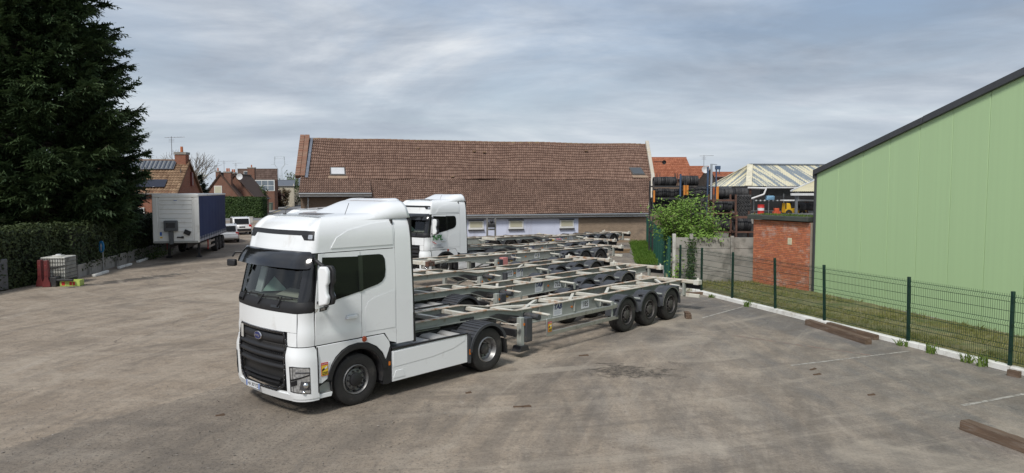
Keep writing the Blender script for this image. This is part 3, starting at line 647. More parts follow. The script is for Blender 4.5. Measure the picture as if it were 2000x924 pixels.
        for (u0, v0, r0) in ((1.265, 0.625, 0.055), (1.235, 0.50, 0.035)):
            c = S(sg*u0, v0, bo(u0, v0)+0.010); q = MB(); q.lathe([(0.0, 0.03), (r0*0.6, 0.026), (r0*0.9, 0.012), (r0, 0.0)], n=16, axis='x'); k = q.build('lamp_bulb', CHROME, hl, loc=c, smooth=60); k.rotation_euler.z = R(180)+sg*R(-40)
    pt('bumper_lip', [(-1.50, 0.31), (1.50, 0.31), (1.50, 0.37), (0.89, 0.44), (-0.89, 0.44), (-1.50, 0.37)], WHITE, off=lambda a, b: 0.03)
    pt('bumper_bottom', [(-0.90, 0.40), (0.90, 0.40), (0.90, 0.475), (-0.90, 0.475)], WHITE, off=lambda a, b: 0.012)
    p_ = S(0.18, 0.44, 0.045); plate(T, p_.x, p_.y, p_.z, 'HA 307 PZ', R(-90))
    for sg in (1, -1):
        pt('bumper_gap', [(sg*1.488, 0.45), (sg*1.51, 0.45), (sg*1.51, 1.29), (sg*1.488, 1.30)], BLKP, off=lambda a, b: bo(a, b)+0.004, thick=0.01)
    # ---- flanks
    for sg in (1, -1):
        D = pt('door', [(sg*1.462, 1.325), (sg*sx(0.10), 1.335), (sg*sx(0.10), 3.015), (sg*1.462, 3.015)], WHITE, off=lambda a, b: 0.012*smooth01((b-1.32)/0.1)-0.012*smooth01((b-1.50)/0.12)*smooth01((a-1.5)/0.2)+0.010*smooth01((b-1.78)/0.05), step=0.06)
        patch('door_window', [(sg*1.47, 2.045), (sg*sx(0.085), 2.235), (sg*sx(0.085), 2.925), (sg*1.60, 2.945), (sg*1.47, 2.95)], TINT, D, off=0.018, thick=0.012)
        W2 = pt('side_panel', [(sg*sx(0.112), 1.335), (sg*sx(0.945), 1.335), (sg*sx(0.945), 3.015), (sg*sx(0.112), 3.015)], WHITE)
        patch('sill_piece', [(sg*sx(0.66), 1.336), (sg*sx(0.78), 1.15), (sg*sx(0.945), 1.10), (sg*sx(0.945), 1.336)], WHITE, W2)
        patch('quarter_window', [(sg*sx(0.105), 2.24), (sg*sx(0.50), 2.33), (sg*sx(0.61), 2.38), (sg*sx(0.68), 2.47), (sg*sx(0.70), 2.60), (sg*sx(0.69), 2.82), (sg*sx(0.64), 2.90), (sg*sx(0.56), 2.925), (sg*sx(0.105), 2.93)], TINT, W2, off=0.012, thick=0.012)
        patch('locker_door', [(sg*sx(0.20), 1.42), (sg*sx(0.92), 1.42), (sg*sx(0.92), 2.18), (sg*sx(0.40), 2.07), (sg*sx(0.26), 2.0), (sg*sx(0.20), 1.88)], WHITE, W2, off=0.006, thick=0.003)
        patch('window_divider', [(sg*sx(0.05), 2.225), (sg*sx(0.15), 2.245), (sg*sx(0.15), 2.93), (sg*sx(0.05), 2.93)], BLKG, D, off=0.021, thick=0.012)
        # handle
        hd = MB(); hd.prism([(-0.13, -0.02), (-0.10, -0.032), (0.10, -0.032), (0.13, 0.0), (0.10, 0.032), (-0.09, 0.03)], -0.02, 0.02); h_ = hd.build('door_handle', WHITE, D, bevel=0.008, loc=S(sg*sx(-0.13), 1.76, 0.03))
        hd = MB(); hd.prism([(-0.15, -0.045), (0.13, -0.04), (0.16, 0.02), (0.12, 0.045), (-0.13, 0.035)], -0.003, 0.003); hd.build('recess_shade_plate', mat_handle, D, bevel=0.003, loc=S(sg*sx(-0.12), 1.775, 0.012))  # flat plate; the shade of a recess is put into its colour
        # badge by the pillar
        bb = MB(); bb.prism([(-0.15, -0.035), (0.11, -0.035), (0.17, 0.035), (-0.15, 0.035)], -0.004, 0.004); q = bb.build('power_badge', BLKG, D, loc=S(sg*sx(-0.80), 1.985, 0.016)); q.rotation_euler = (0, R(-6), 0 if sg < 0 else 0)
        if sg < 0:
            lettering('500', 0.06, CHROME, q, (0.03, -0.0055, 0), bold=0.001); MB().prism([(-0.12, -0.025), (-0.09, -0.025), (-0.06, 0.028), (-0.10, 0.028)], -0.006, -0.004).build('badge_mark', CHROME, q, smooth=0)
        # step panel ahead of the wheel
        ys = sg*(WC+0.012)
        def fl(name, poly, m, y0=0.0, y1=-0.03, bevel=0.006):
            q = MB(); q.prism(poly, ys+sg*y0, ys+sg*y1); return q.build(name, m, T, bevel=bevel)
        fl('step_panel', [(-0.895, 0.62), (-0.80, 0.60), (-0.62, 0.70), (-0.655, 0.76), (-0.60, 0.90), (-0.50, 1.04), (-0.36, 1.15), (-0.20, 1.215), (0.0, 1.24), (0.24, 1.21), (0.45, 1.10), (0.60, 0.95), (0.67, 0.80), (0.78, 1.06), (0.76, 1.15), (0.63, 1.315), (-0.895, 1.305)], WHITE)
        fl('step_frame', [(-0.86, 0.70), (-0.69, 0.76), (-0.62, 0.98), (-0.86, 0.98)], WHITE, 0.008, -0.01)
        fl('lower_step', [(-0.895, 0.33), (-0.62, 0.33), (-0.585, 0.42), (-0.60, 0.58), (-0.66, 0.60), (-0.895, 0.50)], TGREY, -0.06, -0.35)
        fl('step_edge', [(-0.895, 0.32), (-0.60, 0.32), (-0.57, 0.40), (-0.895, 0.40)], WHITE, 0.0, -0.32)
        fl('step_tread', [(-0.88, 0.405), (-0.60, 0.405), (-0.60, 0.42), (-0.88, 0.42)], TREAD, -0.02, -0.30, 0.0)
        a_ = MB(); arc_band(a_, 0, 0.53, 0.60, 0.70, ys+sg*0.02, ys-sg*0.45, 8, 172, 22); a_.build('wheel_arch', BLKP, T, bevel=0.01, smooth=50)
        a_ = MB(); arc_band(a_, 0, 0.53, 0.585, 0.60, ys+sg*0.0, ys-sg*0.48, -15, 195, 22); a_.build('arch_liner', CHASS, T, smooth=50)
        fl('arch_tail', [(0.60, 0.30), (0.70, 0.28), (0.80, 0.30), (0.80, 1.02), (0.70, 0.90), (0.66, 0.70), (0.60, 0.58)], BLKP, 0.0, -0.25)
        MB().b(0.735, 0.775, ys+sg*0.0 if sg > 0 else ys-0.012, ys+sg*0.012 if sg > 0 else ys, 0.66, 0.74).build('side_marker', AMBER, T, smooth=0)
        MB().lathe([(0.0, sg*0.03), (0.05, sg*0.02), (0.06, 0.0)], n=14).build('side_repeater', ORANGEB, T, loc=(0.16, sg*(WC+0.005), 1.285), smooth=40)
        # flank fairing behind the cab
        f_ = MB(); us_ = [0.955, 1.1, 1.25, 1.40]; zs = [1.07, 1.5, 2.0, 2.4, 2.8, 3.2, 3.45, 3.58, 3.66, 3.70]; nz_ = len(zs)
        for dd in (0.0, 0.035):
            for x_ in us_:
                for z_ in zs:
                    inn = lin(z_, [(3.25, 0.0), (3.45, 0.035), (3.58, 0.09), (3.66, 0.16), (3.70, 0.24)]); f_.v.append((x_-0.05*smooth01((z_-1.0)/2.7)*(x_-0.955)/0.445, sg*(WC*(1-0.025*smooth01((z_-2.0)/1.2))-0.006*smooth01((x_-0.97)/0.45)-inn-dd), z_-dd*0.5*(z_ > 3.5)))
        nb_ = 4*nz_
        for dd, o_ in ((0, 0), (1, nb_)):
            for i in range(3):
                for j in range(nz_-1): f_.f.append((o_+i*nz_+j, o_+(i+1)*nz_+j, o_+(i+1)*nz_+j+1, o_+i*nz_+j+1)); f_.m.append(0)
        for i in (0, 3):
            for j in range(nz_-1): f_.f.append((i*nz_+j, i*nz_+j+1, nb_+i*nz_+j+1, nb_+i*nz_+j)); f_.m.append(0)
        fo = f_.build('flank_fairing', WHITE, T, smooth=45)
        f_ = MB(); f_.bar((1.425, sg*1.218, 1.04), (1.372, sg*1.16, 3.60), 0.05, 0.05); f_.build('fairing_edge', BLKP, T)
        # side skirt
        sk = MB(); sk.prism([(0.83, 0.30), (2.93, 0.33), (2.93, 0.98), (0.83, 0.93)], sg*1.235, sg*1.20); K = sk.build('side_skirt', WHITE, T, bevel=0.01)
        q = MB(); q.prism([(0.86, 0.37), (1.16, 0.37), (1.10, 0.52), (0.92, 0.52)], sg*1.235, sg*1.243); q.build('skirt_hatch', WHITE, K, bevel=0.003)
        q = MB(); q.prism([(0.86, 0.60), (1.9, 0.64), (2.5, 0.72), (2.86, 0.84), (2.86, 0.95), (0.86, 0.91)], sg*1.233, sg*1.241); q.build('skirt_panel', WHITE, K, bevel=0.004)
        MB().b(0.83, 2.95, min(sg*1.19, sg*1.25), max(sg*1.19, sg*1.25), 0.965, 1.0).build('skirt_rail', BLKP, T, bevel=0.006)
        # rear mudguard
        a_ = MB(); arc_band(a_, 3.6, 0.52, 0.575, 0.60, sg*1.27, sg*0.62, 20, 178, 20)
        for k in range(11): t = R(48+9*k); a_.box((3.6+0.607*math.cos(t), sg*0.93, 0.52+0.607*math.sin(t)), (0.02, 0.60, 0.022), m=Matrix.Rotation(-t+math.pi/2, 3, 'Y'))
        arc_band(a_, 3.6, 0.52, 0.545, 0.612, sg*1.275, sg*1.235, 20, 178, 20)
        a_.build('rear_mudguard', DKPL, T, bevel=0.004, smooth=50)
        a_ = MB(); a_.prism([(2.95, 0.30), (3.03, 0.30), (3.05, 0.60), (3.02, 0.98), (2.95, 0.98)], sg*1.25, sg*0.65); a_.build('mudguard_front', DKPL, T, bevel=0.006)
        a_ = MB(); a_.prism([(4.12, 0.70), (4.20, 0.66), (4.24, 0.34), (4.20, 0.33)], sg*1.24, sg*0.66); a_.build('mud_flap', BLKP, T, bevel=0.004)
        MB().b(2.975, 3.01, min(sg*1.25, sg*1.262), max(sg*1.25, sg*1.262), 0.50, 0.62).build('side_marker', AMBER, T, smooth=0)
        # wheels
        wheel(T, 0, sg*1.04, kind='front', side=sg)
        wheel(T, 3.6, sg*1.07, kind='rear', side=sg, wd=0.29); wheel(T, 3.6, sg*0.74, kind='rear', side=sg, wd=0.29, n=24)
    sticker(T, -0.745, -WC-0.022, 0.86, 0.15, 0.25)
    # ---- roof
    rf = MB(); vv = [3.03, 3.15, 3.25]+[3.25+0.55*k/8 for k in range(1, 9)]; uu = [-sx(0.945)+2*sx(0.945)*i/72 for i in range(73)]
    for u in uu:
        for v in vv: rf.v.append(tuple(S(u, v, 0.0)))
    k = len(vv)
    for i in range(72):
        for j in range(k-1): rf.f.append((i*k+j, (i+1)*k+j, (i+1)*k+j+1, i*k+j+1)); rf.m.append(0)
    half = 36
    for i in range(half):
        a, b, c, d = i*k+k-1, (i+1)*k+k-1, (71-i)*k+k-1, (72-i)*k+k-1
        if i == half-1: rf.f.append((a, b, d)); rf.m.append(0)
        else: rf.f.append((a, b, c, d)); rf.m.append(0)
    rfo = rf.build('roof_shell', WHITE, T, smooth=60)
    for sg in (1, -1):                                               # pressed bulge on the roof flank
        pt('roof_flank', [(sg*sx(-0.55), 3.10), (sg*sx(0.90), 3.10), (sg*sx(0.90), 3.48), (sg*sx(0.4), 3.46), (sg*sx(-0.15), 3.38), (sg*sx(-0.42), 3.28)], WHITE, off=0.012, thick=0.012, bevel=0.008)
    ls = pt('roof_lamp_strip', [(-1.28, 3.33), (1.28, 3.33), (1.28, 3.405), (-1.28, 3.405)], BLKP, off=0.004, thick=0.006)
    for sg in (1, -1):
        patch('strip_end', [(sg*0.86, 3.331), (sg*0.96, 3.26), (sg*1.28, 3.26), (sg*1.28, 3.331)], BLKP, ls, off=0.004, thick=0.006)
        patch('marker_lamp', rrect(*((1.10, 1.23) if sg > 0 else (-1.23, -1.10)), 3.28, 3.345, 0.02), LAMPG, ls, off=0.008, thick=0.006)
    ht_ = MB(); ht_.b(-0.28, 0.42, -0.36, 0.36, 3.665, 3.715); ht_.build('roof_hatch', mat_hatch, T, bevel=0.02)
    for (x_, y_, a_) in ((0.05, -0.80, 0.3), (-0.36, 0.75, -0.3)):
        q = MB(); q.cyl((0, 0, 0), (0, 0, 0.05), 0.055, 0.03, n=10); q.cyl((0, 0, 0.04), (0.10, 0, 0.27), 0.006, n=5); q.build('antenna', BLKP, T, loc=(x_, y_, 3.66))
    # roof deflector: rises towards the back, with rounded shoulders
    df = MB(); nx_, ny_ = 22, 20
    for i in range(nx_+1):
        x_ = -0.10+1.50*i/nx_; t = i/nx_; hgt = 0.30*smooth01(t*1.25)
        for j in range(ny_+1):
            y_ = -1+2*j/ny_; hw = 1.10+0.04*t; sh = max(0.0, 1-abs(y_)**6)
            wing = 0.06*smooth01((t-0.55)/0.3)*smooth01((abs(y_)-0.45)/0.4)
            df.v.append((x_+0.10*smooth01((abs(y_)-0.5)/0.5)*(1-t), hw*y_, 3.60+0.03*t+(hgt+wing+0.03)*sh**0.8))
    for i in range(nx_):
        for j in range(ny_): q = i*(ny_+1)+j; df.f.append((q, q+1, q+ny_+2, q+ny_+1)); df.m.append(0)
    dfo = df.build('roof_deflector', WHITE, T, smooth=60); md = dfo.modifiers.new('s', 'SOLIDIFY'); md.thickness = 0.03; md.offset = -1
    q = MB(); q.b(1.385, 1.42, -1.12, 1.12, 3.60, 3.66); q.build('deflector_edge', BLKP, dfo, bevel=0.006)
    # ---- mirrors
    for sg in (-1,):
        M_ = MB()
        prof = [(-0.10, -0.36), (0.10, -0.30), (0.13, -0.18), (0.09, -0.10), (0.09, 0.04), (0.13, 0.10), (0.13, 0.30), (0.08, 0.38), (-0.06, 0.38), (-0.10, 0.30)]
        M_.prism([(sg*a, b) for a, b in prof], -0.09, 0.01, plane='yz'); mo = M_.build('mirror_cover', WHITE, T, bevel=0.03, seg=3, loc=(-0.86, sg*1.50, 2.43), smooth=50); mo.rotation_euler.z = sg*R(-18)
        q = MB(); q.prism([(sg*a*1.12+sg*0.035, b*1.03) for a, b in prof], 0.015, 0.10, plane='yz'); q.build('mirror_case', BLKP, mo, bevel=0.02)
        q = MB(); q.prism([(sg*a*0.95+sg*0.03, b*0.9) for a, b in prof], 0.10, 0.108, plane='yz'); q.build('mirror_glass', CHROME, mo, smooth=0)
        q = MB(); q.tube([(-0.90, sg*1.20, 2.92), (-0.92, sg*1.32, 2.90), (-0.88, sg*1.50, 2.80)], 0.035, 8); q.build('mirror_arm', BLKP, T, smooth=50); q = MB(); q.tube([(-0.85, sg*1.21, 2.12), (-0.88, sg*1.42, 2.12)], 0.03, 8); q.build('mirror_arm', BLKP, T, smooth=50)
    q = MB(); q.tube([S(1.12, 2.93, 0.10), S(1.14, 2.93, 0.26), S(1.13, 2.84, 0.30)], 0.022, 8); q.build('mirror_arm', BLKP, T)
    q = MB(); q.box(S(1.13, 2.72, 0.28), (0.09, 0.20, 0.14), R(25)); q.build('kerb_mirror', BLKP, T, bevel=0.025)
    # wipers
    q = MB()
    for (u0, u1) in ((0.75, 0.10), (0.02, -0.62), (-0.62, -1.0)):
        p0, p1, p2 = S(u0, 2.03, 0.04), S(u0+(u1-u0)*0.25, 2.22, 0.035), S(u1, 2.20, 0.03); q.tube([p0, p1], 0.014, 5); q.bar(S(u0+0.05, 2.17, 0.02), p2, 0.02, 0.025)
    q.build('wipers', BLKP, T)
    for u in (0.85, -0.55): pt('cowl_handle', rrect(u-0.13, u+0.13, 2.01, 2.06, 0.02), BLKG, off=0.03, thick=0.02)
    # ---- inside
    q = MB(); q.prism([(-1.12, 1.95), (-1.10, 2.14), (-0.62, 2.16), (-0.50, 2.02), (-0.50, 1.6), (-1.12, 1.6)], -1.12, 1.12); q.build('dashboard', DASHL, T, bevel=0.03)
    q = MB(); q.b(-0.80, 0.88, -1.15, 1.15, 1.30, 1.34); q.build('cab_floor', DASH, T)
    for y_ in (-0.55, 0.55):
        q = MB(); q.b(-0.25, 0.28, y_-0.26, y_+0.26, 1.75, 1.90); q.prism([(0.20, 1.85), (0.36, 1.85), (0.46, 2.62), (0.32, 2.62)], y_-0.25, y_+0.25); q.b(0.30, 0.42, y_-0.14, y_+0.14, 2.63, 2.82); q.build('seat', DASH, T, bevel=0.04)
    q = MB(); q.lathe([(0.205, -0.018), (0.225, 0.0), (0.205, 0.018), (0.185, 0.0), (0.205, -0.018)], n=24, axis='z'); q.bar((-0.2, 0, 0), (0.2, 0, 0), 0.05, 0.02); q.bar((0, 0, 0), (0, -0.2, 0), 0.05, 0.02); s_ = q.build('steering_wheel', DASH, T, loc=(-0.50, -0.55, 2.14), smooth=50); s_.rotation_euler = (0, R(-28), 0)
    q = MB(); q.add([(-1.03, 0.52, 2.18), (-0.70, 0.10, 2.20), (-0.78, 0.46, 2.46)], [(0, 1, 2)]); q.build('paper', PAPERG, T, smooth=0, fix=False)
    q = MB(); q.add([(-1.04, -0.05, 2.175), (-1.0, -0.78, 2.175), (-0.66, -0.66, 2.26), (-0.68, 0.05, 2.26)], [(0, 1, 2, 3)]); q.build('paper', mat_sheet, T, smooth=0, fix=False)
    q = MB(); q.prism([(-1.05, 2.17), (-1.02, 2.17), (-0.84, 2.78), (-0.86, 2.78)], 0.50, 0.74); q.build('curtain', PAPER, T, smooth=0)
    # ---- chassis
    q = MB()
    for y_ in (-0.42, 0.42): q.b(-1.0, 4.65, y_-0.04, y_+0.04, 0.72, 0.99)
    for x_ in (1.2, 2.0, 2.8, 4.55): q.b(x_-0.06, x_+0.06, -0.42, 0.42, 0.76, 0.95)
    q.b(-1.0, 0.9, -0.9, 0.9, 0.45, 0.60); q.cyl((0, -1.0, 0.5), (0, 1.0, 0.5), 0.07); q.cyl((3.6, -1.0, 0.52), (3.6, 1.0, 0.52), 0.10); q.cyl((3.6, -0.2, 0.52), (3.6, 0.2, 0.52), 0.24, n=14); q.build('chassis_frame', CHASS, T)
    q = MB(); q.prism([(2.95, -0.30), (3.5, -0.46), (3.85, -0.46), (4.35, -0.22), (3.75, -0.05), (3.75, 0.05), (4.35, 0.22), (3.85, 0.46), (3.5, 0.46), (2.95, 0.30)], 1.08, 1.14, plane='xy'); q.b(3.35, 3.9, -0.45, 0.45, 0.99, 1.08); q.build('fifth_wheel', CHASS, T, bevel=0.01)
    for x0, x1 in ((1.5, 2.02), (2.08, 2.55), (2.62, 2.92)):
        q = MB(); q.b(x0, x1, -1.17, -0.52, 0.45, 0.86); q.prism([(x0, 0.86), (x1, 0.86), (x1-0.03, 0.95), (x1-0.12, 0.985), (x0+0.12, 0.985), (x0+0.03, 0.95)], -1.17, -0.52); q.build('fuel_tank', TANK, T, bevel=0.02)
        q = MB(); q.b(x0, x1, 0.52, 1.17, 0.45, 0.95); q.build('battery_box', CHASS, T, bevel=0.02)
    q = MB(); q.b(0.90, 1.46, -1.18, -0.5, 0.93, 0.965); q.b(0.9, 2.9, -0.36, 0.36, 0.99, 1.02); q.build('catwalk', TREAD, T)
    q = MB(); q.b(1.0, 1.2, -0.95, 0.95, 1.02, 1.35); q.b(1.0, 1.12, -0.5, 0.5, 1.35, 2.0)
    for k in range(4):
        y_ = -0.25+0.15*k; pts = [(1.12, y_, 1.7), (1.4, y_, 1.5), (1.75, y_*0.6, 1.18), (2.1, y_*0.3, 1.12), (2.6, y_*0.2, 1.1)]; q.tube(pts, 0.018, 6)
    q.build('air_line_set', CHASS, T)
    q = MB(); q.b(4.66, 4.72, -1.1, 1.1, 0.62, 0.80); q.build('tail_bar', BLKP, T, bevel=0.01)
    for y_ in (-0.85, 0.85): MB().b(4.72, 4.75, y_-0.2, y_+0.2, 0.65, 0.78).build('tail_light', REDL, T)
    return T
mat_lens = mat('lamp_glass', (0.62, 0.64, 0.66), 0.10, 0.75, 0.45, 22, coat=0.5)
mat_lamp_dark = mat('lamp_inner_dark', (0.10, 0.10, 0.11), 0.2, 0.4, 0.3, 20)
mat_handle = mat('handle_recess_shade', (0.60, 0.62, 0.63), 0.4, 0, 0.03)  # body white darkened to paint in the recess shade
mat_hatch = mat('smoked_roof_hatch', (0.055, 0.05, 0.05), 0.25, 0, 0.1)
mat_sheet = mat('cream_sheet', (0.50, 0.48, 0.42), 0.8, 0, 0.05)
RZ = math.atan2(0.731, 0.682)
HERO = build_truck('white tractor truck in the foreground, nearest the camera', (-3.9, 14.56, 0), RZ)
# ================================================================== the other tractor units
T2 = dup(HERO); T2.location = (-3.9-0.74, 14.56+4.14, 0); T2.rotation_euler.z = RZ+R(1)
T2['label'] = 'white tractor truck hidden behind the foreground truck, only its roof showing'
T3 = dup(HERO); T3['label'] = 'white tractor truck with green and red lettering on its door, parked farther back'
_a = RZ-R(1); T3.rotation_euler.z = _a
_off = Matrix.Rotation(_a, 3, 'Z') @ Vector((1.43, -1.235, 0)); T3.location = Vector((-2.2, 35.3, 0))-_off
for o in T3.children:
    if o.name.startswith('number_plate'):
        for c_ in list(o.children):
            if c_.name.startswith('lettering'): bpy.data.objects.remove(c_)
        lettering('GB 481 KX', 0.098, BLACKP, o, (0, -0.0125, 0), bold=0.002, sx=0.9) if False else None
lettering('NPL', 0.34, GREENPR, T3, (-0.50, -WC-0.034, 1.91), shear=0.2, bold=0.010)
q = MB(); pts_ = []
for k in range(9): t = k/8; pts_.append((-0.86+0.30*t, 1.76-0.14*math.sin(t*1.5)))
q.prism(pts_+[(a, b+0.035*math.sin((i+1)/10*3.1)) for i, (a, b) in reversed(list(enumerate(pts_)))], -WC-0.030, -WC-0.028); q.build('swoosh', REDPR, T3, smooth=0)
for k, (x_, w_, m_) in enumerate([(-0.48, 0.52, GREYPR), (-0.50, 0.42, GREYPR), (-0.48, 0.46, GREYPR)]):
    q = MB(); q.b(x_-w_/2, x_+w_/2, -WC-0.0300, -WC-0.0285, 1.595-0.045*k, 1.610-0.045*k); q.build('print_line', m_, T3, smooth=0)
q = MB(); q.b(-0.82, -0.15, -WC-0.0300, -WC-0.0285, 1.435, 1.462); q.build('print_line', GREYPR, T3, smooth=0)
# ================================================================== container trailers
def ibeam(mb, mf, pts, y, depth, fl=0.13, wt=0.012, ft=0.02):
    """bent I-beam: pts = (x, z top); web into mb, flanges into mf"""
    D = depth if isinstance(depth, list) else [depth]*len(pts)
    for (a, da), (b, db) in zip(list(zip(pts, D))[:-1], list(zip(pts, D))[1:]):
        for yy in (y,):
            vs_ = [(a[0], yy-wt/2, a[1]-da), (b[0], yy-wt/2, b[1]-db), (b[0], yy+wt/2, b[1]-db), (a[0], yy+wt/2, a[1]-da), (a[0], yy-wt/2, a[1]), (b[0], yy-wt/2, b[1]), (b[0], yy+wt/2, b[1]), (a[0], yy+wt/2, a[1])]
            mb.add(vs_, [(0,3,2,1),(4,5,6,7),(0,1,5,4),(1,2,6,5),(2,3,7,6),(3,0,4,7)])
        mf.bar((a[0], y, a[1]-ft/2+0.002), (b[0], y, b[1]-ft/2+0.002), fl, ft)
        mb.bar((a[0], y, a[1]-da+ft/2), (b[0], y, b[1]-db+ft/2), fl, ft)
def build_trailer(label, loc, rz, number, goose=True, tilt=0.0, legs=True, leg_down=False, sign_x=-3.75, num_x=-2.45, rear=3.35, guard=True, style=0, sign=True, far=False, arcs=(0,1,2)):
    T = thing('container_trailer', label, 'trailer', loc, rz, 'skeletal container trailers'); T.rotation_euler.y = tilt
    fr = -9.75 if goose else -10.4
    if goose: pts = [(fr, 1.27), (-6.55, 1.25), (-6.15, 1.20), (-5.55, 1.10), (0, 1.08), (rear-0.1, 1.06)]; dep = [0.17, 0.20, 0.27, 0.42, 0.38, 0.24]
    else: pts = [(fr, 1.20), (-7.6, 1.18), (-6.6, 1.16), (0, 1.10), (rear-0.1, 1.08)]; dep = [0.16, 0.20, 0.40, 0.40, 0.26]
    def ztop(x): return lin(x, pts)
    for y in (-0.50, 0.50):
        a, b = MB(), MB(); ibeam(a, b, pts, y, dep); r_ = a.build('main_beam', TGREY, T, smooth=20); b.build('top_flange', TRUST, r_, smooth=0)
    # stiffeners on the webs
    for x in (-4.6, -3.0, -1.7, 0.65, 2.2):
        for y in (-0.50, 0.50):
            q = MB(); q.b(x-0.006, x+0.006, y-0.055, y+0.055, ztop(x)-0.34, ztop(x)-0.02); q.build('web_stiffener', TGREY, T, smooth=0)
    # rungs and diagonals
    rungs = ([fr+0.15, fr+0.95, fr+1.75, fr+2.6, -6.3] if goose else [fr+0.1, fr+1.2, -8.0, -6.9, -6.2])+[-5.4, -3.35, -1.55, 0.35, 1.95]
    for i, x in enumerate(rungs):
        q = MB(); z = ztop(x)-0.075; q.b(x-0.06, x+0.06, -0.49, 0.49, z-0.05, z+0.045); q.build('cross_member', TCREAM, T, bevel=0.008)
    if style == 0: dg = [((-5.3, -0.48), (-3.5, 0.48)), ((-5.3, 0.48), (-3.5, -0.48)), ((-3.2, -0.48), (-1.7, 0.48)), ((-3.2, 0.48), (-1.7, -0.48)), ((-1.4, -0.48), (0.25, 0.48)), ((0.5, 0.48), (1.85, -0.48)), ((2.05, -0.48), (3.2, 0.48))]
    elif style == 1: dg = [((-5.3, -0.48), (-4.2, 0.48)), ((2.05, -0.48), (3.2, 0.48))]
    else: dg = [((-5.3, 0.48), (-3.5, -0.48)), ((-3.2, -0.48), (-1.7, 0.48))]
    for (a, b) in dg:
        q = MB(); q.bar((a[0], a[1], ztop(a[0])-0.07), (b[0], b[1], ztop(b[0])-0.075), 0.09, 0.07); q.build('diagonal_brace', TCREAM, T, bevel=0.008)
    if style == 1:
        for x in (-5.0, -2.4): q = MB(); q.prism([(x-0.04, ztop(x)-0.34), (x+0.28, ztop(x)-0.34), (x+0.04, ztop(x)-0.02), (x-0.04, ztop(x)-0.02)], -0.49, 0.49); q.build('bolster_plate', TCREAM, T, bevel=0.01)
    # front bolster and pin plate
    q = MB(); q.b(fr-0.12, fr+0.06, -0.60 if goose else -1.2, 0.60 if goose else 1.2, ztop(fr)-0.17, ztop(fr)-0.005); q.build('front_bolster', TCREAM, T, bevel=0.012)
    if not goose:
        for y in (-1.1, 1.1):
            q = MB(); q.b(fr-0.2, fr+0.16, y-0.1, y+0.1, ztop(fr)-0.19, ztop(fr)+0.01); q.cyl((fr, y, ztop(fr)), (fr, y, ztop(fr)+0.07), 0.045, 0.03, n=8); q.build('twist_lock', RUST, T, bevel=0.01)
        for y in (-1, 1):
            q = MB(); q.bar((fr+0.1, y*0.5, ztop(fr)-0.08), (fr+1.5, y*0.5, ztop(fr)-0.08), 0.1, 0.1); q.bar((fr+0.1, y*1.05, ztop(fr)-0.1), (fr+1.3, y*0.55, ztop(fr)-0.1), 0.09, 0.09); q.build('bolster_brace', TCREAM, T, bevel=0.01)
    q = MB(); q.b(fr+0.2, fr+1.9, -0.44, 0.44, ztop(fr)-0.19, ztop(fr)-0.165); q.cyl((fr+0.95, 0, ztop(fr)-0.19), (fr+0.95, 0, ztop(fr)-0.28), 0.045); q.build('pin_plate', CHASS, T)
    # step plate below the neck
    if goose:
        for y in (-0.50, 0.50):
            q = MB(); q.prism([(-6.55, 1.06), (-5.45, 0.70), (-5.2, 0.70), (-5.45, 0.95), (-6.2, 1.10)], y-0.06, y+0.06); q.build('neck_gusset', CHASS, T, bevel=0.006)
    # landing legs
    if legs:
        lx = -5.8 if goose else -6.3; z0 = 0.0 if leg_down else 0.16
        for y in (-0.92, 0.92):
            L_ = MB().b(lx-0.07, lx+0.07, y-0.07, y+0.07, z0+0.10, 1.0).build('landing_leg', TGREY, T, bevel=0.01)
            q = MB(); q.prism([(lx-0.20, z0), (lx+0.20, z0), (lx+0.12, z0+0.14), (lx-0.12, z0+0.14)], y-0.14, y+0.14); q.build('leg_foot', CHASS, L_, bevel=0.012)
            if not leg_down or style == 1:
                q = MB(); q.b(lx+0.08, lx+0.33, y-0.12 if y < 0 else y-0.10, y+0.10, 0.36, 0.98); q.build('leg_case', DKPL, L_, bevel=0.02)
        q = MB(); q.bar((lx, -0.92, 0.93), (lx, 0.92, 0.93), 0.09, 0.09); q.build('leg_axle', CHASS, T)
        q = MB(); q.bar((lx, -0.85, 0.35), (lx+0.9, -0.50, 0.75), 0.05, 0.05); q.build('leg_stay', TGREY, T); q = MB(); q.bar((lx, 0.85, 0.35), (lx+0.9, 0.50, 0.75), 0.05, 0.05); q.build('leg_stay', TGREY, T)
        q = MB(); q.tube([(lx-0.3, -0.55, 0.85), (lx-0.25, -1.0, 0.86)], 0.018, 6); q.b(lx-0.3, lx-0.2, -1.06, -0.98, 0.83, 0.89); q.build('crank_handle', TCREAM, T)
        MB().b(lx+0.02, lx+0.06, -1.02, -1.00, 0.80, 0.86).build('side_reflector', AMBER, T, smooth=0)
    # side arms
    for x, L_ in ((-4.85, 1.12), (-2.0, 1.14), (2.45, 0.9)):
        for sg in (-1, 1):
            q = MB(); q.cyl((x, sg*0.52, 0.97), (x, sg*L_, 0.95), 0.035, n=8); q.build('side_arm', TCREAM, T, smooth=50)
            if x < 0: q = MB(); q.b(x-0.015, x+0.015, sg*L_-0.02, sg*L_+0.02, 0.55, 0.95); q.prism([(x-0.07, 0.97), (x+0.07, 0.97), (x+0.03, 0.70), (x-0.03, 0.70)], sg*L_-0.012, sg*L_+0.012); q.build('arm_hanger', TGREY, T)
    q = MB(); q.cyl((-5.15, -0.5, 0.93), (-5.15, -1.0, 0.92), 0.075, n=12); q.build('air_cylinder', DKPL, T, smooth=50)
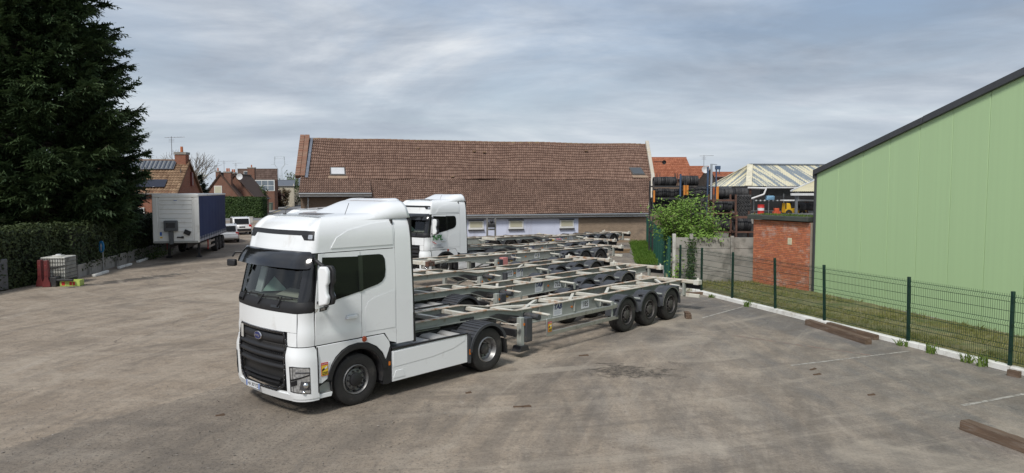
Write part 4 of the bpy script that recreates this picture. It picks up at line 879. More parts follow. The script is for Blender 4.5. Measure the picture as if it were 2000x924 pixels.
    if guard:
        for sg in (-1, 1):
            for z in (0.50, 0.83):
                q = MB(); q.b(-4.88, -1.72, sg*1.19-0.015, sg*1.19+0.015, z-0.055, z+0.055); q.build('side_guard_rail', ALU, T, bevel=0.008)
            q = MB(); q.b(-5.10, -4.86, sg*1.185-0.02, sg*1.185+0.02, 0.43, 0.90); g_ = q.build('side_guard_end', ALU, T, bevel=0.015)
            q = MB(); q.b(-2.06, -2.0, sg*1.16-0.015, sg*1.16+0.015, 0.45, 0.95); q.build('guard_post', TGREY, T)
        sticker(T, -4.98, -1.212, 0.68, 0.15, 0.26)
    else:
        sticker(T, -4.85, -0.515, 0.86, 0.16, 0.26)
    # running gear
    for i in range(3):
        x = -1.31+1.31*i
        for sg in (-1, 1):
            wheel(T, x, sg*1.03, Ro=0.50, wd=0.37, kind='trailer', side=sg, n=30 if not far else 22)
            a = MB(); arc_band(a, x, 0.50, 0.565, 0.585, sg*1.24, sg*0.82, 2 if i < 2 else -2, 178, 18); arc_band(a, x, 0.50, 0.535, 0.59, sg*1.245, sg*1.215, 2, 178, 18)
            mg = a.build('mudguard', DKPL, T, smooth=50)
            if i in arcs[1:] or (i == 2 and style != 1):
                if i == 2 or style: 
                    a = MB(); arc_band(a, x, 0.50, 0.552, 0.566, sg*1.249, sg*1.243, 25, 178, 18); a.build('mudguard_trim', ALU, mg, smooth=50)
            for dx in (-0.1, 0.1) if i < 2 else ():
                q = MB(); q.box((x-0.36+dx*0.55, sg*1.12, 0.50+0.475), (0.02, 0.14, 0.05), m=Matrix.Rotation(R(-40), 3, 'Y')); q.build('guard_clip', BLKP, mg)
            q = MB(); q.cyl((x-0.56, sg*0.75, 0.90), (x-0.56, sg*1.20, 0.90), 0.025, n=8); q.build('guard_bracket', TGREY, T)
            q = MB(); q.prism([(x-0.25, 0.80), (x+0.05, 0.80), (x-0.02, 0.52), (x-0.14, 0.52)], sg*0.50-0.05, sg*0.50+0.05); q.bar((x-0.1, sg*0.5, 0.55), (x+0.35, sg*0.5, 0.50), 0.08, 0.05); q.build('spring_hanger', CHASS, T)
        q = MB(); q.cyl((x, -0.9, 0.5), (x, 0.9, 0.5), 0.065, n=10); q.build('axle', CHASS, T, smooth=50)
    # rear end
    q = MB(); q.b(rear-0.10, rear+0.04, -1.20, 1.20, 0.96, 1.075); q.build('rear_bolster', TRUST, T, bevel=0.015)
    for y in (-1.12, 1.12):
        q = MB(); q.b(rear-0.16, rear+0.10, y-0.10, y+0.10, 0.93, 1.09); q.cyl((rear, y, 1.08), (rear, y, 1.16), 0.045, 0.028, n=8); q.cyl((rear+0.05, y, 1.0), (rear+0.22, y, 0.99), 0.02, n=6); q.build('twist_lock', TCREAM, T, bevel=0.01)
    for y in (-0.62, 0.62):
        q = MB(); q.b(rear-0.10, rear+0.02, y-0.04, y+0.04, 0.52, 0.95); q.build('bumper_post', TGREY, T)
    q = MB(); q.b(rear+0.02, rear+0.12, -1.15, 1.15, 0.46, 0.58); q.build('rear_bumper', TCREAM if style != 2 else TGREY, T, bevel=0.01)
    q = MB(); q.b(rear+0.06, rear+0.12, -1.18, 1.18, 0.76, 0.92); lb = q.build('light_bar', BLKP, T, bevel=0.01)
    for y in (-0.98, 0.98): q = MB(); q.b(rear+0.12, rear+0.14, y-0.17, y+0.17, 0.78, 0.90); q.build('tail_light', REDL, lb)
    q = MB(); q.b(1.95, 2.35, -0.95, -0.56, 0.72, 0.98); q.build('tool_box', DKPL, T, bevel=0.02)
    # signs on the near beam
    if sign:
        z = ztop(sign_x)-0.20; s_ = MB().b(-0.20, 0.20, -0.004, 0, -0.165, 0.17).build('name_sign', SIGNW, T, smooth=0, loc=(sign_x, -0.508, z)); s_['label'] = 'white plate with slanted navy letters'
        lettering('TAB', 0.19, NAVY, s_, (0.0, -0.0055, 0.075), shear=0.28, bold=0.008, sx=1.0)
        for k in range(4): MB().b(-0.15, 0.15-0.05*(k % 2), -0.0055, -0.0035, -0.04-0.028*k, -0.030-0.028*k).build('print_line', mat_pl, s_, smooth=0)
    if number:
        z = ztop(num_x)-0.20; s_ = MB().b(-0.19, 0.19, -0.004, 0, -0.12, 0.12).build('number_sign', SIGNW, T, smooth=0, loc=(num_x, -0.508, z)); s_['label'] = 'white plate with the black fleet number '+number
        lettering(number, 0.215, BLACKP, s_, (0, -0.0055, 0), bold=0.002, sx=0.92)
    MB().lathe([(0.0, -0.02), (0.03, -0.015), (0.035, 0)], n=10).build('side_reflector', AMBER, T, loc=((sign_x+num_x)/2, -0.508, ztop(-3)-0.2)).scale = (1.6, 1, 1)
    return T
mat_pl = mat('pale_print', (0.34, 0.38, 0.46), 0.6, 0, 0.05)
RT = math.atan2(0.751, 0.66)
def tr(mx, my, rz):                      # centre of the middle axle from a point on its near mudguard
    n_ = Vector((math.sin(rz), -math.cos(rz))); return (mx-1.05*n_.x, my-1.05*n_.y, 0)
TR1 = build_trailer('skeletal container trailer with number 185, coupled to the foreground truck', tr(4.14, 22.06, RT), RT, '185')
TR2 = build_trailer('skeletal container trailer with number 752, second from the camera', tr(3.4, 26.2, RT), RT+R(0.5), '752', style=1, sign_x=-3.2, num_x=-2.15, guard=False, rear=4.0)
q = MB(); q.b(-4.72, -4.42, -0.85, -0.62, 0.42, 0.60); q.build('red_box', REDP, TR2, bevel=0.02)
TR3 = build_trailer('skeletal container trailer with number 102, third from the camera', tr(2.7, 30.45, RT), RT+R(0.5), '102', style=2, sign_x=-3.05, num_x=-3.65, guard=False, leg_down=True, rear=2.5)
q = MB(); q.cyl((-4.2, -0.75, 0.62), (-4.2, -0.75, 1.0), 0.10, n=12); q.build('extinguisher_case', DKPL, TR3, smooth=50)
TR4 = build_trailer('straight rusty skeletal container trailer with number 609, fourth from the camera', tr(3.7, 37.3, RT-R(2)), RT-R(2), '609', goose=False, style=1, sign_x=-4.7, num_x=-3.0, guard=False, leg_down=True, rear=3.4)
q = MB(); q.b(-5.75, -5.40, -0.8, -0.56, 0.62, 1.02); q.build('pink_box', mat('faded_pink_plastic', (0.50, 0.20, 0.19), 0.6), TR4, bevel=0.02)
TR5 = build_trailer('skeletal container trailer behind number 609, coupled to the lettered truck', tr(4.4, 42.75, RT-R(2)), RT-R(2), None, style=0, sign_x=-4.2, guard=False, rear=2.9, far=True)
TR6 = build_trailer('farthest skeletal container trailer on the right, its tail beside the barn brick wall', tr(6.2, 50.2, RT-R(3)), RT-R(3), '101', style=1, sign_x=-3.6, num_x=-2.6, guard=False, leg_down=True, far=True)
q = MB(); q.b(-4.75, -4.45, -0.85, -0.62, 0.55, 0.95); q.build('yellow_box', YELP, TR6, bevel=0.02)
q = MB(); q.b(-4.35, -3.95, -0.85, -0.62, 0.60, 0.95); q.build('pink_box', mat('dull_pink_plastic', (0.42, 0.20, 0.22), 0.6), TR6, bevel=0.02)
TR7 = build_trailer('rusty yellowed skeletal trailer by the blue barn wall, left of the others', (-0.8, 47.5, 0), R(36), None, goose=False, style=1, sign=False, guard=False, leg_down=True, rear=4.2, far=True)
# lifting frame between the far trailers
LFm = thing('lifting_frame', 'grey steel upright frame with a dark winch, in front of the blue wall', 'steel frame', (-1.35, 46.6, 0), R(15))
FGREY = mat('galvanised_grey', (0.22, 0.215, 0.20), 0.55, 0.4, 0.15, 3)
for x in (-0.27, 0.27): MB().b(x-0.05, x+0.05, -0.06, 0.06, 0, 2.32).build('post', FGREY, LFm, bevel=0.008)
MB().b(-0.22, 0.22, -0.05, 0.05, 1.55, 1.66).build('cross_bar', FGREY, LFm, bevel=0.008); MB().b(-0.3, 0.3, -0.3, 0.3, 0.0, 0.05).build('base_plate', FGREY, LFm)
q = MB(); q.cyl((-0.2, 0, 1.92), (0.2, 0, 1.92), 0.17, n=14); q.b(-0.19, 0.17, -0.16, 0.14, 1.72, 1.9); q.cyl((-0.1, -0.15, 2.1), (0.1, -0.1, 2.15), 0.08); q.build('winch', CHASS, LFm, bevel=0.01)
# timber chock behind the last wheel of the near trailer
ch = atZ(1336, 622); q = MB(); q.b(-0.22, 0.22, -0.09, 0.09, 0, 0.15); q.box((0.05, 0.02, 0.17), (0.32, 0.16, 0.04), 0.1)
tag(q.build('wheel_chock', WOODO, bevel=0.008, loc=(ch.x+0.15, ch.y+0.1, 0), rz=RT+R(35)), 'short brown timber block behind the rear wheel of trailer 185', 'timber block')
for i, (px, py) in enumerate([(1215, 494), (1245, 463)]):
    p = atZ(px, py); q = MB(); q.b(-0.5, 0.5, -0.1, 0.1, 0, 0.14); q.b(-0.25, 0.55, -0.12, 0.08, 0.142, 0.27)
    tag(q.build('timber_stack', mat('tan_timber', (0.26, 0.18, 0.11), 0.8, 0, 0.2), bevel=0.01, loc=p, rz=0.3), ['two tan timbers behind trailer 609', 'two tan timbers by the brick end of the barn'][i], 'timbers')
# ================================================================== masonry materials
def brick_mat(name, c1, c2, mortar, axis='x', sz=1.0, wear=None, bumps=0.35):
    n = N(name); sp = n.new('ShaderNodeSeparateXYZ'); n.L(n.obj, sp.inputs[0]); cb = n.new('ShaderNodeCombineXYZ')
    n.L(sp.outputs[0 if axis == 'x' else 1], cb.inputs[0]); n.L(sp.outputs[2], cb.inputs[1])
    b = n.new('ShaderNodeTexBrick'); n.L(cb.outputs[0], b.inputs['Vector']); b.inputs['Scale'].default_value = 1/sz
    b.inputs['Color1'].default_value = (*c1, 1); b.inputs['Color2'].default_value = (*c2, 1); b.inputs['Mortar'].default_value = (*mortar, 1)
    b.inputs['Brick Width'].default_value = 0.225; b.inputs['Row Height'].default_value = 0.072; b.inputs['Mortar Size'].default_value = 0.009; b.inputs['Bias'].default_value = -0.1
    c = n.mix(n.ramp(n.noise(0.8, 6, 0.6), [(0.3, 0.0), (0.75, 0.5)]), b.outputs['Color'], mul(c1, 0.55))
    if wear: c = n.mix(n.ramp(n.noise(wear[1], 8, 0.7, 0.5), [(0.56, 0.0), (0.68, wear[2])]), c, wear[0])
    return n.set(c, 0.9, 0, n.bump(b.outputs['Fac'], -bumps, 0.01), 0.2)
BROWNB = brick_mat('brown_brick', (0.20, 0.135, 0.095), (0.14, 0.095, 0.07), (0.24, 0.21, 0.175))
BUFFB = brick_mat('buff_brick', (0.32, 0.235, 0.165), (0.23, 0.165, 0.115), (0.34, 0.29, 0.23), wear=((0.10, 0.085, 0.075), 0.6, 0.5))
REDB = brick_mat('red_brick', (0.30, 0.105, 0.06), (0.22, 0.075, 0.045), (0.27, 0.22, 0.18))
REDB2 = brick_mat('dull_red_brick', (0.21, 0.09, 0.06), (0.155, 0.065, 0.045), (0.2, 0.17, 0.14))
def tile_mat(name, lo, hi, moss=None):
    n = N(name); at = n.new('ShaderNodeAttribute'); at.attribute_name = 'tone'
    c = n.mix(at.outputs['Fac'], lo, hi)
    c = n.mix(n.ramp(n.noise(0.35, 6, 0.6, 0.3), [(0.35, 0.0), (0.7, 0.5)]), c, mul(lo, 0.8))
    if moss: c = n.mix(n.ramp(n.noise(2.5, 8, 0.7, 0.4), [(0.6, 0.0), (0.72, moss[1])]), c, moss[0])
    return n.set(c, 0.85, 0, n.bump(n.noise(30, 4, 0.6), 0.15, 0.01), 0.25)
TILE1 = tile_mat('brown_red_roof_tile', (0.172, 0.107, 0.082), (0.265, 0.174, 0.134), ((0.30, 0.25, 0.18), 0.35))
TILE2 = tile_mat('dark_brown_roof_tile', (0.160, 0.102, 0.079), (0.27, 0.181, 0.141), ((0.32, 0.25, 0.18), 0.5))
TILE3 = tile_mat('orange_roof_tile', (0.27, 0.095, 0.05), (0.40, 0.16, 0.09))
TILE4 = tile_mat('brown_house_tile', (0.17, 0.105, 0.065), (0.34, 0.235, 0.15))
TILE5 = tile_mat('dark_house_tile', (0.075, 0.05, 0.04), (0.13, 0.09, 0.075))
def tiles(name, p00, p10, p01, p11, nc, nr, m, parent=None, amp=0.075, lift=0.06, sag=0.0, seed=1):
    """overlapping curved tiles between eave (p00 p10) and top (p01 p11); one joined mesh"""
    p00, p10, p01, p11 = map(Vector, (p00, p10, p01, p11)); rnd = random.Random(seed)
    nrm = (p10-p00).cross(p01-p00).normalized()
    if nrm.z < 0: nrm = -nrm
    prof = [(0.0, 0.0), (0.22, 0.75), (0.45, 1.0), (0.68, 0.75), (0.88, 0.05)]; V, F, tone = [], [], []
    def pos(u, v, h):
        a = p00.lerp(p10, u); b = p01.lerp(p11, u); p = a.lerp(b, v)
        if sag: p = p + Vector((0, 0, sag*noise.noise((u*7, v*2, seed))+0.35*sag*noise.noise((u*23, v*5, seed+3))))
        return p+nrm*h
    for r in range(nr):
        v0, v1 = r/nr, (r+1.08)/nr; v1 = min(v1, 1.0)
        for c in range(nc):
            t = rnd.random(); j = rnd.uniform(-0.006, 0.006); b0 = len(V); k = len(prof)
            for fx, fh in prof: V.append(pos((c+fx)/nc, v0, lift+amp*fh+j))
            for fx, fh in prof: V.append(pos((c+fx)/nc, v1, amp*fh*0.9))
            for fx, fh in prof: V.append(pos((c+fx)/nc, v0, -0.01))
            nxt = pos((c+1)/nc, v0, lift*0.9+j); V.append(nxt); V.append(pos((c+1)/nc, v1, 0.0)); V.append(pos((c+1)/nc, v0, -0.01))
            for i in range(k-1): F.append((b0+i, b0+i+1, b0+k+i+1, b0+k+i)); F.append((b0+2*k+i, b0+2*k+i+1, b0+i+1, b0+i))
            F.append((b0+k-1, b0+3*k, b0+3*k+1, b0+2*k-1)); F.append((b0+3*k-1, b0+3*k+2, b0+3*k, b0+k-1))
            tone += [t]*(3*k+3)
    me = bpy.data.meshes.new(name); me.from_pydata([tuple(v) for v in V], [], F); me.materials.append(m)
    at = me.attributes.new('tone', 'FLOAT', 'POINT'); at.data.foreach_set('value', tone)
    o = bpy.data.objects.new(name, me); C.objects.link(o); o.parent = parent; stuff(o); return o
# ================================================================== the long barn
barn = thing('barn', 'long low barn with a sagging brown tiled roof and pale blue wall', 'barn', (0, 0, 0))
RL, RR = atY(600, 277, 58), atY(1262, 281, 66)                 # ridge
RL.z = RR.z = 8.2
KL, KR = Vector((-15.75, 53.5, 4.95)), Vector((11.9, 61.2, 4.95)) # change of slope
EL, ER = Vector((-15.2, 51.2, 3.92)), Vector((11.0, 57.2, 2.30))  # eaves: short roof on the left, long one on the right
ax = (KR-KL).normalized()
SP = 0.178                                                        # where the long slope begins along the kick line
KS = KL.lerp(KR, SP); ES_hi = EL + ax*((KS-KL).length); 
ESl = Vector((KS.x+0.72*1.0, KS.y-3.95, 2.30)); ERr = Vector((10.85, 57.0, 2.30))
ESl = Vector((KS.x+0.55, ERr.y-(ERr.x-(KS.x+0.55))*0.282, 2.30))
tiles('roof_tiles', KL, KR, RL, RR, 178, 14, TILE1, barn, sag=0.13, seed=2)
tiles('roof_tiles', EL, ES_hi, KL-Vector((0, 0, 0.01)), KS-Vector((0, 0, 0.01)), 32, 6, TILE2, barn, sag=0.03, seed=3)
tiles('roof_tiles', ESl, ERr, KS-Vector((0, 0, 0.01)), KR-Vector((0, 0, 0.01)), 148, 17, TILE2, barn, sag=0.10, seed=4)
# decking below the tiles and the rear slope
UNDER = mat('roof_underlay', (0.05, 0.04, 0.035), 0.9)
BKL, BKR = RL+Vector((-1.8, 6.5, -4.2)), RR+Vector((-1.8, 6.5, -4.2)); q = MB(); d = Vector((0, 0, -0.30))
for a, b, c, e in ((KL, KR, RR, RL), (EL, ES_hi, KS, KL), (ESl, ERr, KR, KS), (RL, RR, BKR, BKL)): q.quad(a+d, b+d, c+d, e+d)
q.build('roof_deck', UNDER, barn, smooth=0)
# ridge caps
q = None; NRC = 58
for k in range(NRC):
    a, b = RL.lerp(RR, k/NRC), RL.lerp(RR, (k+0.985)/NRC); sg_ = 0.13*noise.noise((k/NRC*7, 2, 2))
    m_ = MB(); m_.cyl(a+Vector((0, 0.02, 0.02+sg_)), b+Vector((0, 0.02, 0.03+sg_)), 0.115, 0.125, n=8)
    if q is None: TR_A = mat('ridge_clay', (0.17, 0.10, 0.07), 0.9, 0, 0.3, 4, dirt=((0.26, 0.21, 0.10), 0.4, 3)); q = 1
    m_.build('ridge_tile', TR_A, barn, smooth=50)
# walls
def wall(name, pts, z0, z1, m, parent, th=0.25):
    """thin upright wall along a polyline in plan; object axis turned so that brick courses follow it"""
    for a, b in zip(pts[:-1], pts[1:]):
        a, b = Vector((*a, 0)), Vector((*b, 0)); L_ = (b-a).length; an = math.atan2(b.y-a.y, b.x-a.x)
        q = MB(); q.b(0, L_, 0, th, z0, z1); o = q.build(name, m, parent, smooth=0, loc=a, rz=an)
    return o
BLUEW = mat('pale_blue_render', (0.56, 0.60, 0.73), 0.85, 0, 0.05, 0.7, bump=0.1, bscale=25, dirt=((0.36, 0.36, 0.42), 0.25, 0.9), stretch=(1.2, 1.2, 0.25))
def on_eave(t, back): p = ESl.lerp(ERr, t); return (p.x-0.27*back, p.y+0.96*back)
tb = (1156-712)/(1268-712)*1.0
w0, w1, w2 = on_eave(0.0, 0.32), on_eave(0.735, 0.32), on_eave(1.0, 0.32)
wall('front_wall', [w0, w1], 0, 2.32, BLUEW, barn); wall('front_wall', [w1, w2], 0, 2.32, BUFFB, barn)
hl0, hl1 = (EL.x-0.05, EL.y+0.6), (ES_hi.x, ES_hi.y+0.6)
wall('front_wall', [hl0, hl1], 0, 3.95, BROWNB, barn)
wall('return_wall', [(ES_hi.x+0.25, ES_hi.y-0.2), (w0[0], w0[1])], 0, 2.4, BROWNB, barn)
# left gable with its brick verge, right gable with a weathered parapet
q = MB(); q.add([Vector((hl0[0], hl0[1], 0)), Vector((RL.x, RL.y, 0)), Vector((BKL.x, BKL.y, 0)), Vector((BKL.x, BKL.y, BKL.z-0.1)), Vector((RL.x, RL.y, RL.z-0.1)), Vector((KL.x, KL.y, KL.z-0.1)), Vector((hl0[0], hl0[1], 3.9))], [(0, 1, 2, 3, 4, 5, 6)]); q.build('gable_wall', REDB, barn, smooth=0)
q = MB(); q.add([Vector((w2[0], w2[1], 0)), Vector((RR.x, RR.y, 0)), Vector((BKR.x, BKR.y, 0)), Vector((BKR.x, BKR.y, BKR.z-0.1)), Vector((RR.x, RR.y, RR.z-0.1)), Vector((KR.x, KR.y, KR.z-0.1)), Vector((w2[0], w2[1], 2.4))], [(0, 1, 2, 3, 4, 5, 6)]); q.build('gable_wall', BUFFB, barn, smooth=0)
VB = brick_mat('orange_verge_brick', (0.25, 0.115, 0.078), (0.20, 0.095, 0.066), (0.30, 0.26, 0.2), 'y')
pv = [RL+Vector((-0.05, -0.3, 0.30)), KL+Vector((-0.05, 0.2, 0.22))]
for k in range(34):                                                   # stepped courses of the left verge
    a, b = pv[0].lerp(pv[1], k/34), pv[0].lerp(pv[1], (k+0.93)/34); m_ = MB(); dirv = (b-a)
    m_.bar(a+Vector((-0.22, 0, -0.05+0.012*(k % 2))), b+Vector((-0.22, 0, -0.05+0.012*(k % 2))), 0.34, 0.30); m_.bar(a+Vector((0.16, 0, -0.03)), b+Vector((0.16, 0, -0.03)), 0.34, 0.26); m_.build('verge_brick', VB, barn, smooth=0)
LEAD = mat('lead_flashing', (0.17, 0.19, 0.23), 0.5, 0.3, 0.2, 3)
for k in range(5):
    a, b = (RL+Vector((0.42, -0.2, 0.10))).lerp(KL+Vector((0.42, 0.1, 0.12)), k/5), (RL+Vector((0.42, -0.2, 0.10))).lerp(KL+Vector((0.42, 0.1, 0.12)), (k+0.98)/5); m_ = MB(); m_.bar(a, b, 0.22, 0.06+0.01*(k % 2)); m_.build('flashing', LEAD, barn)
PARA = mat('weathered_parapet', (0.46, 0.43, 0.37), 0.9, 0, 0.15, 1.5, bump=0.3, bscale=12, dirt=((0.30, 0.22, 0.08), 0.4, 1.5))
for a, b in ((RR+Vector((0.05, -0.1, 0.28)), KR+Vector((0.12, 0.1, 0.20))), (KR+Vector((0.12, 0.1, 0.20)), ERr+Vector((0.15, 0.1, 0.30)))):
    m_ = MB(); m_.bar(a, b, 0.30, 0.42); m_.build('parapet', PARA, barn, bevel=0.03)
# gutters, downpipe, fascia
ZINC = mat('zinc_gutter', (0.30, 0.31, 0.32), 0.4, 0.6, 0.1, 2); FASC = mat('pale_fascia', (0.60, 0.59, 0.58), 0.7, 0, 0.08, 1, dirt=((0.3, 0.28, 0.26), 0.3, 2))
dn = Vector((0.27, -0.96, 0))
for a, b, nm in ((ESl, ERr, 'gutter'), (EL, ES_hi, 'gutter')):
    m_ = MB(); m_.cyl(a+dn*0.10+Vector((0, 0, -0.04)), b+dn*0.10+Vector((0, 0, -0.04)), 0.075, n=10); m_.build('gutter', ZINC, barn, smooth=50)
    m_ = MB(); m_.bar(a+dn*0.0+Vector((0, 0, -0.16)), b+dn*0.0+Vector((0, 0, -0.16)), 0.03, 0.16); m_.build('fascia', FASC, barn)
m_ = MB(); m_.cyl((EL.x+0.55, EL.y+0.35, 0), (EL.x+0.55, EL.y+0.35, 3.85), 0.05, n=8); m_.build('downpipe', ZINC, barn, smooth=50)
# skylights lie in the roof plane
FRD = mat('skylight_frame', (0.085, 0.08, 0.075), 0.5); BLIND = mat('pale_skylight_blind', (0.55, 0.56, 0.57), 0.35, 0, 0.1, 1, coat=0.6)
nrm_ = (KR-KL).cross(RL-KL).normalized()
if nrm_.z < 0: nrm_ = -nrm_
for (u, v, wd, hh, pm, nm) in ((0.092, 0.16, 1.15, 1.05, BLIND, 'left'), (0.955, 0.22, 1.15, 1.10, PANE, 'right')):
    ctr = KL.lerp(KR, u).lerp(RL.lerp(RR, u), v); ex = ax; ey = (RL.lerp(RR, u)-KL.lerp(KR, u)).normalized(); ez = nrm_
    Mx = Matrix((ex, (ey-ex*ey.dot(ex)).normalized(), ez)).transposed()
    k = MB(); k.box((0, 0, 0.08), (wd, hh, 0.16)); fo = k.build('skylight', FRD, barn, bevel=0.02, loc=ctr); fo.rotation_mode = 'QUATERNION'; fo.rotation_quaternion = Mx.to_quaternion()
    k = MB(); k.box((0, 0.02, 0.165), (wd-0.18, hh-0.22, 0.02)); k.build('pane', pm, fo)
    k = MB(); k.box((0, -hh/2-0.22, 0.10), (wd+0.3, 0.35, 0.03)); k.build('apron', mat('skylight_apron', (0.28, 0.20, 0.14), 0.8), fo)
# vent tiles
for (u, v) in ((0.30, 0.78), (0.49, 0.70), (0.80, 0.78), (0.40, 0.05), (0.46, 0.72)):
    ctr = KL.lerp(KR, u).lerp(RL.lerp(RR, u), v)+nrm_*0.12; k = MB(); k.box((0, 0, 0), (0.26, 0.22, 0.12)); k.build('vent_tile', TR_A, barn, bevel=0.03, loc=ctr)
# small windows with roller blinds in the blue wall
SHUT = mat('cream_roller_blind', (0.46, 0.44, 0.33), 0.7, 0, 0.06, 2); WFR = mat('white_window_frame', (0.68, 0.68, 0.66), 0.5, 0, 0.04); SILLD = mat('dark_sill', (0.035, 0.035, 0.04), 0.6)
wa, wb = Vector((*w0, 0)), Vector((*w1, 0)); wd_ = (wb-wa).normalized(); wan = math.atan2(wd_.y, wd_.x)
for px in (1008, 1107, 930):
    r = ray(px, 440); den = r.x*(-wd_.y)+r.y*wd_.x; t = (wa.x*(-wd_.y)+wa.y*wd_.x)/den; p = r*t; p.z = 0
    k = MB(); k.b(-0.58, 0.58, -0.05, 0.02, 1.20, 1.84); fo = k.build('window', WFR, barn, bevel=0.01, loc=p, rz=wan)
    k = MB(); k.b(-0.47, 0.47, -0.06, -0.045, 1.36, 1.80); bl = k.build('roller_blind', SHUT, fo)
    for z in range(7): kk_ = MB(); kk_.b(-0.47, 0.47, -0.068, -0.058, 1.375+0.06*z, 1.415+0.06*z); kk_.build('blind_slat', SHUT, bl) if False else None
    k = MB(); k.b(-0.62, 0.62, -0.14, 0.0, 1.12, 1.19); k.build('sill', SILLD, fo, bevel=0.01); k = MB(); k.b(-0.60, 0.60, -0.07, 0.0, 1.845, 1.90); k.build('lintel_strip', SILLD, fo)
# ================================================================== green shed on the right
shed = thing('green_shed', 'large green metal clad shed with a dark sloping roof edge', 'shed', (0, 0, 0))
GPAN = mat('pale_green_cladding', (0.43, 0.60, 0.33), 0.45, 0, 0.03, 0.5, bump=0.03, bscale=3.0, bdist=0.01, dirt=((0.39, 0.55, 0.30), 0.2, 0.5), stretch=(9, 1, 0.06))
DGRAY = mat('anthracite_flashing', (0.075, 0.078, 0.085), 0.45, 0.3, 0.12, 2)
GA = Vector((12.05, 28.45, 0)); GD = (Vector((14.16, 19.7, 0))-GA).normalized(); GNn = Vector((GD.y, -GD.x, 0))   # GNn points to the yard
if GNn.x > 0: GNn = -GNn
gan = math.atan2(GD.y, GD.x); PW = 1.285
def roofz(t): return 4.93+0.289*t if t < 15.0 else 4.93+0.289*15-0.289*(t-15)
for k in range(23):
    t0, t1 = PW*k+0.008, PW*(k+1)-0.008; zs = 0.12
    q = MB(); n_ = 4; pts_ = [(t0, zs), (t1, zs), (t1, roofz(t1)-0.12), (t0, roofz(t0)-0.12)]
    q.prism(pts_, 0.0, 0.06); o = q.build('cladding_panel', GPAN, shed, bevel=0.005, loc=GA, rz=gan)
    # fine pressed ribs
    for j in range(1, 6):
        pass
q = MB(); q.b(0, 23*PW, 0.05, 0.12, 0.0, 5.0); q.build('inner_wall', DGRAY, shed, loc=GA, rz=gan)
q = MB(); q.b(0, 23*PW, -0.02, 0.07, 0.0, 0.13); q.build('plinth', CONC, shed, loc=GA, rz=gan)
for k, (a, b) in enumerate(((-0.12, 5.3), (5.32, 15.0))):
    q = MB(); q.prism([(a, roofz(a)-0.14), (b, roofz(b)-0.14), (b, roofz(b)+0.07+0.01*k), (a, roofz(a)+0.07+0.01*k)], -0.10, 0.20); q.build('roof_edge', DGRAY, shed, bevel=0.012, loc=GA, rz=gan)
q = MB(); q.prism([(15, roofz(15)-0.16), (30, roofz(30)-0.16), (30, roofz(30)+0.12), (15, roofz(15)+0.12)], -0.10, 0.20); q.build('roof_edge', DGRAY, shed, loc=GA, rz=gan)
q = MB(); q.b(-0.09, 0.03, -0.04, 0.10, 0.0, 4.80); q.build('corner_trim', DGRAY, shed, bevel=0.01, loc=GA, rz=gan)
q = MB(); q.b(-0.16, -0.02, -0.06, 14.0, 4.62, 4.80); q.build('gutter', DGRAY, shed, loc=GA, rz=gan)
q = MB(); q.b(-0.06, 0.0, 0.1, 14, 0, 4.7); q.build('end_wall', GPAN, shed, loc=GA, rz=gan)
q = MB(); q.add([(-0.1, 0.2, roofz(0)+0.10), (15, 0.2, roofz(15)+0.1), (15, 14, roofz(15)+0.1), (-0.1, 14, roofz(0)+0.10), (30, 0.2, roofz(30)+0.1), (30, 14, roofz(30)+0.1)], [(0, 1, 2, 3), (1, 4, 5, 2)]); q.build('roof_sheet', DGRAY, shed, loc=GA, rz=gan)
# ================================================================== brick hut
hut = thing('brick_hut', 'small flat roofed orange brick hut with flaking white paint', 'hut', (0, 0, 0))
HA, HB = Vector((10.72, 31.75, 0)), Vector((12.0, 28.75, 0)); hd_ = (HB-HA).normalized(); han = math.atan2(hd_.y, hd_.x); HL = (HB-HA).length-0.03
BR = []
for i, cc in enumerate([(0.50, 0.17, 0.085), (0.43, 0.145, 0.07), (0.52, 0.20, 0.105), (0.40, 0.14, 0.08)]):
    BR.append(mat('hut_brick', cc, 0.9, 0, 0.15, 6, bump=0.2, bscale=40, dirt=((0.58, 0.50, 0.45), 0.10+0.07*i, 1.1)))
MORT = mat('hut_mortar', (0.42, 0.35, 0.29), 0.95, 0, 0.12, 4)
q = MB(); q.b(0, HL, 0.02, 0.3, 0, 2.86); hw = q.build('hut_wall', MORT, hut, loc=HA, rz=han)
rowh, bw_ = 0.075, 0.225; rr = 0; mbs = [MB() for _ in BR]; z = 0.02
rb = random.Random(5)
while z < 2.84:
    x = -(rr % 2)*bw_/2
    while x < HL:
        a, b = max(0, x), min(HL, x+bw_-0.012)
        if b-a > 0.03: mbs[rb.randrange(4)].b(a, b, rb.uniform(-0.004, 0.003), 0.03, z, z+rowh-0.011)
        x += bw_
    z += rowh; rr += 1
for mb_, m_ in zip(mbs, BR): stuff(mb_.build('brick_courses', m_, hut, smooth=0, loc=HA, rz=han))
q = MB(); q.b(-0.25, HL+0.02, -0.16, 5.0, 2.90, 3.08); q.build('roof_fascia', mat('dark_green_fascia', (0.06, 0.068, 0.06), 0.6, 0, 0.15, 2), hut, bevel=0.015, loc=HA, rz=han)
q = MB(); q.b(-0.2, HL, -0.12, 5.0, 3.082, 3.10); q.build('roof_felt', mat('roof_felt', (0.09, 0.09, 0.085), 0.9), hut, loc=HA, rz=han)
q = MB(); q.b(0, 0.3, 0.3, 5.0, 0, 2.86); q.build('hut_side_wall', REDB, hut, loc=HA, rz=han)
q = MB(); q.b(2.05, 2.27, -0.02, 0.02, 1.90, 2.18); q.build('vent_plate', mat('cream_plate', (0.60, 0.56, 0.40), 0.6), hut, bevel=0.01, loc=HA, rz=han)
mb = MB()
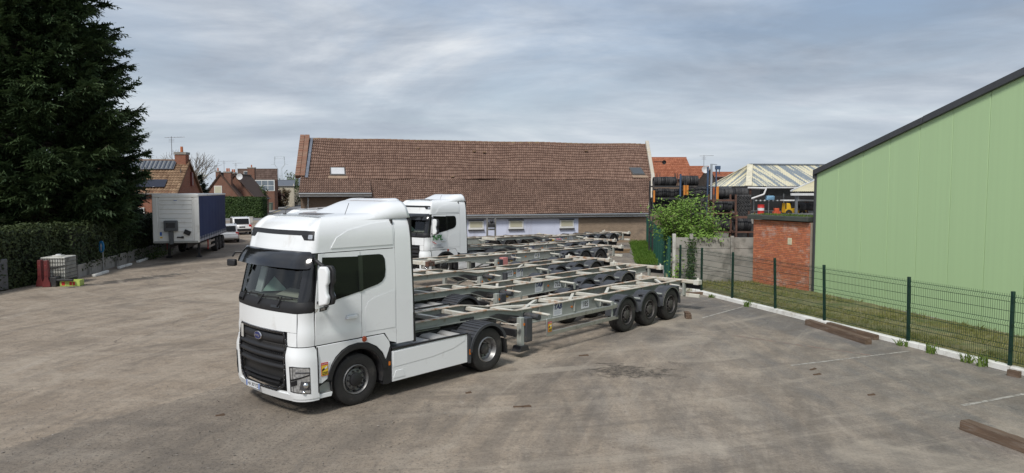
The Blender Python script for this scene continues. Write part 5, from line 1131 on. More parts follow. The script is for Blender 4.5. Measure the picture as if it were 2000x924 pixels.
for _ in range(260):
    t = rb.random()*HL; p = HA+hd_*t+Vector((hd_.y*-1, hd_.x, 0))*rb.uniform(-0.12, 0.8); blades(mb, (p.x, p.y, 3.095), rb.uniform(0.03, 0.09), 5, 0.12, 0.012)
stuff(mb.build('roof_moss', WEED, smooth=0, fix=False), 'moss and weeds growing on the flat hut roof', 'moss')
# ================================================================== concrete panel wall and posts
cw = thing('panel_wall', 'grey weathered concrete panel wall with slotted posts beside the hut', 'wall', (0, 0, 0))
cpx = [7.25, 8.02, 9.85, 11.55]; CY = 32.0
for i, x in enumerate(cpx):
    if i == 3: continue
    q = MB(); q.b(x-0.07, x+0.07, CY-0.08, CY+0.07, 0, 2.22 if i < 2 else 2.12); q.build('concrete_post', CONCL if i == 0 else CONC, cw, bevel=0.015)
for i in range(3):
    for r in range(4):
        q = MB(); q.b(cpx[i]+0.075, cpx[i+1]-0.075, CY-0.025, CY+0.025, 0.515*r+0.008, 0.515*r+0.508); q.build('concrete_panel', CONC, cw, bevel=0.01)
IVY = leaf_mat('ivy_leaf', (0.025, 0.05, 0.015), (0.06, 0.10, 0.03))
def leaf(mb, p, s_, nrm, rnd=random, mi=0, asp=0.55):
    nrm = nrm.normalized(); u = nrm.orthogonal().normalized(); a = rnd.random()*6.283; u2 = u*math.cos(a)+nrm.cross(u)*math.sin(a); v2 = nrm.cross(u2)
    p = Vector(p); mb.add([p-u2*s_, p+v2*s_*asp, p+u2*s_, p-v2*s_*asp], [(0, 1, 2, 3)], mi)
mb = MB()
for _ in range(500):
    z = random.random()**1.3*2.0; leaf(mb, (8.0+random.gauss(0, 0.10), CY-0.12-random.random()*0.1, z), random.uniform(0.03, 0.07), Vector((random.gauss(0, .5), -1, random.gauss(0, .5))))
tag(mb.build('ivy', IVY, smooth=0, fix=False), 'dark ivy climbing a post of the concrete panel wall', 'ivy')
# ================================================================== green sheet fence towards the barn
mat_kb = [mat('kerb_board_cream', (0.52, 0.47, 0.30), 0.8, 0, 0.1, 2), mat('kerb_board_white', (0.58, 0.57, 0.53), 0.8, 0, 0.1, 2)]
gf = thing('sheet_fence', 'dark green ribbed sheet metal fence running back to the barn', 'fence', (0, 0, 0))
GFM = mat('green_sheet_steel', (0.012, 0.075, 0.055), 0.5, 0, 0.1, 2); FA, FB = Vector((7.05, 31.8, 0)), Vector((10.45, 55.6, 0))
nf = 10; fd = (FB-FA)/nf
for k in range(nf):
    a = FA+fd*k; q = MB(); m = 12; L_ = fd.length; pr = []
    for j in range(m*4+1): t = j/(m*4); pr.append((L_*t+0.01, 0.022*(1 if (j % 4) in (1, 2) else -1)))
    for (x0, y0), (x1, y1) in zip(pr[:-1], pr[1:]): q.quad((x0, y0, 0.22), (x1, y1, 0.22), (x1, y1, 2.05), (x0, y0, 2.05))
    o = q.build('fence_sheet', GFM, gf, smooth=0, loc=a, rz=math.atan2(fd.y, fd.x)); md = o.modifiers.new('s', 'SOLIDIFY'); md.thickness = 0.004
    q = MB(); q.b(-0.03, 0.03, 0.03, 0.09, 0, 2.05); q.build('fence_post', GFM, gf, loc=a, rz=math.atan2(fd.y, fd.x))
    q = MB(); q.b(0.01, L_-0.01, -0.10, 0.02, 0, 0.24); q.build('kerb_board', mat_kb[k % 2], gf, bevel=0.01, loc=a, rz=math.atan2(fd.y, fd.x))
# ================================================================== welded wire fence
wf = thing('wire_fence', 'dark green welded wire fence with posts along the white kerb', 'fence', (0, 0, 0))
ts = [0.35, 2.0, 4.1, 6.6, 8.95, 12.1, 14.95, 17.6, 20.2, 22.8, 25.4]; leans = [0, 0, 0, 0.055, 0.05, 0.025, 0.0, 0.01, 0, 0, 0]
tops = []
for t, ln in zip(ts, leans):
    p = KA+KD*t+KN*0.09; top = p+Vector((0, 0, 1.86))-KD*(-ln*1.8)*-1
    q = MB(); q.bar(p, top, 0.07, 0.07, up=KN); q.build('post', GREENF, wf, bevel=0.006); tops.append((p, top))
for (a, at_), (b, bt) in zip(tops[:-1], tops[1:]):
    q = MB(); n_ = int((b-a).length/0.055); zl = [0.24, 0.42, 0.80, 1.18, 1.56, 1.74]; nn = KN
    zk = [0.22, 0.50, 0.56, 0.62, 1.05, 1.11, 1.17, 1.62, 1.68, 1.74, 1.80]; dep = [0, 0, 0.035, 0, 0, 0.035, 0, 0, 0.035, 0, 0]
    def P3(s_, z, d): 
        base = a.lerp(b, s_); lean = (at_-a).lerp(bt-b, s_)*(z/1.86); return Vector((base.x+lean.x, base.y+lean.y, z))-nn*(0.045+d)
    for k in range(1, n_):
        s_ = k/n_
        for (z0, d0), (z1, d1) in zip(list(zip(zk, dep))[:-1], list(zip(zk, dep))[1:]):
            p0, p1 = P3(s_, z0, d0), P3(s_, z1, d1); h_ = KD*0.0048; q.quad(p0-h_, p0+h_, p1+h_, p1-h_)
    for z in (0.24, 0.50, 0.62, 0.84, 1.05, 1.17, 1.40, 1.62, 1.74): q.bar(P3(0.01, z, 0.004), P3(0.99, z, 0.004), 0.009, 0.011)
    stuff(q.build('wire_panel', GREENF, wf, smooth=0, fix=False))
# sleepers by the kerb
def sleeper(px0, py0, px1, py1, w_, h_, label, z=0.0, grp=None):
    a, b = atZ(px0, py0), atZ(px1, py1); L_ = (b-a).length; q = MB(); nseg = 9; sec = [(-0.5, 0), (0.5, 0), (0.5, 0.7), (0.42, 1.0), (-0.42, 1.0), (-0.5, 0.75)]
    k = len(sec)
    for i in range(nseg+1):
        for (u, v) in sec: q.v.append((L_*i/nseg, u*w_*(1+0.06*noise.noise((i*0.7, u*3, L_))), max(0, v*h_*(1+0.07*noise.noise((i*0.9, v*3, px0))))))
    for i in range(nseg):
        for j in range(k): q.f.append((i*k+j, (i+1)*k+j, (i+1)*k+(j+1) % k, i*k+(j+1) % k)); q.m.append(0)
    q.f += [tuple(range(k)), tuple(range((nseg+1)*k-1, nseg*k-1, -1))]; q.m += [0, 0]
    return tag(q.build('timber_sleeper', WOODO, smooth=30, loc=(a.x, a.y, z), rz=math.atan2(b.y-a.y, b.x-a.x)), label, 'sleeper', grp or 'old timber sleepers')
sleeper(1578, 634, 1696, 673, 0.20, 0.17, 'brown timber sleeper with a broken end, in front of its pair at the kerb')
sleeper(1618, 638, 1712, 664, 0.16, 0.14, 'brown timber sleeper lying behind its pair, against the white kerb')
sleeper(1884, 838, 2030, 892, 0.22, 0.17, 'brown timber sleeper lying alone in the lower right corner')
sleeper(1969, 733, 1992, 738, 0.12, 0.14, 'short dark timber end by the last fence post on the right')
sleeper(1300, 578, 1395, 574, 0.16, 0.10, 'pale grey timber lying under the tail of trailer 185')
# ================================================================== shrub behind the concrete wall
def shrub(name, label, cat, base, ctr, rad, n_branch, n_leaf, ls, m, bark, seed=3, trunk_r=0.07, droop=0.3, fill=0.35):
    rnd = random.Random(seed); T = thing(name, label, cat, base); st = MB(); lv = MB(); base = Vector(base); ctr = Vector(ctr); rad = Vector(rad)
    for b in range(n_branch):
        d = Vector((rnd.gauss(0, 1), rnd.gauss(0, 1), rnd.gauss(0, 1))).normalized(); r = rnd.uniform(0.70, 1.05)
        tip = ctr+Vector((d.x*rad.x*r, d.y*rad.y*r, d.z*rad.z*r)); start = base+Vector((rnd.gauss(0, trunk_r*1.6), rnd.gauss(0, trunk_r*1.6), 0))
        midp = start.lerp(tip, 0.55)+Vector((0, 0, 0.25*rad.z*rnd.random())); path = [start, start.lerp(midp, 0.5)+Vector((0, 0, 0.1)), midp, tip]
        for i, (p, q) in enumerate(zip(path[:-1], path[1:])): st.cyl(p-base, q-base, trunk_r*(0.55-0.16*i), trunk_r*(0.40-0.14*i), n=5)
        cl = rnd.uniform(0.35, 0.7)
        for _ in range(n_leaf):
            t = rnd.uniform(fill, 1.05); c = midp.lerp(tip, (t-0.3)/0.7) if t > 0.3 else midp
            p = c+Vector((rnd.gauss(0, cl*0.42), rnd.gauss(0, cl*0.42), rnd.gauss(0, cl*0.26)-droop*0.1*abs(rnd.gauss(0, 1))))
            leaf(lv, p-base, ls*rnd.uniform(0.6, 1.3), Vector((rnd.gauss(0, .6), rnd.gauss(0, .6)-0.2, 1)), rnd, asp=0.42)
    st.build('trunk', bark, T, smooth=50); o = lv.build('crown', m, T, smooth=0, fix=False); return T
BARK = mat('grey_brown_bark', (0.12, 0.095, 0.075), 0.9, 0, 0.3, 6, bump=0.4, bscale=20)
SHRUB = leaf_mat('bright_shrub_leaf', (0.085, 0.18, 0.03), (0.24, 0.36, 0.075))
shrub('elder_shrub', 'bright green leafy shrub spilling over the concrete wall and green fence', 'shrub', (8.3, 33.6, 0), (8.2, 33.7, 2.85), (1.8, 1.3, 1.1), 70, 115, 0.085, SHRUB, BARK, 3, 0.08)
mb = MB()
for _ in range(240): leaf(mb, (random.gauss(8.6, 0.45), 32.2+random.gauss(-0.15, 0.12), random.gauss(2.05, 0.13)), random.uniform(0.04, 0.08), Vector((random.gauss(0, .5), -0.6, 1)))
for _ in range(300): leaf(mb, (random.gauss(7.35, 0.18), 31.9+random.gauss(0.2, 0.3), abs(random.gauss(0.3, 0.5))), random.uniform(0.05, 0.09), Vector((random.gauss(0, .5), -0.6, 1)))
tag(mb.build('bramble', SHRUB, smooth=0, fix=False), 'bramble tuft hanging over the concrete wall below the shrub', 'bramble')
for _i, (bx, by, r_) in enumerate(((9.0, 55.0, 0.7),)):
    pass
# ================================================================== tyre yard
TYM = mat('old_tyre_rubber', (0.024, 0.024, 0.026), 0.7, 0, 0.3, 5, bump=0.1, bscale=40, dirt=((0.07, 0.068, 0.066), 0.3, 3))
TYMS = [TYM, mat('dusty_tyre_rubber', (0.042, 0.042, 0.044), 0.8, 0, 0.3, 5, dirt=((0.09, 0.088, 0.085), 0.4, 3)), mat('dark_tyre_rubber', (0.015, 0.015, 0.017), 0.6, 0, 0.3, 5)]
def road_tyre_mesh(Ro, Ri, wd, i):
    q = MB(); h = wd/2; q.lathe([(Ri, -h*0.8), (Ro*0.72, -h), (Ro*0.93, -h*0.95), (Ro, -h*0.72), (Ro, -h*0.25), (Ro-0.02, -h*0.2), (Ro, -h*0.1), (Ro, h*0.1), (Ro-0.02, h*0.2), (Ro, h*0.3), (Ro, h*0.72), (Ro*0.93, h*0.95), (Ro*0.72, h), (Ri, h*0.8), (Ri, -h*0.8)], n=22, axis='x')
    o = q.build('tyre', TYMS[i % 3], smooth=40); return o
def lug_tyre(Ro, Ri, wd, axis='x'):
    q = MB(); h = wd/2; q.lathe([(Ri, -h*0.8), (Ro*0.7, -h), (Ro*0.9, -h*0.92), (Ro*0.94, -h*0.7), (Ro*0.95, 0), (Ro*0.94, h*0.7), (Ro*0.9, h*0.92), (Ro*0.7, h), (Ri, h*0.8), (Ri, -h*0.8)], n=24, axis=axis)
    for k in range(16):
        for sg in (-1, 1):
            a0 = 2*math.pi*(k+(0.5 if sg > 0 else 0))/16; a1 = a0+0.30
            def pt(a, hh, r): return (hh, r*math.cos(a), r*math.sin(a)) if axis == 'x' else (r*math.cos(a), r*math.sin(a), hh)
            q.bar(pt(a0, 0.0, Ro*0.965), pt(a1, sg*h*0.95, Ro*0.955), 0.07, 0.07, up=Vector(pt((a0+a1)/2, 0, 1)))
    return q.build('tyre', TYMS[1], smooth=40)
protos = {}
def tyre_row(x0, x1, y, zc, Ro, wd, label, group, tilt=0.0, lug=False):
    key = (Ro, wd, lug); x = x0+wd/2; i = 0
    while x < x1-wd*0.3:
        kk = (key, i % 3)
        if kk not in protos:
            o = lug_tyre(Ro, Ro*0.55, wd) if lug else road_tyre_mesh(Ro, Ro*0.56, wd, i); protos[kk] = o
        else: o = protos[kk].copy(); C.objects.link(o)
        o.location = (x, y+random.uniform(-0.05, 0.05), zc+random.uniform(-0.02, 0.02)); o.rotation_euler = (random.random()*6, 0, 0); o.rotation_euler = (0, tilt, random.uniform(-0.06, 0.06)); tag(o, label+', '+ORD[i]+' from the left', 'tyre', group)
        x += wd*1.03; i += 1
def xat(px, Y): return (px-1000)/FPX*Y
def zat(py, Y): return atY(1000, py, Y).z
def rack(label, px0, px1, Y, ys, depth=1.1, post=RUST, name='tyre_rack'):
    """open steel rack: uprights and a pair of beams at every level height ys (pixels rows turned to metres)"""
    T = thing(name, label, 'rack', (0, 0, 0)); x0, x1 = xat(px0, Y), xat(px1, Y); zt = max(ys)
    for x in (x0, x1):
        for y in (Y-depth/2, Y+depth/2): q = MB(); q.b(x-0.05, x+0.05, y-0.05, y+0.05, 0, zt+0.35); q.build('upright', post, T)
    for z in ys:
        for y in (Y-depth/2, Y+depth/2): q = MB(); q.b(x0, x1, y-0.03, y+0.03, z-0.06, z+0.04); q.build('beam', post, T)
        for x in (x0, x1): q = MB(); q.b(x-0.03, x+0.03, Y-depth/2, Y+depth/2, z-0.06, z+0.03); q.build('side_rail', post, T)
    return T
ORANGE = mat('orange_rack_paint', (0.55, 0.20, 0.03), 0.6, 0, 0.15, 3); BLUEST = mat('blue_rack_paint', (0.05, 0.085, 0.15), 0.55, 0, 0.2, 3)
Y1 = 46.0
zA, zB, zC_, zD = zat(364, Y1), zat(387, Y1), zat(416, Y1), zat(452, Y1)
rack('tall steel rack of stacked tyres beside the barn gable', 1272, 1333, Y1, [zD, zC_, zB, zA], post=CHASS)
rack('tall steel rack of tyres behind the shrub, with an orange beam end', 1335, 1384, Y1, [zD, zC_, zB, zA], post=CHASS)
rack('rusty rack of road tyres right of the shrub', 1388, 1431, Y1-1.4, [zat(452, 44.6), zat(416, 44.6), zat(391, 44.6)])
rack('low rusty rack of tyres next to the brick hut', 1433, 1468, Y1-2.4, [zat(452, 43.6), zat(424, 43.6)])
tyre_row(xat(1275, Y1), xat(1324, Y1), Y1, zA+0.31, 0.31, 0.235, 'dark tyre in the top rack row by the barn gable', 'tyres in the top left rack')
tyre_row(xat(1328, Y1), xat(1360, Y1), Y1-0.1, zA+0.34, 0.34, 0.265, 'dark tyre in the top row behind the blue post', 'tyres in the top second rack')
tyre_row(xat(1275, Y1), xat(1334, Y1), Y1, zB+0.31, 0.31, 0.26, 'tyre in the second row behind the shrub top', 'tyres in the second row')
tyre_row(xat(1340, Y1), xat(1386, Y1), Y1-0.1, zB+0.33, 0.33, 0.46, 'chunky tractor tyre with chevron tread in the second row', 'tractor tyres in the second row', lug=True)
tyre_row(xat(1398, Y1), xat(1428, Y1), Y1, zB+0.30, 0.30, 0.5, 'wide tyre on the rack right of the orange post', 'wide tyres on the rack', lug=False)
tyre_row(xat(1336, Y1), xat(1386, Y1), Y1, zC_+0.40, 0.40, 0.30, 'dark tyre in the third row, half hidden by the shrub', 'tyres in the third row')
tyre_row(xat(1390, 44.6), xat(1428, 44.6), 44.6, zat(416, 44.6)+0.42, 0.42, 0.29, 'upright lorry tyre in the rusty rack right of the shrub', 'lorry tyres in the rusty rack')
tyre_row(xat(1384, 44.6), xat(1430, 44.6), 44.6, zat(452, 44.6)+0.42, 0.42, 0.27, 'leaning lorry tyre on the bottom level of the rusty rack', 'leaning tyres on the bottom level', tilt=0.25)
tyre_row(xat(1435, 43.6), xat(1468, 43.6), 43.6, zat(452, 43.6)+0.40, 0.40, 0.235, 'upright tyre in the low rack next to the hut', 'tyres in the low rack')
tyre_row(xat(1345, Y1), xat(1470, Y1), Y1-0.3, zat(470, Y1)-0.1, 0.36, 0.28, 'tyre on the ground behind the concrete wall', 'tyres on the ground')
tyre_row(xat(1336, Y1), xat(1470, Y1), Y1+1.2, zat(400, Y1), 0.42, 0.30, 'dark tyre in the back row of the tyre yard, upper level', 'tyres in the upper back row')
tyre_row(xat(1336, Y1), xat(1480, Y1), Y1+1.3, zat(430, Y1), 0.42, 0.30, 'dark tyre in the back row of the tyre yard, middle level', 'tyres in the middle back row')
tyre_row(xat(1405, Y1), xat(1470, Y1), Y1+1.2, zat(378, Y1), 0.36, 0.42, 'dark wide tyre in the back row under the hipped roof edge', 'wide tyres in the back row')
tyre_row(xat(1275, Y1), xat(1336, Y1), Y1+0.9, zat(400, Y1), 0.42, 0.30, 'dark tyre behind the shrub crown, upper level', 'tyres behind the shrub')
zst = zat(426, 45.5)
for k in range(7):                                                  # tractor tyres lying flat on each other
    key = 'flat'
    if key not in protos: protos[key] = lug_tyre(0.46, 0.25, 0.26, axis='z'); o = protos[key]
    else: o = protos[key].copy(); C.objects.link(o)
    o.location = (xat(1451, 45.5)+random.uniform(-.03, .03), 45.5, zst-0.20+0.255*k); o.rotation_euler.z = random.random()*6
    tag(o, 'tractor tyre lying flat in the tall stack, '+ORD[k]+' from the bottom', 'tyre', 'tractor tyres in the tall stack')
q = MB(); q.b(xat(1434, 45.5), xat(1468, 45.5), 45.0, 46.0, 0, zst-0.34); tag(q.build('tyre_pedestal', CHASS), 'dark block under the tall stack of tractor tyres', 'block')
for i, (px, y0, y1, wpx, m_, lab) in enumerate([(1277, 372, 395, 3, ORANGE, 'thin orange beam by the barn gable'), (1336, 362, 381, 4, ORANGE, 'left of two orange beams above the shrub'), (1341.5, 362, 381, 4, ORANGE, 'right of two orange beams above the shrub'), (1400, 364, 392, 5, ORANGE, 'broad orange beam on the rusty rack'), (1393, 366, 386, 3, mat('orange_rust', (0.30, 0.08, 0.03), 0.8), 'rust red beam beside the broad orange one'),
                                                   (1328, 340, 384, 3, BLUEST, 'blue steel post between the two top tyre rows'), (1381, 326, 366, 3, BLUEST, 'left of two dark blue posts near the hipped roof'), (1388, 320, 366, 3.5, mat('grey_blue_post', (0.30, 0.33, 0.36), 0.5), 'grey steel mast near the hipped roof'), (1397.5, 330, 366, 2, BLUEST, 'thin blue post carrying a dark box near the hipped roof')]):
    Yp = Y1-0.75; x = xat(px, Yp); q = MB(); w_ = wpx/FPX*Yp/2; q.b(x-w_, x+w_, Yp-0.06, Yp+0.06, zat(y1, Yp), zat(y0, Yp))
    if y0 < 345 and px > 1370: q.b(x-w_*0.8, x+w_*0.8, Yp-0.05, Yp+0.05, 0, zat(y1, Yp))
    if 'box' in lab: q.b(x-0.06, x+0.24, Yp-0.1, Yp+0.1, zat(331, Yp), zat(324, Yp)); q.b(x+0.17, x+0.21, Yp-0.04, Yp+0.04, zat(340, Yp), zat(330, Yp))
    if 'mast' in lab: q.bar((x, Yp, zat(320.5, Yp)), (x+0.35, Yp, zat(322, Yp)), 0.06, 0.05)
    tag(q.build('steel_post', m_, bevel=0.006), lab, 'steel post', 'posts among the tyre racks')
for i, (px0, px1, y_) in enumerate([(1285, 1322, 354), (1320, 1350, 350)]):
    q = MB(); x0, x1 = xat(px0, Y1), xat(px1, Y1)
    for x in (x0, x0+0.2, x1): q.b(x-0.02, x+0.02, Y1+0.48, Y1+0.52, zA, zat(338, Y1))
    q.b(x0, x1, Y1+0.48, Y1+0.52, zat(346, Y1), zat(345, Y1)); tag(q.build('rack_top_rail', RUST), ['rusty rail above the left top tyre row', 'rusty rail above the right top tyre row'][i], 'rail')
# ------------------------------------------------------------------ hipped metal shed
hs = thing('hipped_shed', 'open sided shed with a hipped metal roof in peeling cream and grey', 'shed', (0, 0, 0))
def peel_mat():
    n = N('peeling_cream_sheet'); at = n.new('ShaderNodeAttribute'); at.attribute_name = 'uvw'
    band = n.noise(1.0, 3, 0.5, 0.0, n.map((2.1, 0.10, 1), src=at.outputs['Vector'])); fl = n.noise(5.0, 8, 0.75, 0.2, n.map((2.2, 0.5, 1), src=at.outputs['Vector']))
    f = n.ramp(n.math('ADD', n.math('MULTIPLY', band, 0.75), n.math('MULTIPLY', fl, 0.30)), [(0.505, 0.0), (0.535, 1.0)])
    c = n.mix(f, (0.215, 0.25, 0.275), (0.62, 0.58, 0.42)); return n.set(c, 0.55, 0, None, 0.4)
PEEL = peel_mat()
def sheet_roof(name, e0, e1, t1, t0, m, parent, pitch=0.18):
    """ribbed metal sheets between an eave (e0 e1) and a ridge or hip (t0 t1); uvw = position across and up the slope"""
    e0, e1, t0, t1 = map(Vector, (e0, e1, t0, t1)); ex = (e1-e0).normalized(); nn = (e1-e0).cross(t0-e0); nn = nn.normalized() if nn.length > 1e-6 else (e1-e0).cross(t1-e0).normalized()
    if nn.z < 0: nn = -nn
    k = int((e1-e0).length/pitch); V, F, U = [], [], []
    for i in range(k*4+1):
        u = i/(k*4); h = 0.035 if i % 4 == 0 else 0.0
        a, b = e0.lerp(e1, u)+nn*h, t0.lerp(t1, u)+nn*h; base = (e1-e0).length*u
        V += [tuple(a), tuple(b)]; U += [(base, 0, 0), ((b-e0).dot(ex), (b-a).length, 0)]
    for i in range(k*4): F.append((2*i, 2*i+2, 2*i+3, 2*i+1))
    me = bpy.data.meshes.new(name); me.from_pydata(V, [], F); me.materials.append(m); at = me.attributes.new('uvw', 'FLOAT_VECTOR', 'POINT'); at.data.foreach_set('vector', [c for v in U for c in v])
    o = bpy.data.objects.new(name, me); C.objects.link(o); o.parent = parent; return o
YS = 66.0; cz = 4.5; c0 = Vector((xat(1461, YS), YS, cz)); cl = Vector((xat(1384, 76), 76, cz)); c1 = c0+Vector((20.0, 3.0, 0)); apx = Vector((xat(1463, 72.5), 72.5, zat(322, 72.5))); ap2 = apx+Vector((20, 3.0, 0))
sheet_roof('roof_slope', cl, c0, apx, apx+(cl-c0)*0.02, PEEL, hs); sheet_roof('roof_slope', c0, c1, ap2, apx, PEEL, hs)
RIDG = mat('cream_ridge_cap', (0.62, 0.58, 0.44), 0.6, 0, 0.15, 2, dirt=((0.25, 0.27, 0.28), 0.3, 3)); RIDD = mat('grey_ridge_cap', (0.16, 0.18, 0.20), 0.5)
q = MB(); q.bar(c0+Vector((0, 0, 0.05)), apx+Vector((0, 0, 0.05)), 0.55, 0.08); q.build('hip_cap', RIDG, hs, bevel=0.02); q = MB(); q.bar(cl+Vector((0, 0, 0.05)), apx+Vector((0, 0, 0.05)), 0.3, 0.08); q.build('hip_cap', RIDG, hs)
for k in range(14): q = MB(); q.bar(apx.lerp(ap2, k/14)+Vector((0, 0, 0.07)), apx.lerp(ap2, (k+0.96)/14)+Vector((0, 0, 0.07)), 0.45, 0.10); q.build('ridge_cap', RIDD, hs)
GUTW = mat('white_gutter', (0.62, 0.63, 0.63), 0.5)
q = MB(); q.tube([c0+Vector((-0.1, -0.1, -0.15)), c0+Vector((1.6, -0.1, -0.2))], 0.09, 8); q.tube([c0+Vector((1.6, -0.1, -0.2)), c0+Vector((1.35, -0.2, -0.75)), c0+Vector((0.2, -0.2, -1.15))], 0.08, 8); q.build('gutter_bend', GUTW, hs, smooth=50)
q = MB(); q.bar(c0+Vector((1.6, -0.1, -0.12)), c1+Vector((0, -0.1, -0.12)), 0.12, 0.14); q.build('gutter', GUTW, hs)
INDK = mat('dark_shed_inside', (0.02, 0.021, 0.023), 0.8, 0, 0.2, 1); INGR = mat('grey_shed_sheet', (0.13, 0.14, 0.15), 0.6, 0, 0.15, 1.2)
q = MB(); q.b(c0.x+0.5, c0.x+19, 77, 77.2, 0, 5.4); q.build('back_wall', INDK, hs); q = MB(); q.b(c0.x-1.2, c0.x-0.95, 68, 78, 0, 4.5); q.build('side_wall', INGR, hs)
q = MB(); q.b(c0.x+2.5, c0.x+9.0, 70.0, 70.1, 3.6, 4.45); q.build('hung_sheet', INGR, hs); q = MB(); q.b(c0.x+10.0, c0.x+18, 69.5, 69.6, 3.5, 4.6); q.build('hung_sheet', INGR, hs)
for x in (0.3, 5.0, 9.8, 14.5): q = MB(); q.b(c0.x+x-0.08, c0.x+x+0.08, c0.y+0.3+x*0.15, c0.y+0.46+x*0.15, 0, 4.5); q.build('post', RUST if x < 1 else INGR, hs)
DOCK = 1.95; q = MB(); q.b(c0.x-1.0, c0.x+19, 64.0, 77, 0, DOCK); q.build('loading_dock', CONC, hs)
# cream lean-to
lt = thing('lean_to', 'small cream metal lean-to roof with a white gutter beside the green shed', 'lean-to', (0, 0, 0)); a0 = Vector((xat(1546, 62), 62, zat(374, 62))); a1 = a0+Vector((9, 0.5, 0)); a2 = Vector((xat(1600, 66), 66, zat(348, 66))); 
CRM = mat('cream_sheet_metal', (0.58, 0.54, 0.38), 0.5, 0, 0.06, 1); sheet_roof('roof_slope', a0, a1, a1+Vector((0, 5, 3.0)), a2, CRM, lt)
q = MB(); q.bar(a0+Vector((-0.1, 0, -0.25)), a1+Vector((0, 0, -0.25)), 0.2, 0.2); q.build('gutter', GUTW, lt); q = MB(); q.bar(a0+Vector((-0.1, 0, 0.05)), a2, 0.12, 0.12); q.build('verge', GUTW, lt)
q = MB(); q.b(a0.x+0.4, a0.x+0.6, 62.2, 62.4, 0, a0.z); q.build('post', INGR, lt); q = MB(); q.b(a0.x+2.2, a0.x+2.35, 62.2, 62.4, 0, a0.z); q.build('post', INGR, lt)
# things on the dock
bx = xat(1486, 65); T = thing('oil_drum', 'red oil drum with a white band standing in the open shed', 'drum', (bx, 65, DOCK)); DRUM = mat('red_drum_paint', (0.50, 0.035, 0.03), 0.4, 0, 0.1, 3)
q = MB(); q.lathe([(0, 0), (0.29, 0), (0.30, 0.02), (0.29, 0.04), (0.29, 0.29), (0.305, 0.31), (0.29, 0.33), (0.29, 0.58), (0.305, 0.60), (0.29, 0.62), (0.29, 0.86), (0.30, 0.88), (0.28, 0.87), (0, 0.86)], n=20, axis='z'); q.build('drum_body', DRUM, T, smooth=40); q = MB(); q.lathe([(0.293, 0.34), (0.293, 0.57)], n=20, axis='z'); q.build('drum_band', SIGNW, T, smooth=40)
sh = thing('shelf_rack', 'dark metal shelf with a row of pale lights in the open shed', 'shelf', (0, 0, 0)); x0, x1 = xat(1472, 67), xat(1530, 67); zs = zat(391, 67)
q = MB(); q.b(x0, x1, 67, 67.8, zs-0.05, zs); q.build('shelf', INGR, sh)
for k in range(7): x = x0+(x1-x0)*(k+0.5)/7; q = MB(); q.b(x-0.07, x+0.07, 66.95, 67.0, zs-0.09, zs+0.03); q.build('shelf_tag', SIGNW, sh)
for x in (x0, (x0+x1)/2, x1): q = MB(); q.b(x-0.04, x+0.04, 67, 67.1, DOCK, zs+0.6); q.build('upright', INGR, sh)
q = MB(); q.b(xat(1497, 66.9), xat(1511, 66.9), 66.9, 67.4, zs+0.01, zs+0.42); q.b(xat(1500, 66.9), xat(1512, 66.9), 66.85, 66.89, zs+0.03, zs+0.38); tag(q.build('blue_crate', mat('light_blue_plastic', (0.24, 0.46, 0.66), 0.5), bevel=0.02), 'light blue crate on the shelf under the hipped roof', 'crate')
x = xat(1517, 65); q = MB(); q.b(x-0.3, x+0.3, 64.8, 65.3, DOCK+0.0, DOCK+0.25); q.b(x-0.2, x+0.2, 64.9, 65.25, DOCK+0.25, DOCK+0.55); tag(q.build('red_crate', mat('orange_red_plastic', (0.5, 0.09, 0.04), 0.5), bevel=0.02), 'small red crate on the dock right of the drum', 'crate')
# yellow forklift
fk = thing('forklift', 'yellow forklift with a white guard roof beside the hut roof line', 'forklift', (xat(1541, 63.0), 64.3, DOCK-0.1)); FY = mat('forklift_yellow', (0.66, 0.40, 0.02), 0.4, 0, 0.08, 3)
q = MB(); q.prism([(0, 0.25), (1.0, 0.25), (1.9, 0.35), (1.9, 0.60), (1.0, 0.72), (0.55, 0.62), (0.42, 1.10), (0.02, 1.15)], -0.45, 0.45); q.build('body', FY, fk, bevel=0.04)
q = MB(); q.b(-0.15, 2.6, -0.5, 0.5, 1.30, 1.42); q.build('guard_roof', GUTW, fk, bevel=0.03)
for x_ in (0.05, 1.15):
    for y_ in (-0.42, 0.42): q = MB(); q.b(x_-0.04, x_+0.04, y_-0.04, y_+0.04, 0.6, 1.3); q.build('guard_post', BLKP, fk)
q = MB(); q.b(0.6, 0.95, -0.25, 0.25, 0.70, 0.8); q.b(0.55, 0.66, -0.25, 0.25, 0.75, 1.2); q.build('seat', BLKP, fk, bevel=0.03)
for x_ in (0.3, 1.5):
    for y_ in (-0.45, 0.45): q = MB(); q.lathe([(0.10, -0.1), (0.27, -0.1), (0.28, 0), (0.27, 0.1), (0.10, 0.1)], n=18); q.build('wheel', RUBBER, fk, loc=(x_, y_, 0.28))
for y_ in (-0.25, 0.25): q = MB(); q.b(2.0, 2.1, y_-0.05, y_+0.05, 0.1, 1.28); q.build('mast_rail', RUST, fk)
tyre_row(xat(1560, 63.2), xat(1592, 63.2), 63.2, zat(404, 63.2), 0.34, 0.26, 'dark tyre held up behind the yellow forklift', 'tyres by the forklift')
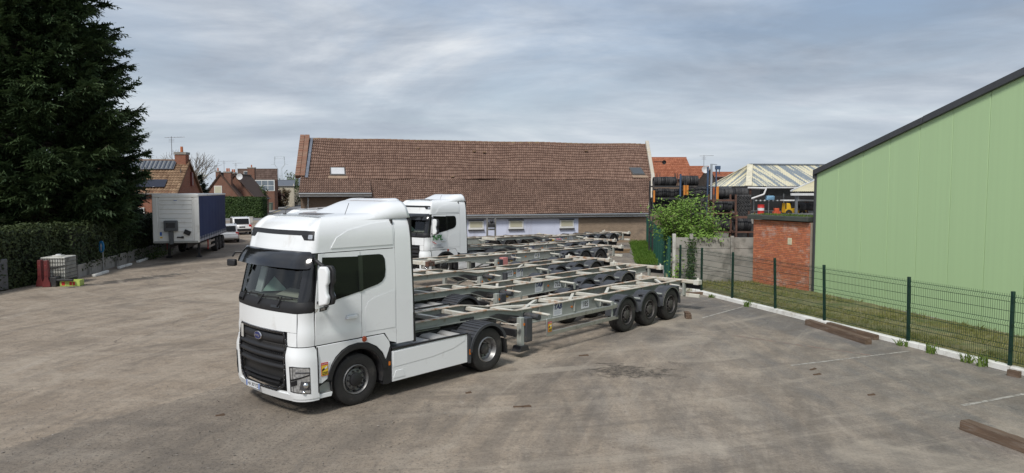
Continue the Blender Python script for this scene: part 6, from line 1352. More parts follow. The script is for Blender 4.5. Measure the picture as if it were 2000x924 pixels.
# ------------------------------------------------------------------ orange roofed houses behind the racks
def gable_house(name, label, A, B, C2, D, ez, rz_, wm, rm, group=None, nc=30, nr=12, over=0.3, tile=True):
    """ridge runs from the middle of A-D to the middle of B-C; A-B is the near long side"""
    T = thing(name, label, 'house', (0, 0, 0), 0, group); A, B, C2, D = [Vector((*p, 0)) for p in (A, B, C2, D)]
    m0, m1 = (A+D)/2, (B+C2)/2; q = MB(); Z = lambda p, z: Vector((p.x, p.y, z))
    for (p, r, s_) in ((A, m0, D), (B, m1, C2)):
        an = math.atan2((s_-p).y, (s_-p).x); L_ = (s_-p).length; g = MB(); g.prism([(0, 0), (L_, 0), (L_, ez), (L_/2, rz_-0.05), (0, ez)], -0.12, 0.12); g.build('gable_wall', wm, T, smooth=0, loc=p, rz=an)
    for p, s_ in ((A, B), (D, C2)):
        an = math.atan2((s_-p).y, (s_-p).x); g = MB(); g.b(0, (s_-p).length, -0.12, 0.12, 0, ez); g.build('long_wall', wm, T, smooth=0, loc=p, rz=an)
    ax_ = (m1-m0).normalized(); r0, r1 = Z(m0-ax_*over, rz_), Z(m1+ax_*over, rz_)
    for p, s_ in ((A, B), (D, C2)):
        ref = m0.lerp(m1, ((p-m0).dot(ax_))/((m1-m0).length)); out = (p-ref); out.z = 0; out.normalize(); sl = (rz_-ez)/(A-D).length*2
        e0, e1 = Z(p-ax_*over+out*over, ez-sl*over), Z(s_+ax_*over+out*over, ez-sl*over)
        if tile and p == A or tile == 2: tiles('roof_tiles', e0, e1, r0, r1, nc, nr, rm, T, amp=0.05, lift=0.05, seed=nc)
        g = MB(); nrm = (e1-e0).cross(r0-e0).normalized(); nrm = -nrm if nrm.z < 0 else nrm
        g.add([v-nrm*k for k in (0.015, 0.15) for v in (e0, e1, r1, r0)], [(0, 1, 2, 3), (7, 6, 5, 4), (0, 4, 5, 1), (1, 5, 6, 2), (2, 6, 7, 3), (3, 7, 4, 0)]); g.build('roof_plane', rm, T, smooth=0)
        g = MB(); g.cyl(e0+out*0.05, e1+out*0.05, 0.07, n=8); g.build('gutter', mat_gut, T, smooth=50)
    g = MB(); g.cyl(r0, r1, 0.12, n=8); g.build('ridge', rm, T, smooth=50)
    return T
mat_gut = mat('house_gutter', (0.10, 0.09, 0.085), 0.5)
def chimney(T, x, y, z0, z1, w_=0.5, d_=0.5, m=None, pots=1):
    q = MB(); q.b(x-w_/2, x+w_/2, y-d_/2, y+d_/2, z0, z1-0.2); q.build('chimney', m or REDB, T, smooth=0); q = MB(); q.b(x-w_/2-0.06, x+w_/2+0.06, y-d_/2-0.06, y+d_/2+0.06, z1-0.2, z1); q.build('chimney_cap', CONC, T)
    for k in range(pots): q = MB(); q.cyl((x+(k-(pots-1)/2)*0.3, y, z1), (x+(k-(pots-1)/2)*0.3, y, z1+0.5), 0.13, 0.11, n=10); q.build('chimney_pot', mat_pot, T, smooth=50)
mat_pot = mat('clay_pot', (0.42, 0.13, 0.05), 0.8)
def aerial(T, x, y, z0, z1, wdt=1.2, n=6, name='aerial'):
    q = MB(); q.cyl((x, y, z0), (x, y, z1), 0.025, n=5); q.cyl((x-wdt*0.3, y, z1-0.1), (x+wdt*0.7, y, z1-0.05), 0.018, n=5)
    for k in range(n): q.cyl((x-wdt*0.3+wdt*k/n, y-0.2, z1-0.1+0.05*k/n), (x-wdt*0.3+wdt*k/n, y+0.2, z1-0.1+0.05*k/n), 0.012, n=4)
    for k in range(3): q.cyl((x-0.25, y, z1-0.25-0.12*k), (x+0.25, y, z1-0.25-0.12*k), 0.012, n=4)
    q.build(name, mat_aer, T)
mat_aer = mat('aerial_metal', (0.17, 0.17, 0.18), 0.5, 0.4)
def zz2(y, Y): return zat(y, Y)
h1 = gable_house('orange_roof_house', 'far house with a long orange tiled roof behind the barn end', (xat(1225, 92), 92), (xat(1347, 92), 92), (xat(1323, 101), 101), (xat(1230, 101), 101), zz2(338, 92), zz2(308.5, 96.5), REDB, TILE3, 'orange roofed houses', 34, 9)
h2 = gable_house('orange_roof_house', 'lower orange roofed house with a dark gable and a satellite dish', (xat(1225, 80), 80), (xat(1358, 80), 80), (xat(1395, 87), 87), (xat(1230, 87), 87), zz2(348, 80), zz2(326, 83.5), BROWNB, TILE3, 'orange roofed houses', 40, 8)
aerial(h2, xat(1373, 83.5), 83.5, zz2(330, 83.5), zz2(303, 83.5), 1.6)
q = MB(); q.lathe([(0.0, 0.0), (0.2, -0.02), (0.42, -0.1)], n=18); q.bar((0, 0, 0), (0, 0.3, -0.2), 0.04, 0.04); q.build('satellite_dish', SIGNW, h2, loc=(xat(1376, 81), 81, zz2(331, 81)), smooth=50)
h3 = gable_house('orange_roof_house', 'sliver of an orange roof between the steel mast and the hipped shed', (xat(1380, 100), 100), (xat(1430, 100), 100), (xat(1430, 106), 106), (xat(1382, 106), 106), zz2(345, 100), zz2(337, 103), REDB, TILE3, 'orange roofed houses', 20, 5)
q = MB(); q.lathe([(0.0, 0.12), (0.16, 0.11), (0.19, 0.0)], n=14); q.bar((-0.9, 0.05, 0.05), (0, 0.05, 0.05), 0.05, 0.05); o = q.build('flood_lamp', BLKP, barn, loc=(RR.x+1.25, RR.y-2.0, zat(317, 64)), smooth=40)
# ================================================================== hedge, low wall and conifer on the left
HW0, HW1 = Vector((-20.55, 33.6, 0)), Vector((-24.2, 51.5, 0)); hdv = (HW1-HW0).normalized(); hnv = Vector((hdv.y, -hdv.x, 0))   # hnv points to the yard
lw = thing('low_wall', 'low grey concrete slab wall under the left hedge', 'wall', (0, 0, 0)); L_ = (HW1-HW0).length; k = 0; t = 0.0
while t < L_:
    a = HW0+hdv*(t+0.012); q = MB(); q.b(0, 1.97, 0, 0.10, -0.02, 0.62+0.02*math.sin(k*2.1)); q.build('wall_slab', CONC, lw, bevel=0.012, loc=a, rz=math.atan2(hdv.y, hdv.x)); t += 2.0; k += 1
ks = thing('kerb_edging', 'broken white kerb stones at the foot of the low left wall', 'kerb', (0, 0, 0))
for i, t in enumerate((0.6, 1.6, 4.2, 5.2, 7.4, 8.4)):
    a = HW0+hdv*t+hnv*0.55; q = MB(); q.b(0, 0.9, -0.08, 0.08, 0, 0.12); q.build('kerb_stone', KERBM, ks, bevel=0.015, loc=a, rz=math.atan2(hdv.y, hdv.x)+0.03*(i % 3-1))
def hedge(name, label, a, b, wd, z0, z1, n, ls, m, core, seed=1, group=None, rough=0.12):
    """clipped hedge: dark twiggy core with a skin of leaves"""
    rnd = random.Random(seed); T = thing(name, label, 'hedge', (0, 0, 0), 0, group); a, b = Vector((*a, 0)), Vector((*b, 0)); d = (b-a).normalized(); nn = Vector((-d.y, d.x, 0)); L_ = (b-a).length
    q = MB(); c_ = 0.12; na = max(2, int(L_/0.8))
    for i in range(na+1):
        p = a+d*(L_*i/na); j = 0.06*noise.noise((p.x, p.y, 1))
        for (u, z) in ((-wd/2+c_, z0), (wd/2-c_, z0), (wd/2-c_+j, z1-c_), (-wd/2+c_+j, z1-c_)): v = p+nn*u; q.v.append((v.x, v.y, z))
    for i in range(na):
        for j in range(4): q.f.append((4*i+j, 4*i+4+j, 4*i+4+(j+1) % 4, 4*i+(j+1) % 4)); q.m.append(0)
    q.f += [(0, 1, 2, 3), (4*na+3, 4*na+2, 4*na+1, 4*na)]; q.m += [0, 0]; q.build('hedge_core', core, T, smooth=0)
    lv = MB(); areas = [L_*(z1-z0)]*2+[L_*wd]+[wd*(z1-z0)]*2; tot = sum(areas)
    for _ in range(n):
        r = rnd.random()*tot; f = 0
        while r > areas[f]: r -= areas[f]; f += 1
        u = rnd.random()*L_; h = rnd.random(); e = abs(rnd.gauss(0, rough))*rnd.choice((-1, 0.6, 0.6))
        e += 0.10*noise.noise((u*0.6, h*3, seed))
        if f < 2: sg = -1 if f else 1; p = a+d*u+nn*(sg*(wd/2+e)); z = z0+(z1-z0)*h; nr = nn*sg
        elif f == 2: p = a+d*u+nn*((h-0.5)*wd); z = z1+e; nr = Vector((0, 0, 1))
        else: sg = -1 if f == 3 else 1; p = (b if sg > 0 else a)+d*(sg*e)+nn*((rnd.random()-0.5)*wd); z = z0+(z1-z0)*h; nr = d*sg
        leaf(lv, (p.x, p.y, z), ls*rnd.uniform(0.6, 1.35), nr+Vector((rnd.gauss(0, .6), rnd.gauss(0, .6), rnd.gauss(0.3, .6))), rnd, asp=0.6)
    lv.build('hedge_leaves', m, T, smooth=0, fix=False); return T
HCORE = mat('hedge_inside', (0.012, 0.016, 0.008), 0.95)
HL1 = leaf_mat('dark_hedge_leaf', (0.020, 0.034, 0.014), (0.065, 0.085, 0.03), 0.12); HL2 = leaf_mat('green_hedge_leaf', (0.02, 0.045, 0.012), (0.06, 0.10, 0.025), 0.15); HL3 = leaf_mat('brown_hedge_leaf', (0.07, 0.045, 0.03), (0.12, 0.09, 0.04), 0.15)
hedge('garden_hedge', 'near end of the dark hedge, behind the tank and cabinet', (-22.2, 20.0), (-21.7, 34.2), 1.4, 0.0, 2.5, 24000, 0.075, HL1, HCORE, 3)
p0, p1 = HW0-hnv*0.75, HW1+hdv*14-hnv*0.75
hedge('garden_hedge', 'tall dark clipped hedge on the low wall along the left side', (p0.x, p0.y), (p1.x, p1.y), 1.3, 0.3, 2.45, 34000, 0.075, HL1, HCORE, 2)
# weeds and litter at the wall foot
for i, t in enumerate((9.4, 11.0, 12.8)):
    p = HW0+hdv*t+hnv*0.5; mb = MB()
    for _ in range(260): leaf(mb, (p.x+random.gauss(0, .35), p.y+random.gauss(0, .5), abs(random.gauss(0.1, 0.25))), random.uniform(0.04, 0.09), Vector((random.gauss(0, .5), random.gauss(0, .5), 1)))
    tag(mb.build('wall_weed', WEED if i else HL2, smooth=0, fix=False), ['green weed clump at the low wall, nearest the tank', 'green weed clump at the low wall, middle one', 'green weed clump at the low wall, by the box trailer'][i], 'weed', 'weeds along the low wall')
# ------------------------------------------------------------------ conifer
def conifer(label, base, height, rad, seed, m, n_br=420, zmin=2.0, shape=0.75, dens=1.0):
    rnd = random.Random(seed); T = thing('conifer_tree', label, 'tree', base, 0, 'dark conifers on the left'); st = MB(); lv = MB()
    st.cyl((0, 0, 0), (0, 0, height*0.55), 0.42, 0.26, n=12); st.cyl((0, 0, height*0.55), (0, 0, height), 0.26, 0.03, n=10)
    for b in range(n_br):
        f = rnd.random()**1.15; z0 = zmin+f*(height-zmin-0.3); R_ = (rad*(1-f)**shape*(1.0 if f > 0.12 else 0.78+1.8*f)*(rnd.uniform(0.86, 1.05) if rnd.random() < 0.75 else rnd.uniform(0.5, 0.9)))*(1+0.10*noise.noise((f*9, b*0.37, seed)))+0.25
        a = rnd.random()*6.283; dx, dy = math.cos(a), math.sin(a); rise = rnd.uniform(-0.15, 0.42)*R_
        tip = Vector((dx*R_, dy*R_, z0+rise)); s0 = Vector((0, 0, z0)); bow = 0.12*R_
        path = [s0, s0.lerp(tip, 0.5)-Vector((0, 0, bow)), tip]
        st.cyl(path[0], path[1], 0.055, 0.035, n=4); st.cyl(path[1], path[2], 0.035, 0.010, n=4)
        nseg = max(6, int(R_*9*dens)); side = Vector((-dy, dx, 0))
        for k in range(nseg):
            t = rnd.uniform(0.35, 1.0)**0.75; c = path[0].lerp(path[1], t*2) if t < 0.5 else path[1].lerp(path[2], t*2-1)
            # one flat drooping spray of needles: a fan of narrow blades
            sgn = rnd.choice((-1, 1)); dirv = (Vector((dx, dy, 0))*rnd.uniform(0.4, 1.0)+side*sgn*rnd.uniform(0.2, 0.9)+Vector((0, 0, rnd.uniform(-0.55, 0.45)))).normalized()
            ln = rnd.uniform(0.4, 0.9)*(0.65+0.35*(1-f)); up = Vector((rnd.gauss(0, .3), rnd.gauss(0, .3), 1)).normalized(); w_ = dirv.cross(up).normalized()
            for j in range(7):
                tt = j/7; o_ = c+dirv*(ln*tt); sp = ln*(0.42*(1-tt)+0.10); s2 = -1 if j % 2 else 1
                e = o_+(w_*s2*0.75+dirv*0.7).normalized()*sp+Vector((0, 0, rnd.gauss(-0.03, .05))); g_ = dirv*0.055+up*0.02
                lv.add([o_-g_, o_+g_, e+g_*0.5, e-g_*0.3], [(0, 1, 2, 3)])
            e = c+dirv*ln*1.25; lv.add([c-w_*0.03, c+w_*0.03, e+w_*0.012, e-w_*0.012], [(0, 1, 2, 3)])
    st.build('trunk', BARK, T, smooth=50); lv.build('crown', m, T, smooth=0, fix=False); return T
NEED = leaf_mat('dark_needle', (0.024, 0.048, 0.024), (0.075, 0.115, 0.042), 0.15)
NEED2 = leaf_mat('blackish_needle', (0.010, 0.018, 0.012), (0.028, 0.042, 0.022), 0.10)
conifer('huge dark conifer filling the upper left corner', (-25.9, 38.5, 0), 24.0, 5.6, 4, NEED, 1250, 1.7, 0.40, 1.3)
conifer('dark conifer at the left edge of the frame, in front of the huge one', (-31.0, 39.0, 0), 22.0, 5.6, 9, NEED, 620, 1.8, 0.4, 1.1)
conifer('smaller blackish conifer poking out to the right of the huge one', (-25.3, 43.5, 0), 7.2, 2.6, 12, NEED2, 170, 2.2, 0.6, 1.3)
# ------------------------------------------------------------------ tank, barriers, crate, cabinet
IB = thing('liquid_tank', 'grimy white plastic tank in a wire cage on a pallet by the hedge', 'tank', (atZ(104, 556).x, atZ(104, 556).y+0.45, 0), R(8))
PLW = mat('grimy_white_plastic', (0.50, 0.50, 0.46), 0.55, 0, 0.12, 2, dirt=((0.16, 0.15, 0.12), 0.45, 2)); CAGE = mat('cage_steel', (0.08, 0.08, 0.08), 0.5, 0.5)
q = MB(); q.b(-0.50, 0.50, -0.56, 0.56, 0.22, 1.22); q.b(-0.2, 0.2, -0.2, 0.2, 1.2, 1.27); q.build('tank_body', PLW, IB, bevel=0.08, seg=3)
q = MB(); q.cyl((0, 0, 1.26), (0, 0, 1.31), 0.11, n=14); q.build('lid', SIGNW, IB); q = MB(); q.b(0.0, 0.3, -0.60, -0.5, 0.24, 0.42); q.cyl((0.15, -0.6, 0.33), (0.15, -0.72, 0.33), 0.05); q.build('valve', CHASS, IB)
q = MB()
for i in range(11):
    x = -0.52+1.04*i/10; q.cyl((x, -0.585, 0.16), (x, -0.585, 1.18), 0.009, n=4); q.cyl((x, 0.585, 0.16), (x, 0.585, 1.18), 0.009, n=4)
for i in range(11): y = -0.58+1.16*i/10; q.cyl((-0.525, y, 0.16), (-0.525, y, 1.18), 0.009, n=4); q.cyl((0.525, y, 0.16), (0.525, y, 1.18), 0.009, n=4)
for i in range(7):
    z = 0.18+i*0.165; q.tube([(-0.53, -0.59, z), (0.53, -0.59, z), (0.53, 0.59, z), (-0.53, 0.59, z), (-0.53, -0.59, z)], 0.010, 4)
q.build('wire_cage', CAGE, IB); q = MB(); q.bar((-0.53, -0.60, 0.68), (0.53, -0.60, 0.86), 0.02, 0.05); q.build('strap', CAGE, IB)
for y in (-0.5, 0, 0.5): q = MB(); q.b(-0.5, 0.5, y-0.06, y+0.06, 0.0, 0.10); q.build('pallet_runner', CHASS, IB)
q = MB(); q.b(-0.5, 0.5, -0.58, 0.58, 0.11, 0.155); q.build('pallet_deck', CHASS, IB)
for i, (px, py) in enumerate(((78, 560), (90, 561))):
    p = atZ(px, py); q = MB(); q.prism([(-0.16, 0), (0.16, 0), (0.15, 0.18), (0.08, 0.35), (0.07, 1.15), (-0.07, 1.15), (-0.08, 0.35), (-0.15, 0.18)], -0.14, 0.14); q.b(-0.05, 0.05, -0.15, 0.15, 0.45, 0.95)
    tag(q.build('barrier_block', mat('dark_red_plastic', (0.14, 0.02, 0.02), 0.6, 0, 0.3, 3, dirt=((0.03, 0.02, 0.02), 0.4, 3)), bevel=0.02, loc=(p.x, p.y+0.1, 0), rz=R(5+10*i)), ['dark red plastic barrier block, left of two before the tank', 'dark red plastic barrier block, right of two, touching the tank'][i], 'barrier')
p = atZ(103, 560); q = MB(); q.b(-0.2, 0.2, -0.15, 0.15, 0, 0.42); q.b(-0.2, 0.9, -0.12, 0.0, 0.25, 0.33); tag(q.build('trestle', CHASS, bevel=0.02, loc=(p.x, p.y+0.05, 0)), 'dark trestle between the red barriers and the tank', 'trestle')
LIME = mat('lime_plastic', (0.40, 0.50, 0.12), 0.5, 0, 0.08, 3); p = atZ(137, 559); cr = thing('lime_crate', 'lime green plastic crate with red labels in front of the tank', 'crate', (p.x, p.y+0.15, 0), R(10))
q = MB()
for (a, b, c_, d) in ((-0.4, 0.4, -0.22, -0.20), (-0.4, 0.4, 0.20, 0.22), (-0.4, -0.38, -0.2, 0.2), (0.38, 0.4, -0.2, 0.2)): q.b(a, b, c_, d, 0, 0.26)
q.b(-0.4, 0.4, -0.22, 0.22, 0, 0.02); q.build('crate_body', LIME, cr)
for x in (-0.38, -0.15, 0.1, 0.38): q = MB(); q.b(x-0.012, x+0.012, -0.235, -0.22, 0, 0.26); q.build('crate_rib', LIME, cr)
q = MB(); q.b(-0.02, 0.2, -0.226, -0.221, 0.05, 0.2); q.build('crate_label', REDPR, cr); q = MB(); q.b(-0.33, -0.2, -0.226, -0.221, 0.05, 0.2); q.build('crate_label', REDPR, cr)
p = atZ(83, 545); q = MB(); q.cyl((0, 0, 0), (-0.05, 0, 1.55), 0.02, n=6); tag(q.build('white_rod', SIGNW, loc=(p.x, p.y, 0)), 'thin white rod leaning up behind the red barriers', 'rod')
q = MB(); q.cyl((0, 0, 0), (0, 0, 1.95), 0.02, n=6, mi=0); q.b(-0.2, 0.16, -0.03, 0.03, 1.88, 1.95, mi=1); p = atZ(80, 540); tag(q.build('squeegee', [CHASS, REDP], loc=(p.x, p.y, 0)), 'dark pole with a red cross head standing by the hedge', 'squeegee')
p = atZ(4, 572); cb_ = thing('metal_cabinet', 'grey metal cabinet with a yellow mark at the left edge of the frame', 'cabinet', (p.x-1.0, p.y+0.4, 0)); GCAB = mat('dull_grey_cabinet', (0.13, 0.135, 0.14), 0.5, 0.2, 0.15, 2, dirt=((0.06, 0.055, 0.05), 0.4, 2))
q = MB(); q.b(-0.6, 0.72, -0.4, 0.4, 0.04, 1.32); q.build('cabinet_body', GCAB, cb_, bevel=0.03); q = MB(); q.b(-0.55, 0.67, -0.415, -0.40, 0.1, 1.25); q.build('cabinet_door', GCAB, cb_, bevel=0.01); q = MB(); q.prism([(0.48, 0.82), (0.64, 0.82), (0.56, 0.96)], -0.42, -0.416); q.build('warning_mark', YELP, cb_, smooth=0)
# round blue road sign grown into the hedge
p = HW0+hdv*((40.0-21.0)/abs(hdv.y)*0+3.1)+hnv*0.12; bs = thing('road_sign', 'torn round blue sign half swallowed by the hedge', 'sign', (p.x, p.y, 0), R(-20))
q = MB(); q.cyl((0, 0.06, 0), (0, 0.06, 1.55), 0.03, n=8); q.build('pole', ZINC, bs); q = MB(); q.cyl((0, -0.03, 1.27), (0, 0.0, 1.27), 0.30, n=24); q.build('disc', mat('sign_blue', (0.03, 0.22, 0.50), 0.4, 0, 0.1, 3, dirt=((0.6, 0.62, 0.65), 0.2, 4)), bs)
q = MB(); q.prism([(-0.05, 1.05), (0.05, 1.05), (0.05, 1.28), (0.12, 1.28), (0.0, 1.46), (-0.12, 1.28), (-0.05, 1.28)], -0.036, -0.031); q.build('arrow', SIGNW, bs, smooth=0); bs.scale = (0.62, 1, 1)
mat_strap = mat('curtain_strap_white', (0.5, 0.5, 0.52), 0.6)
# ================================================================== white box trailer
bt = thing('box_trailer', 'white fronted box trailer with a dark blue curtain side', 'trailer', (-19.8, 42.2, 0), math.atan2(0.972, -0.233)); BL = 10.6
BXW = mat('dirty_white_panel', (0.74, 0.74, 0.71), 0.5, 0, 0.04, 1.2, dirt=((0.36, 0.33, 0.28), 0.22, 1.0)); CURT = mat('navy_curtain', (0.032, 0.048, 0.118), 0.75, 0, 0.15, 0.6, bump=0.15, bscale=2.0, bdist=0.04, stretch=(0.3, 1, 1.2), spec=0.15); GREYB = mat('grey_console', (0.085, 0.09, 0.095), 0.6, 0, 0.1, 3)
q = MB(); q.b(0.05, BL, -1.24, 1.24, 3.80, 3.92); q.build('roof', BXW, bt, bevel=0.03); q = MB(); q.b(0.06, BL, -1.2, 1.2, 1.05, 1.18); q.build('floor', CHASS, bt)
q = MB(); q.b(0.0, 0.08, -0.98, 0.98, 1.16, 3.70); q.build('front_panel', BXW, bt, bevel=0.01)
for k in range(8): z = 1.72+0.265*k; q = MB(); q.prism([(-0.035, z), (0.0, z-0.02), (0.0, z+0.22), (-0.012, z+0.22)], -0.88, 0.88); q.build('front_rib', BXW, bt)
for y in (-1.12, 1.12): q = MB(); q.b(-0.03, 0.12, y-0.15, y+0.15, 1.05, 3.78); q.build('corner_post', BXW, bt, bevel=0.04); 
for y in (-0.93, 0.93): q = MB(); q.b(-0.02, 0.02, y-0.04, y+0.04, 1.2, 3.7); q.build('front_edge', BXW, bt, bevel=0.01)
q = MB(); q.b(-0.05, 0.14, -1.27, 1.27, 3.72, 3.95); q.build('front_cap', BXW, bt, bevel=0.05); q = MB(); q.b(-0.06, 0.1, -1.2, 1.2, 1.04, 1.16); q.build('front_sill', mat('grey_sill', (0.30, 0.30, 0.28), 0.6), bt, bevel=0.01)
for sg in (-1, 1):
    q = MB(); nx_ = 26
    for i in range(nx_+1):
        x = 0.15+(BL-0.3)*i/nx_; w_ = 0.02*math.sin(i*2.1)+0.01*math.sin(i*5.3)
        for z in (1.28, 2.0, 2.8, 3.5, 3.80): q.v.append((x, sg*(1.235+w_*math.sin((z-1.28)/2.52*3.14)), z))
    for i in range(nx_):
        for j in range(4): q.f.append((i*5+j, (i+1)*5+j, (i+1)*5+j+1, i*5+j+1)); q.m.append(0)
    q.build('curtain', CURT, bt, smooth=60)
    q = MB(); q.b(0.15, BL, sg*1.22-0.02, sg*1.22+0.02, 1.08, 1.22); q.build('side_rave', mat('grey_rave', (0.33, 0.35, 0.40), 0.5, 0.3), bt)
    for k in range(24): x = 0.4+k*0.43; q = MB(); q.b(x-0.02, x+0.02, sg*1.25-0.012, sg*1.25+0.012, 1.10, 1.40); q.build('curtain_strap', GREYPR if k % 2 else mat_strap, bt, smooth=0)
    for i in range(3): wheel(bt, 6.7+1.31*i, sg*1.03, Ro=0.48, wd=0.37, kind='trailer', side=sg, n=24)
    q = MB(); q.b(3.2, 5.6, sg*1.2-0.02, sg*1.2+0.02, 0.48, 0.60); q.build('side_guard', ALU, bt); q = MB(); q.b(3.2, 5.6, sg*1.2-0.02, sg*1.2+0.02, 0.80, 0.92); q.build('side_guard', ALU, bt); q = MB(); q.b(3.1, 3.25, sg*1.2-0.03, sg*1.2+0.03, 0.42, 1.0); q.build('guard_end', REDP, bt)
    q = MB(); q.b(2.0, 2.15, sg*0.85-0.07, sg*0.85+0.07, 0.08, 1.05); q.prism([(1.9, 0), (2.25, 0), (2.18, 0.1), (1.97, 0.1)], sg*0.85-0.16, sg*0.85+0.16); q.build('landing_leg', CHASS, bt)
for y in (-0.5, 0.5): q = MB(); q.b(0.3, BL-0.2, y-0.05, y+0.05, 0.72, 1.05); q.build('chassis_beam', CHASS, bt)
q = MB(); q.b(-0.30, 0.0, -0.12, 0.62, 2.10-0.35, 2.10+0.28); q.build('console', GREYB, bt, bevel=0.05); q = MB(); q.b(-0.31, -0.29, 0.0, 0.5, 1.95, 2.25); q.build('console_panel', CHASS, bt); q = MB(); q.b(-0.22, -0.04, 0.13, 0.37, 0.98, 1.78); q.build('console_post', GREYB, bt, bevel=0.02)
q = MB(); q.box((-0.10, -0.62, 1.66), (0.14, 0.36, 0.27), m=Matrix.Rotation(R(25), 3, 'X')); q.build('coupling_cover', BLKP, bt, bevel=0.03); q = MB(); q.tube([(-0.08, -0.05, 1.38), (-0.1, -0.35, 1.38)], 0.04, 8); q.b(-0.14, -0.04, -0.42, -0.3, 1.32, 1.44); q.build('coupling_hose', CHASS, bt)
q = MB(); q.b(-0.012, -0.004, 0.36, 0.90, 1.48, 1.70); s_ = q.build('blue_plate', SIGNW, bt, smooth=0); q = MB(); q.b(-0.016, -0.011, 0.78, 0.90, 1.48, 1.70); q.build('plate_band', BLUEPR, s_, smooth=0)
for y in (0.82, 0.28): q = MB(); q.b(-0.012, -0.004, y-0.07, y+0.07, 1.33, 1.42); q.build('round_sticker', YELP, bt, smooth=0)
q = MB(); q.b(-0.012, -0.004, -0.09, 0.09, 3.52, 3.57); q.build('maker_plate', BLUEPR, bt, smooth=0)
# ================================================================== parked cars
def car(label, loc, rz, suv=True):
    """front at -X; built from lofted sections"""
    T = thing('parked_car', label, 'car', loc, rz, 'white cars parked behind the box trailer'); CP = mat_car; hh = 1.62 if suv else 1.45; L_ = 4.3; W_ = 0.89
    xs = [0.0, 0.12, 0.5, 1.2, 1.45, 2.0, 3.2, 3.95, 4.2, 4.3]; belt = hh*0.60
    top = [0.62, 0.78, 0.90, 0.98, belt, belt, belt, belt*0.99, belt*0.93, 0.70]; wdt = [0.70, 0.82, 0.87, 0.89, 0.89, 0.89, 0.89, 0.87, 0.84, 0.78]; low = [0.35, 0.28, 0.25, 0.24, 0.24, 0.24, 0.24, 0.26, 0.32, 0.42]
    q = MB(); k = 8
    for x, t, w_, l in zip(xs, top, wdt, low):
        for (u, z) in ((-w_*0.92, l), (-w_, l+0.12), (-w_, t-0.18), (-w_*0.93, t), (w_*0.93, t), (w_, t-0.18), (w_, l+0.12), (w_*0.92, l)): q.v.append((x, u, z))
    for i in range(len(xs)-1):
        for j in range(k): q.f.append((i*k+j, (i+1)*k+j, (i+1)*k+(j+1) % k, i*k+(j+1) % k)); q.m.append(0)
    q.f += [tuple(range(k)), tuple(range(len(xs)*k-1, (len(xs)-1)*k-1, -1))]; q.m += [0, 0]; q.build('body', CP, T, bevel=0.02, smooth=40)
    q = MB(); q.prism([(1.25, belt*0.97), (1.95, hh-0.04), (2.3, hh), (3.4, hh), (3.75, hh-0.08), (4.12, belt*0.95)], -0.76, 0.76); q.build('cabin', CP, T, bevel=0.06, smooth=40)
    q = MB(); q.prism([(3.80, hh-0.13), (3.84, hh-0.13), (4.13, belt+0.05), (4.09, belt+0.05)], -0.62, 0.62); q.build('rear_window', TINT, T, smooth=0)
    q = MB(); q.prism([(1.38, belt+0.02), (1.93, hh-0.10), (1.90, hh-0.10), (1.34, belt+0.02)], -0.66, 0.66); q.build('windscreen', TINT, T, smooth=0)
    for sg in (-1, 1):
        for (a, b, c_, d) in ((1.65, 1.98, 2.62, 2.62), (2.68, 2.68, 3.35, 3.62)): q = MB(); q.prism([(a, belt+0.03), (d, belt+0.03), (c_, hh-0.12), (b, hh-0.12)], sg*0.755, sg*0.768); q.build('side_window', TINT, T, smooth=0)
        q = MB(); q.b(4.14, 4.27, min(sg*0.60, sg*0.83), max(sg*0.60, sg*0.83), belt-0.28, belt-0.02); q.build('tail_light', REDL, T, bevel=0.02)
        for x in (0.85, 3.45): wheel(T, x, sg*0.80, Ro=0.33, wd=0.20, Ri=0.20, kind='trailer', side=sg, n=20)
        q = MB(); q.bar((2.1, sg*0.62, hh+0.03), (3.5, sg*0.62, hh+0.03), 0.04, 0.04); q.build('roof_rail', GREYPR, T)
    q = MB(); q.b(4.18, 4.36, -0.78, 0.78, 0.36, 0.58); q.build('rear_bumper', BLKP if suv else CP, T, bevel=0.04); q = MB(); q.b(4.29, 4.31, -0.26, 0.26, belt-0.30, belt-0.18); q.build('number_plate', SIGNW if not suv else BLKP, T)
    return T
mat_strap = mat('curtain_strap_white', (0.5, 0.5, 0.52), 0.6)
mat_car = mat('white_car_paint', (0.74, 0.75, 0.76), 0.25, 0, 0.02, 2, coat=0.6)
p = atZ(452, 459); car('white estate car with roof rails, parked farther back by the hedge', (p.x-1.0, p.y+3.8, 0), R(-62), True)
p = atZ(447, 474); car('white low car partly hidden behind the box trailer', (p.x-1.7, p.y+3.4, 0), R(-65), False)
for i, (px, py, lab) in enumerate([(468, 452, 'nearest'), (474, 445, 'second'), (482, 439, 'third'), (489, 436, 'farthest')]):
    p = atZ(px, py); q = MB(); q.b(-0.3, 0.3, -0.3, 0.3, 0, 0.75); q.b(-0.33, 0.33, -0.33, 0.33, 0.70, 0.80); tag(q.build('concrete_block', CONCL, bevel=0.04, loc=p, rz=0.4), lab+' of the pale concrete blocks beside the parked cars', 'concrete block', 'concrete blocks by the exit')
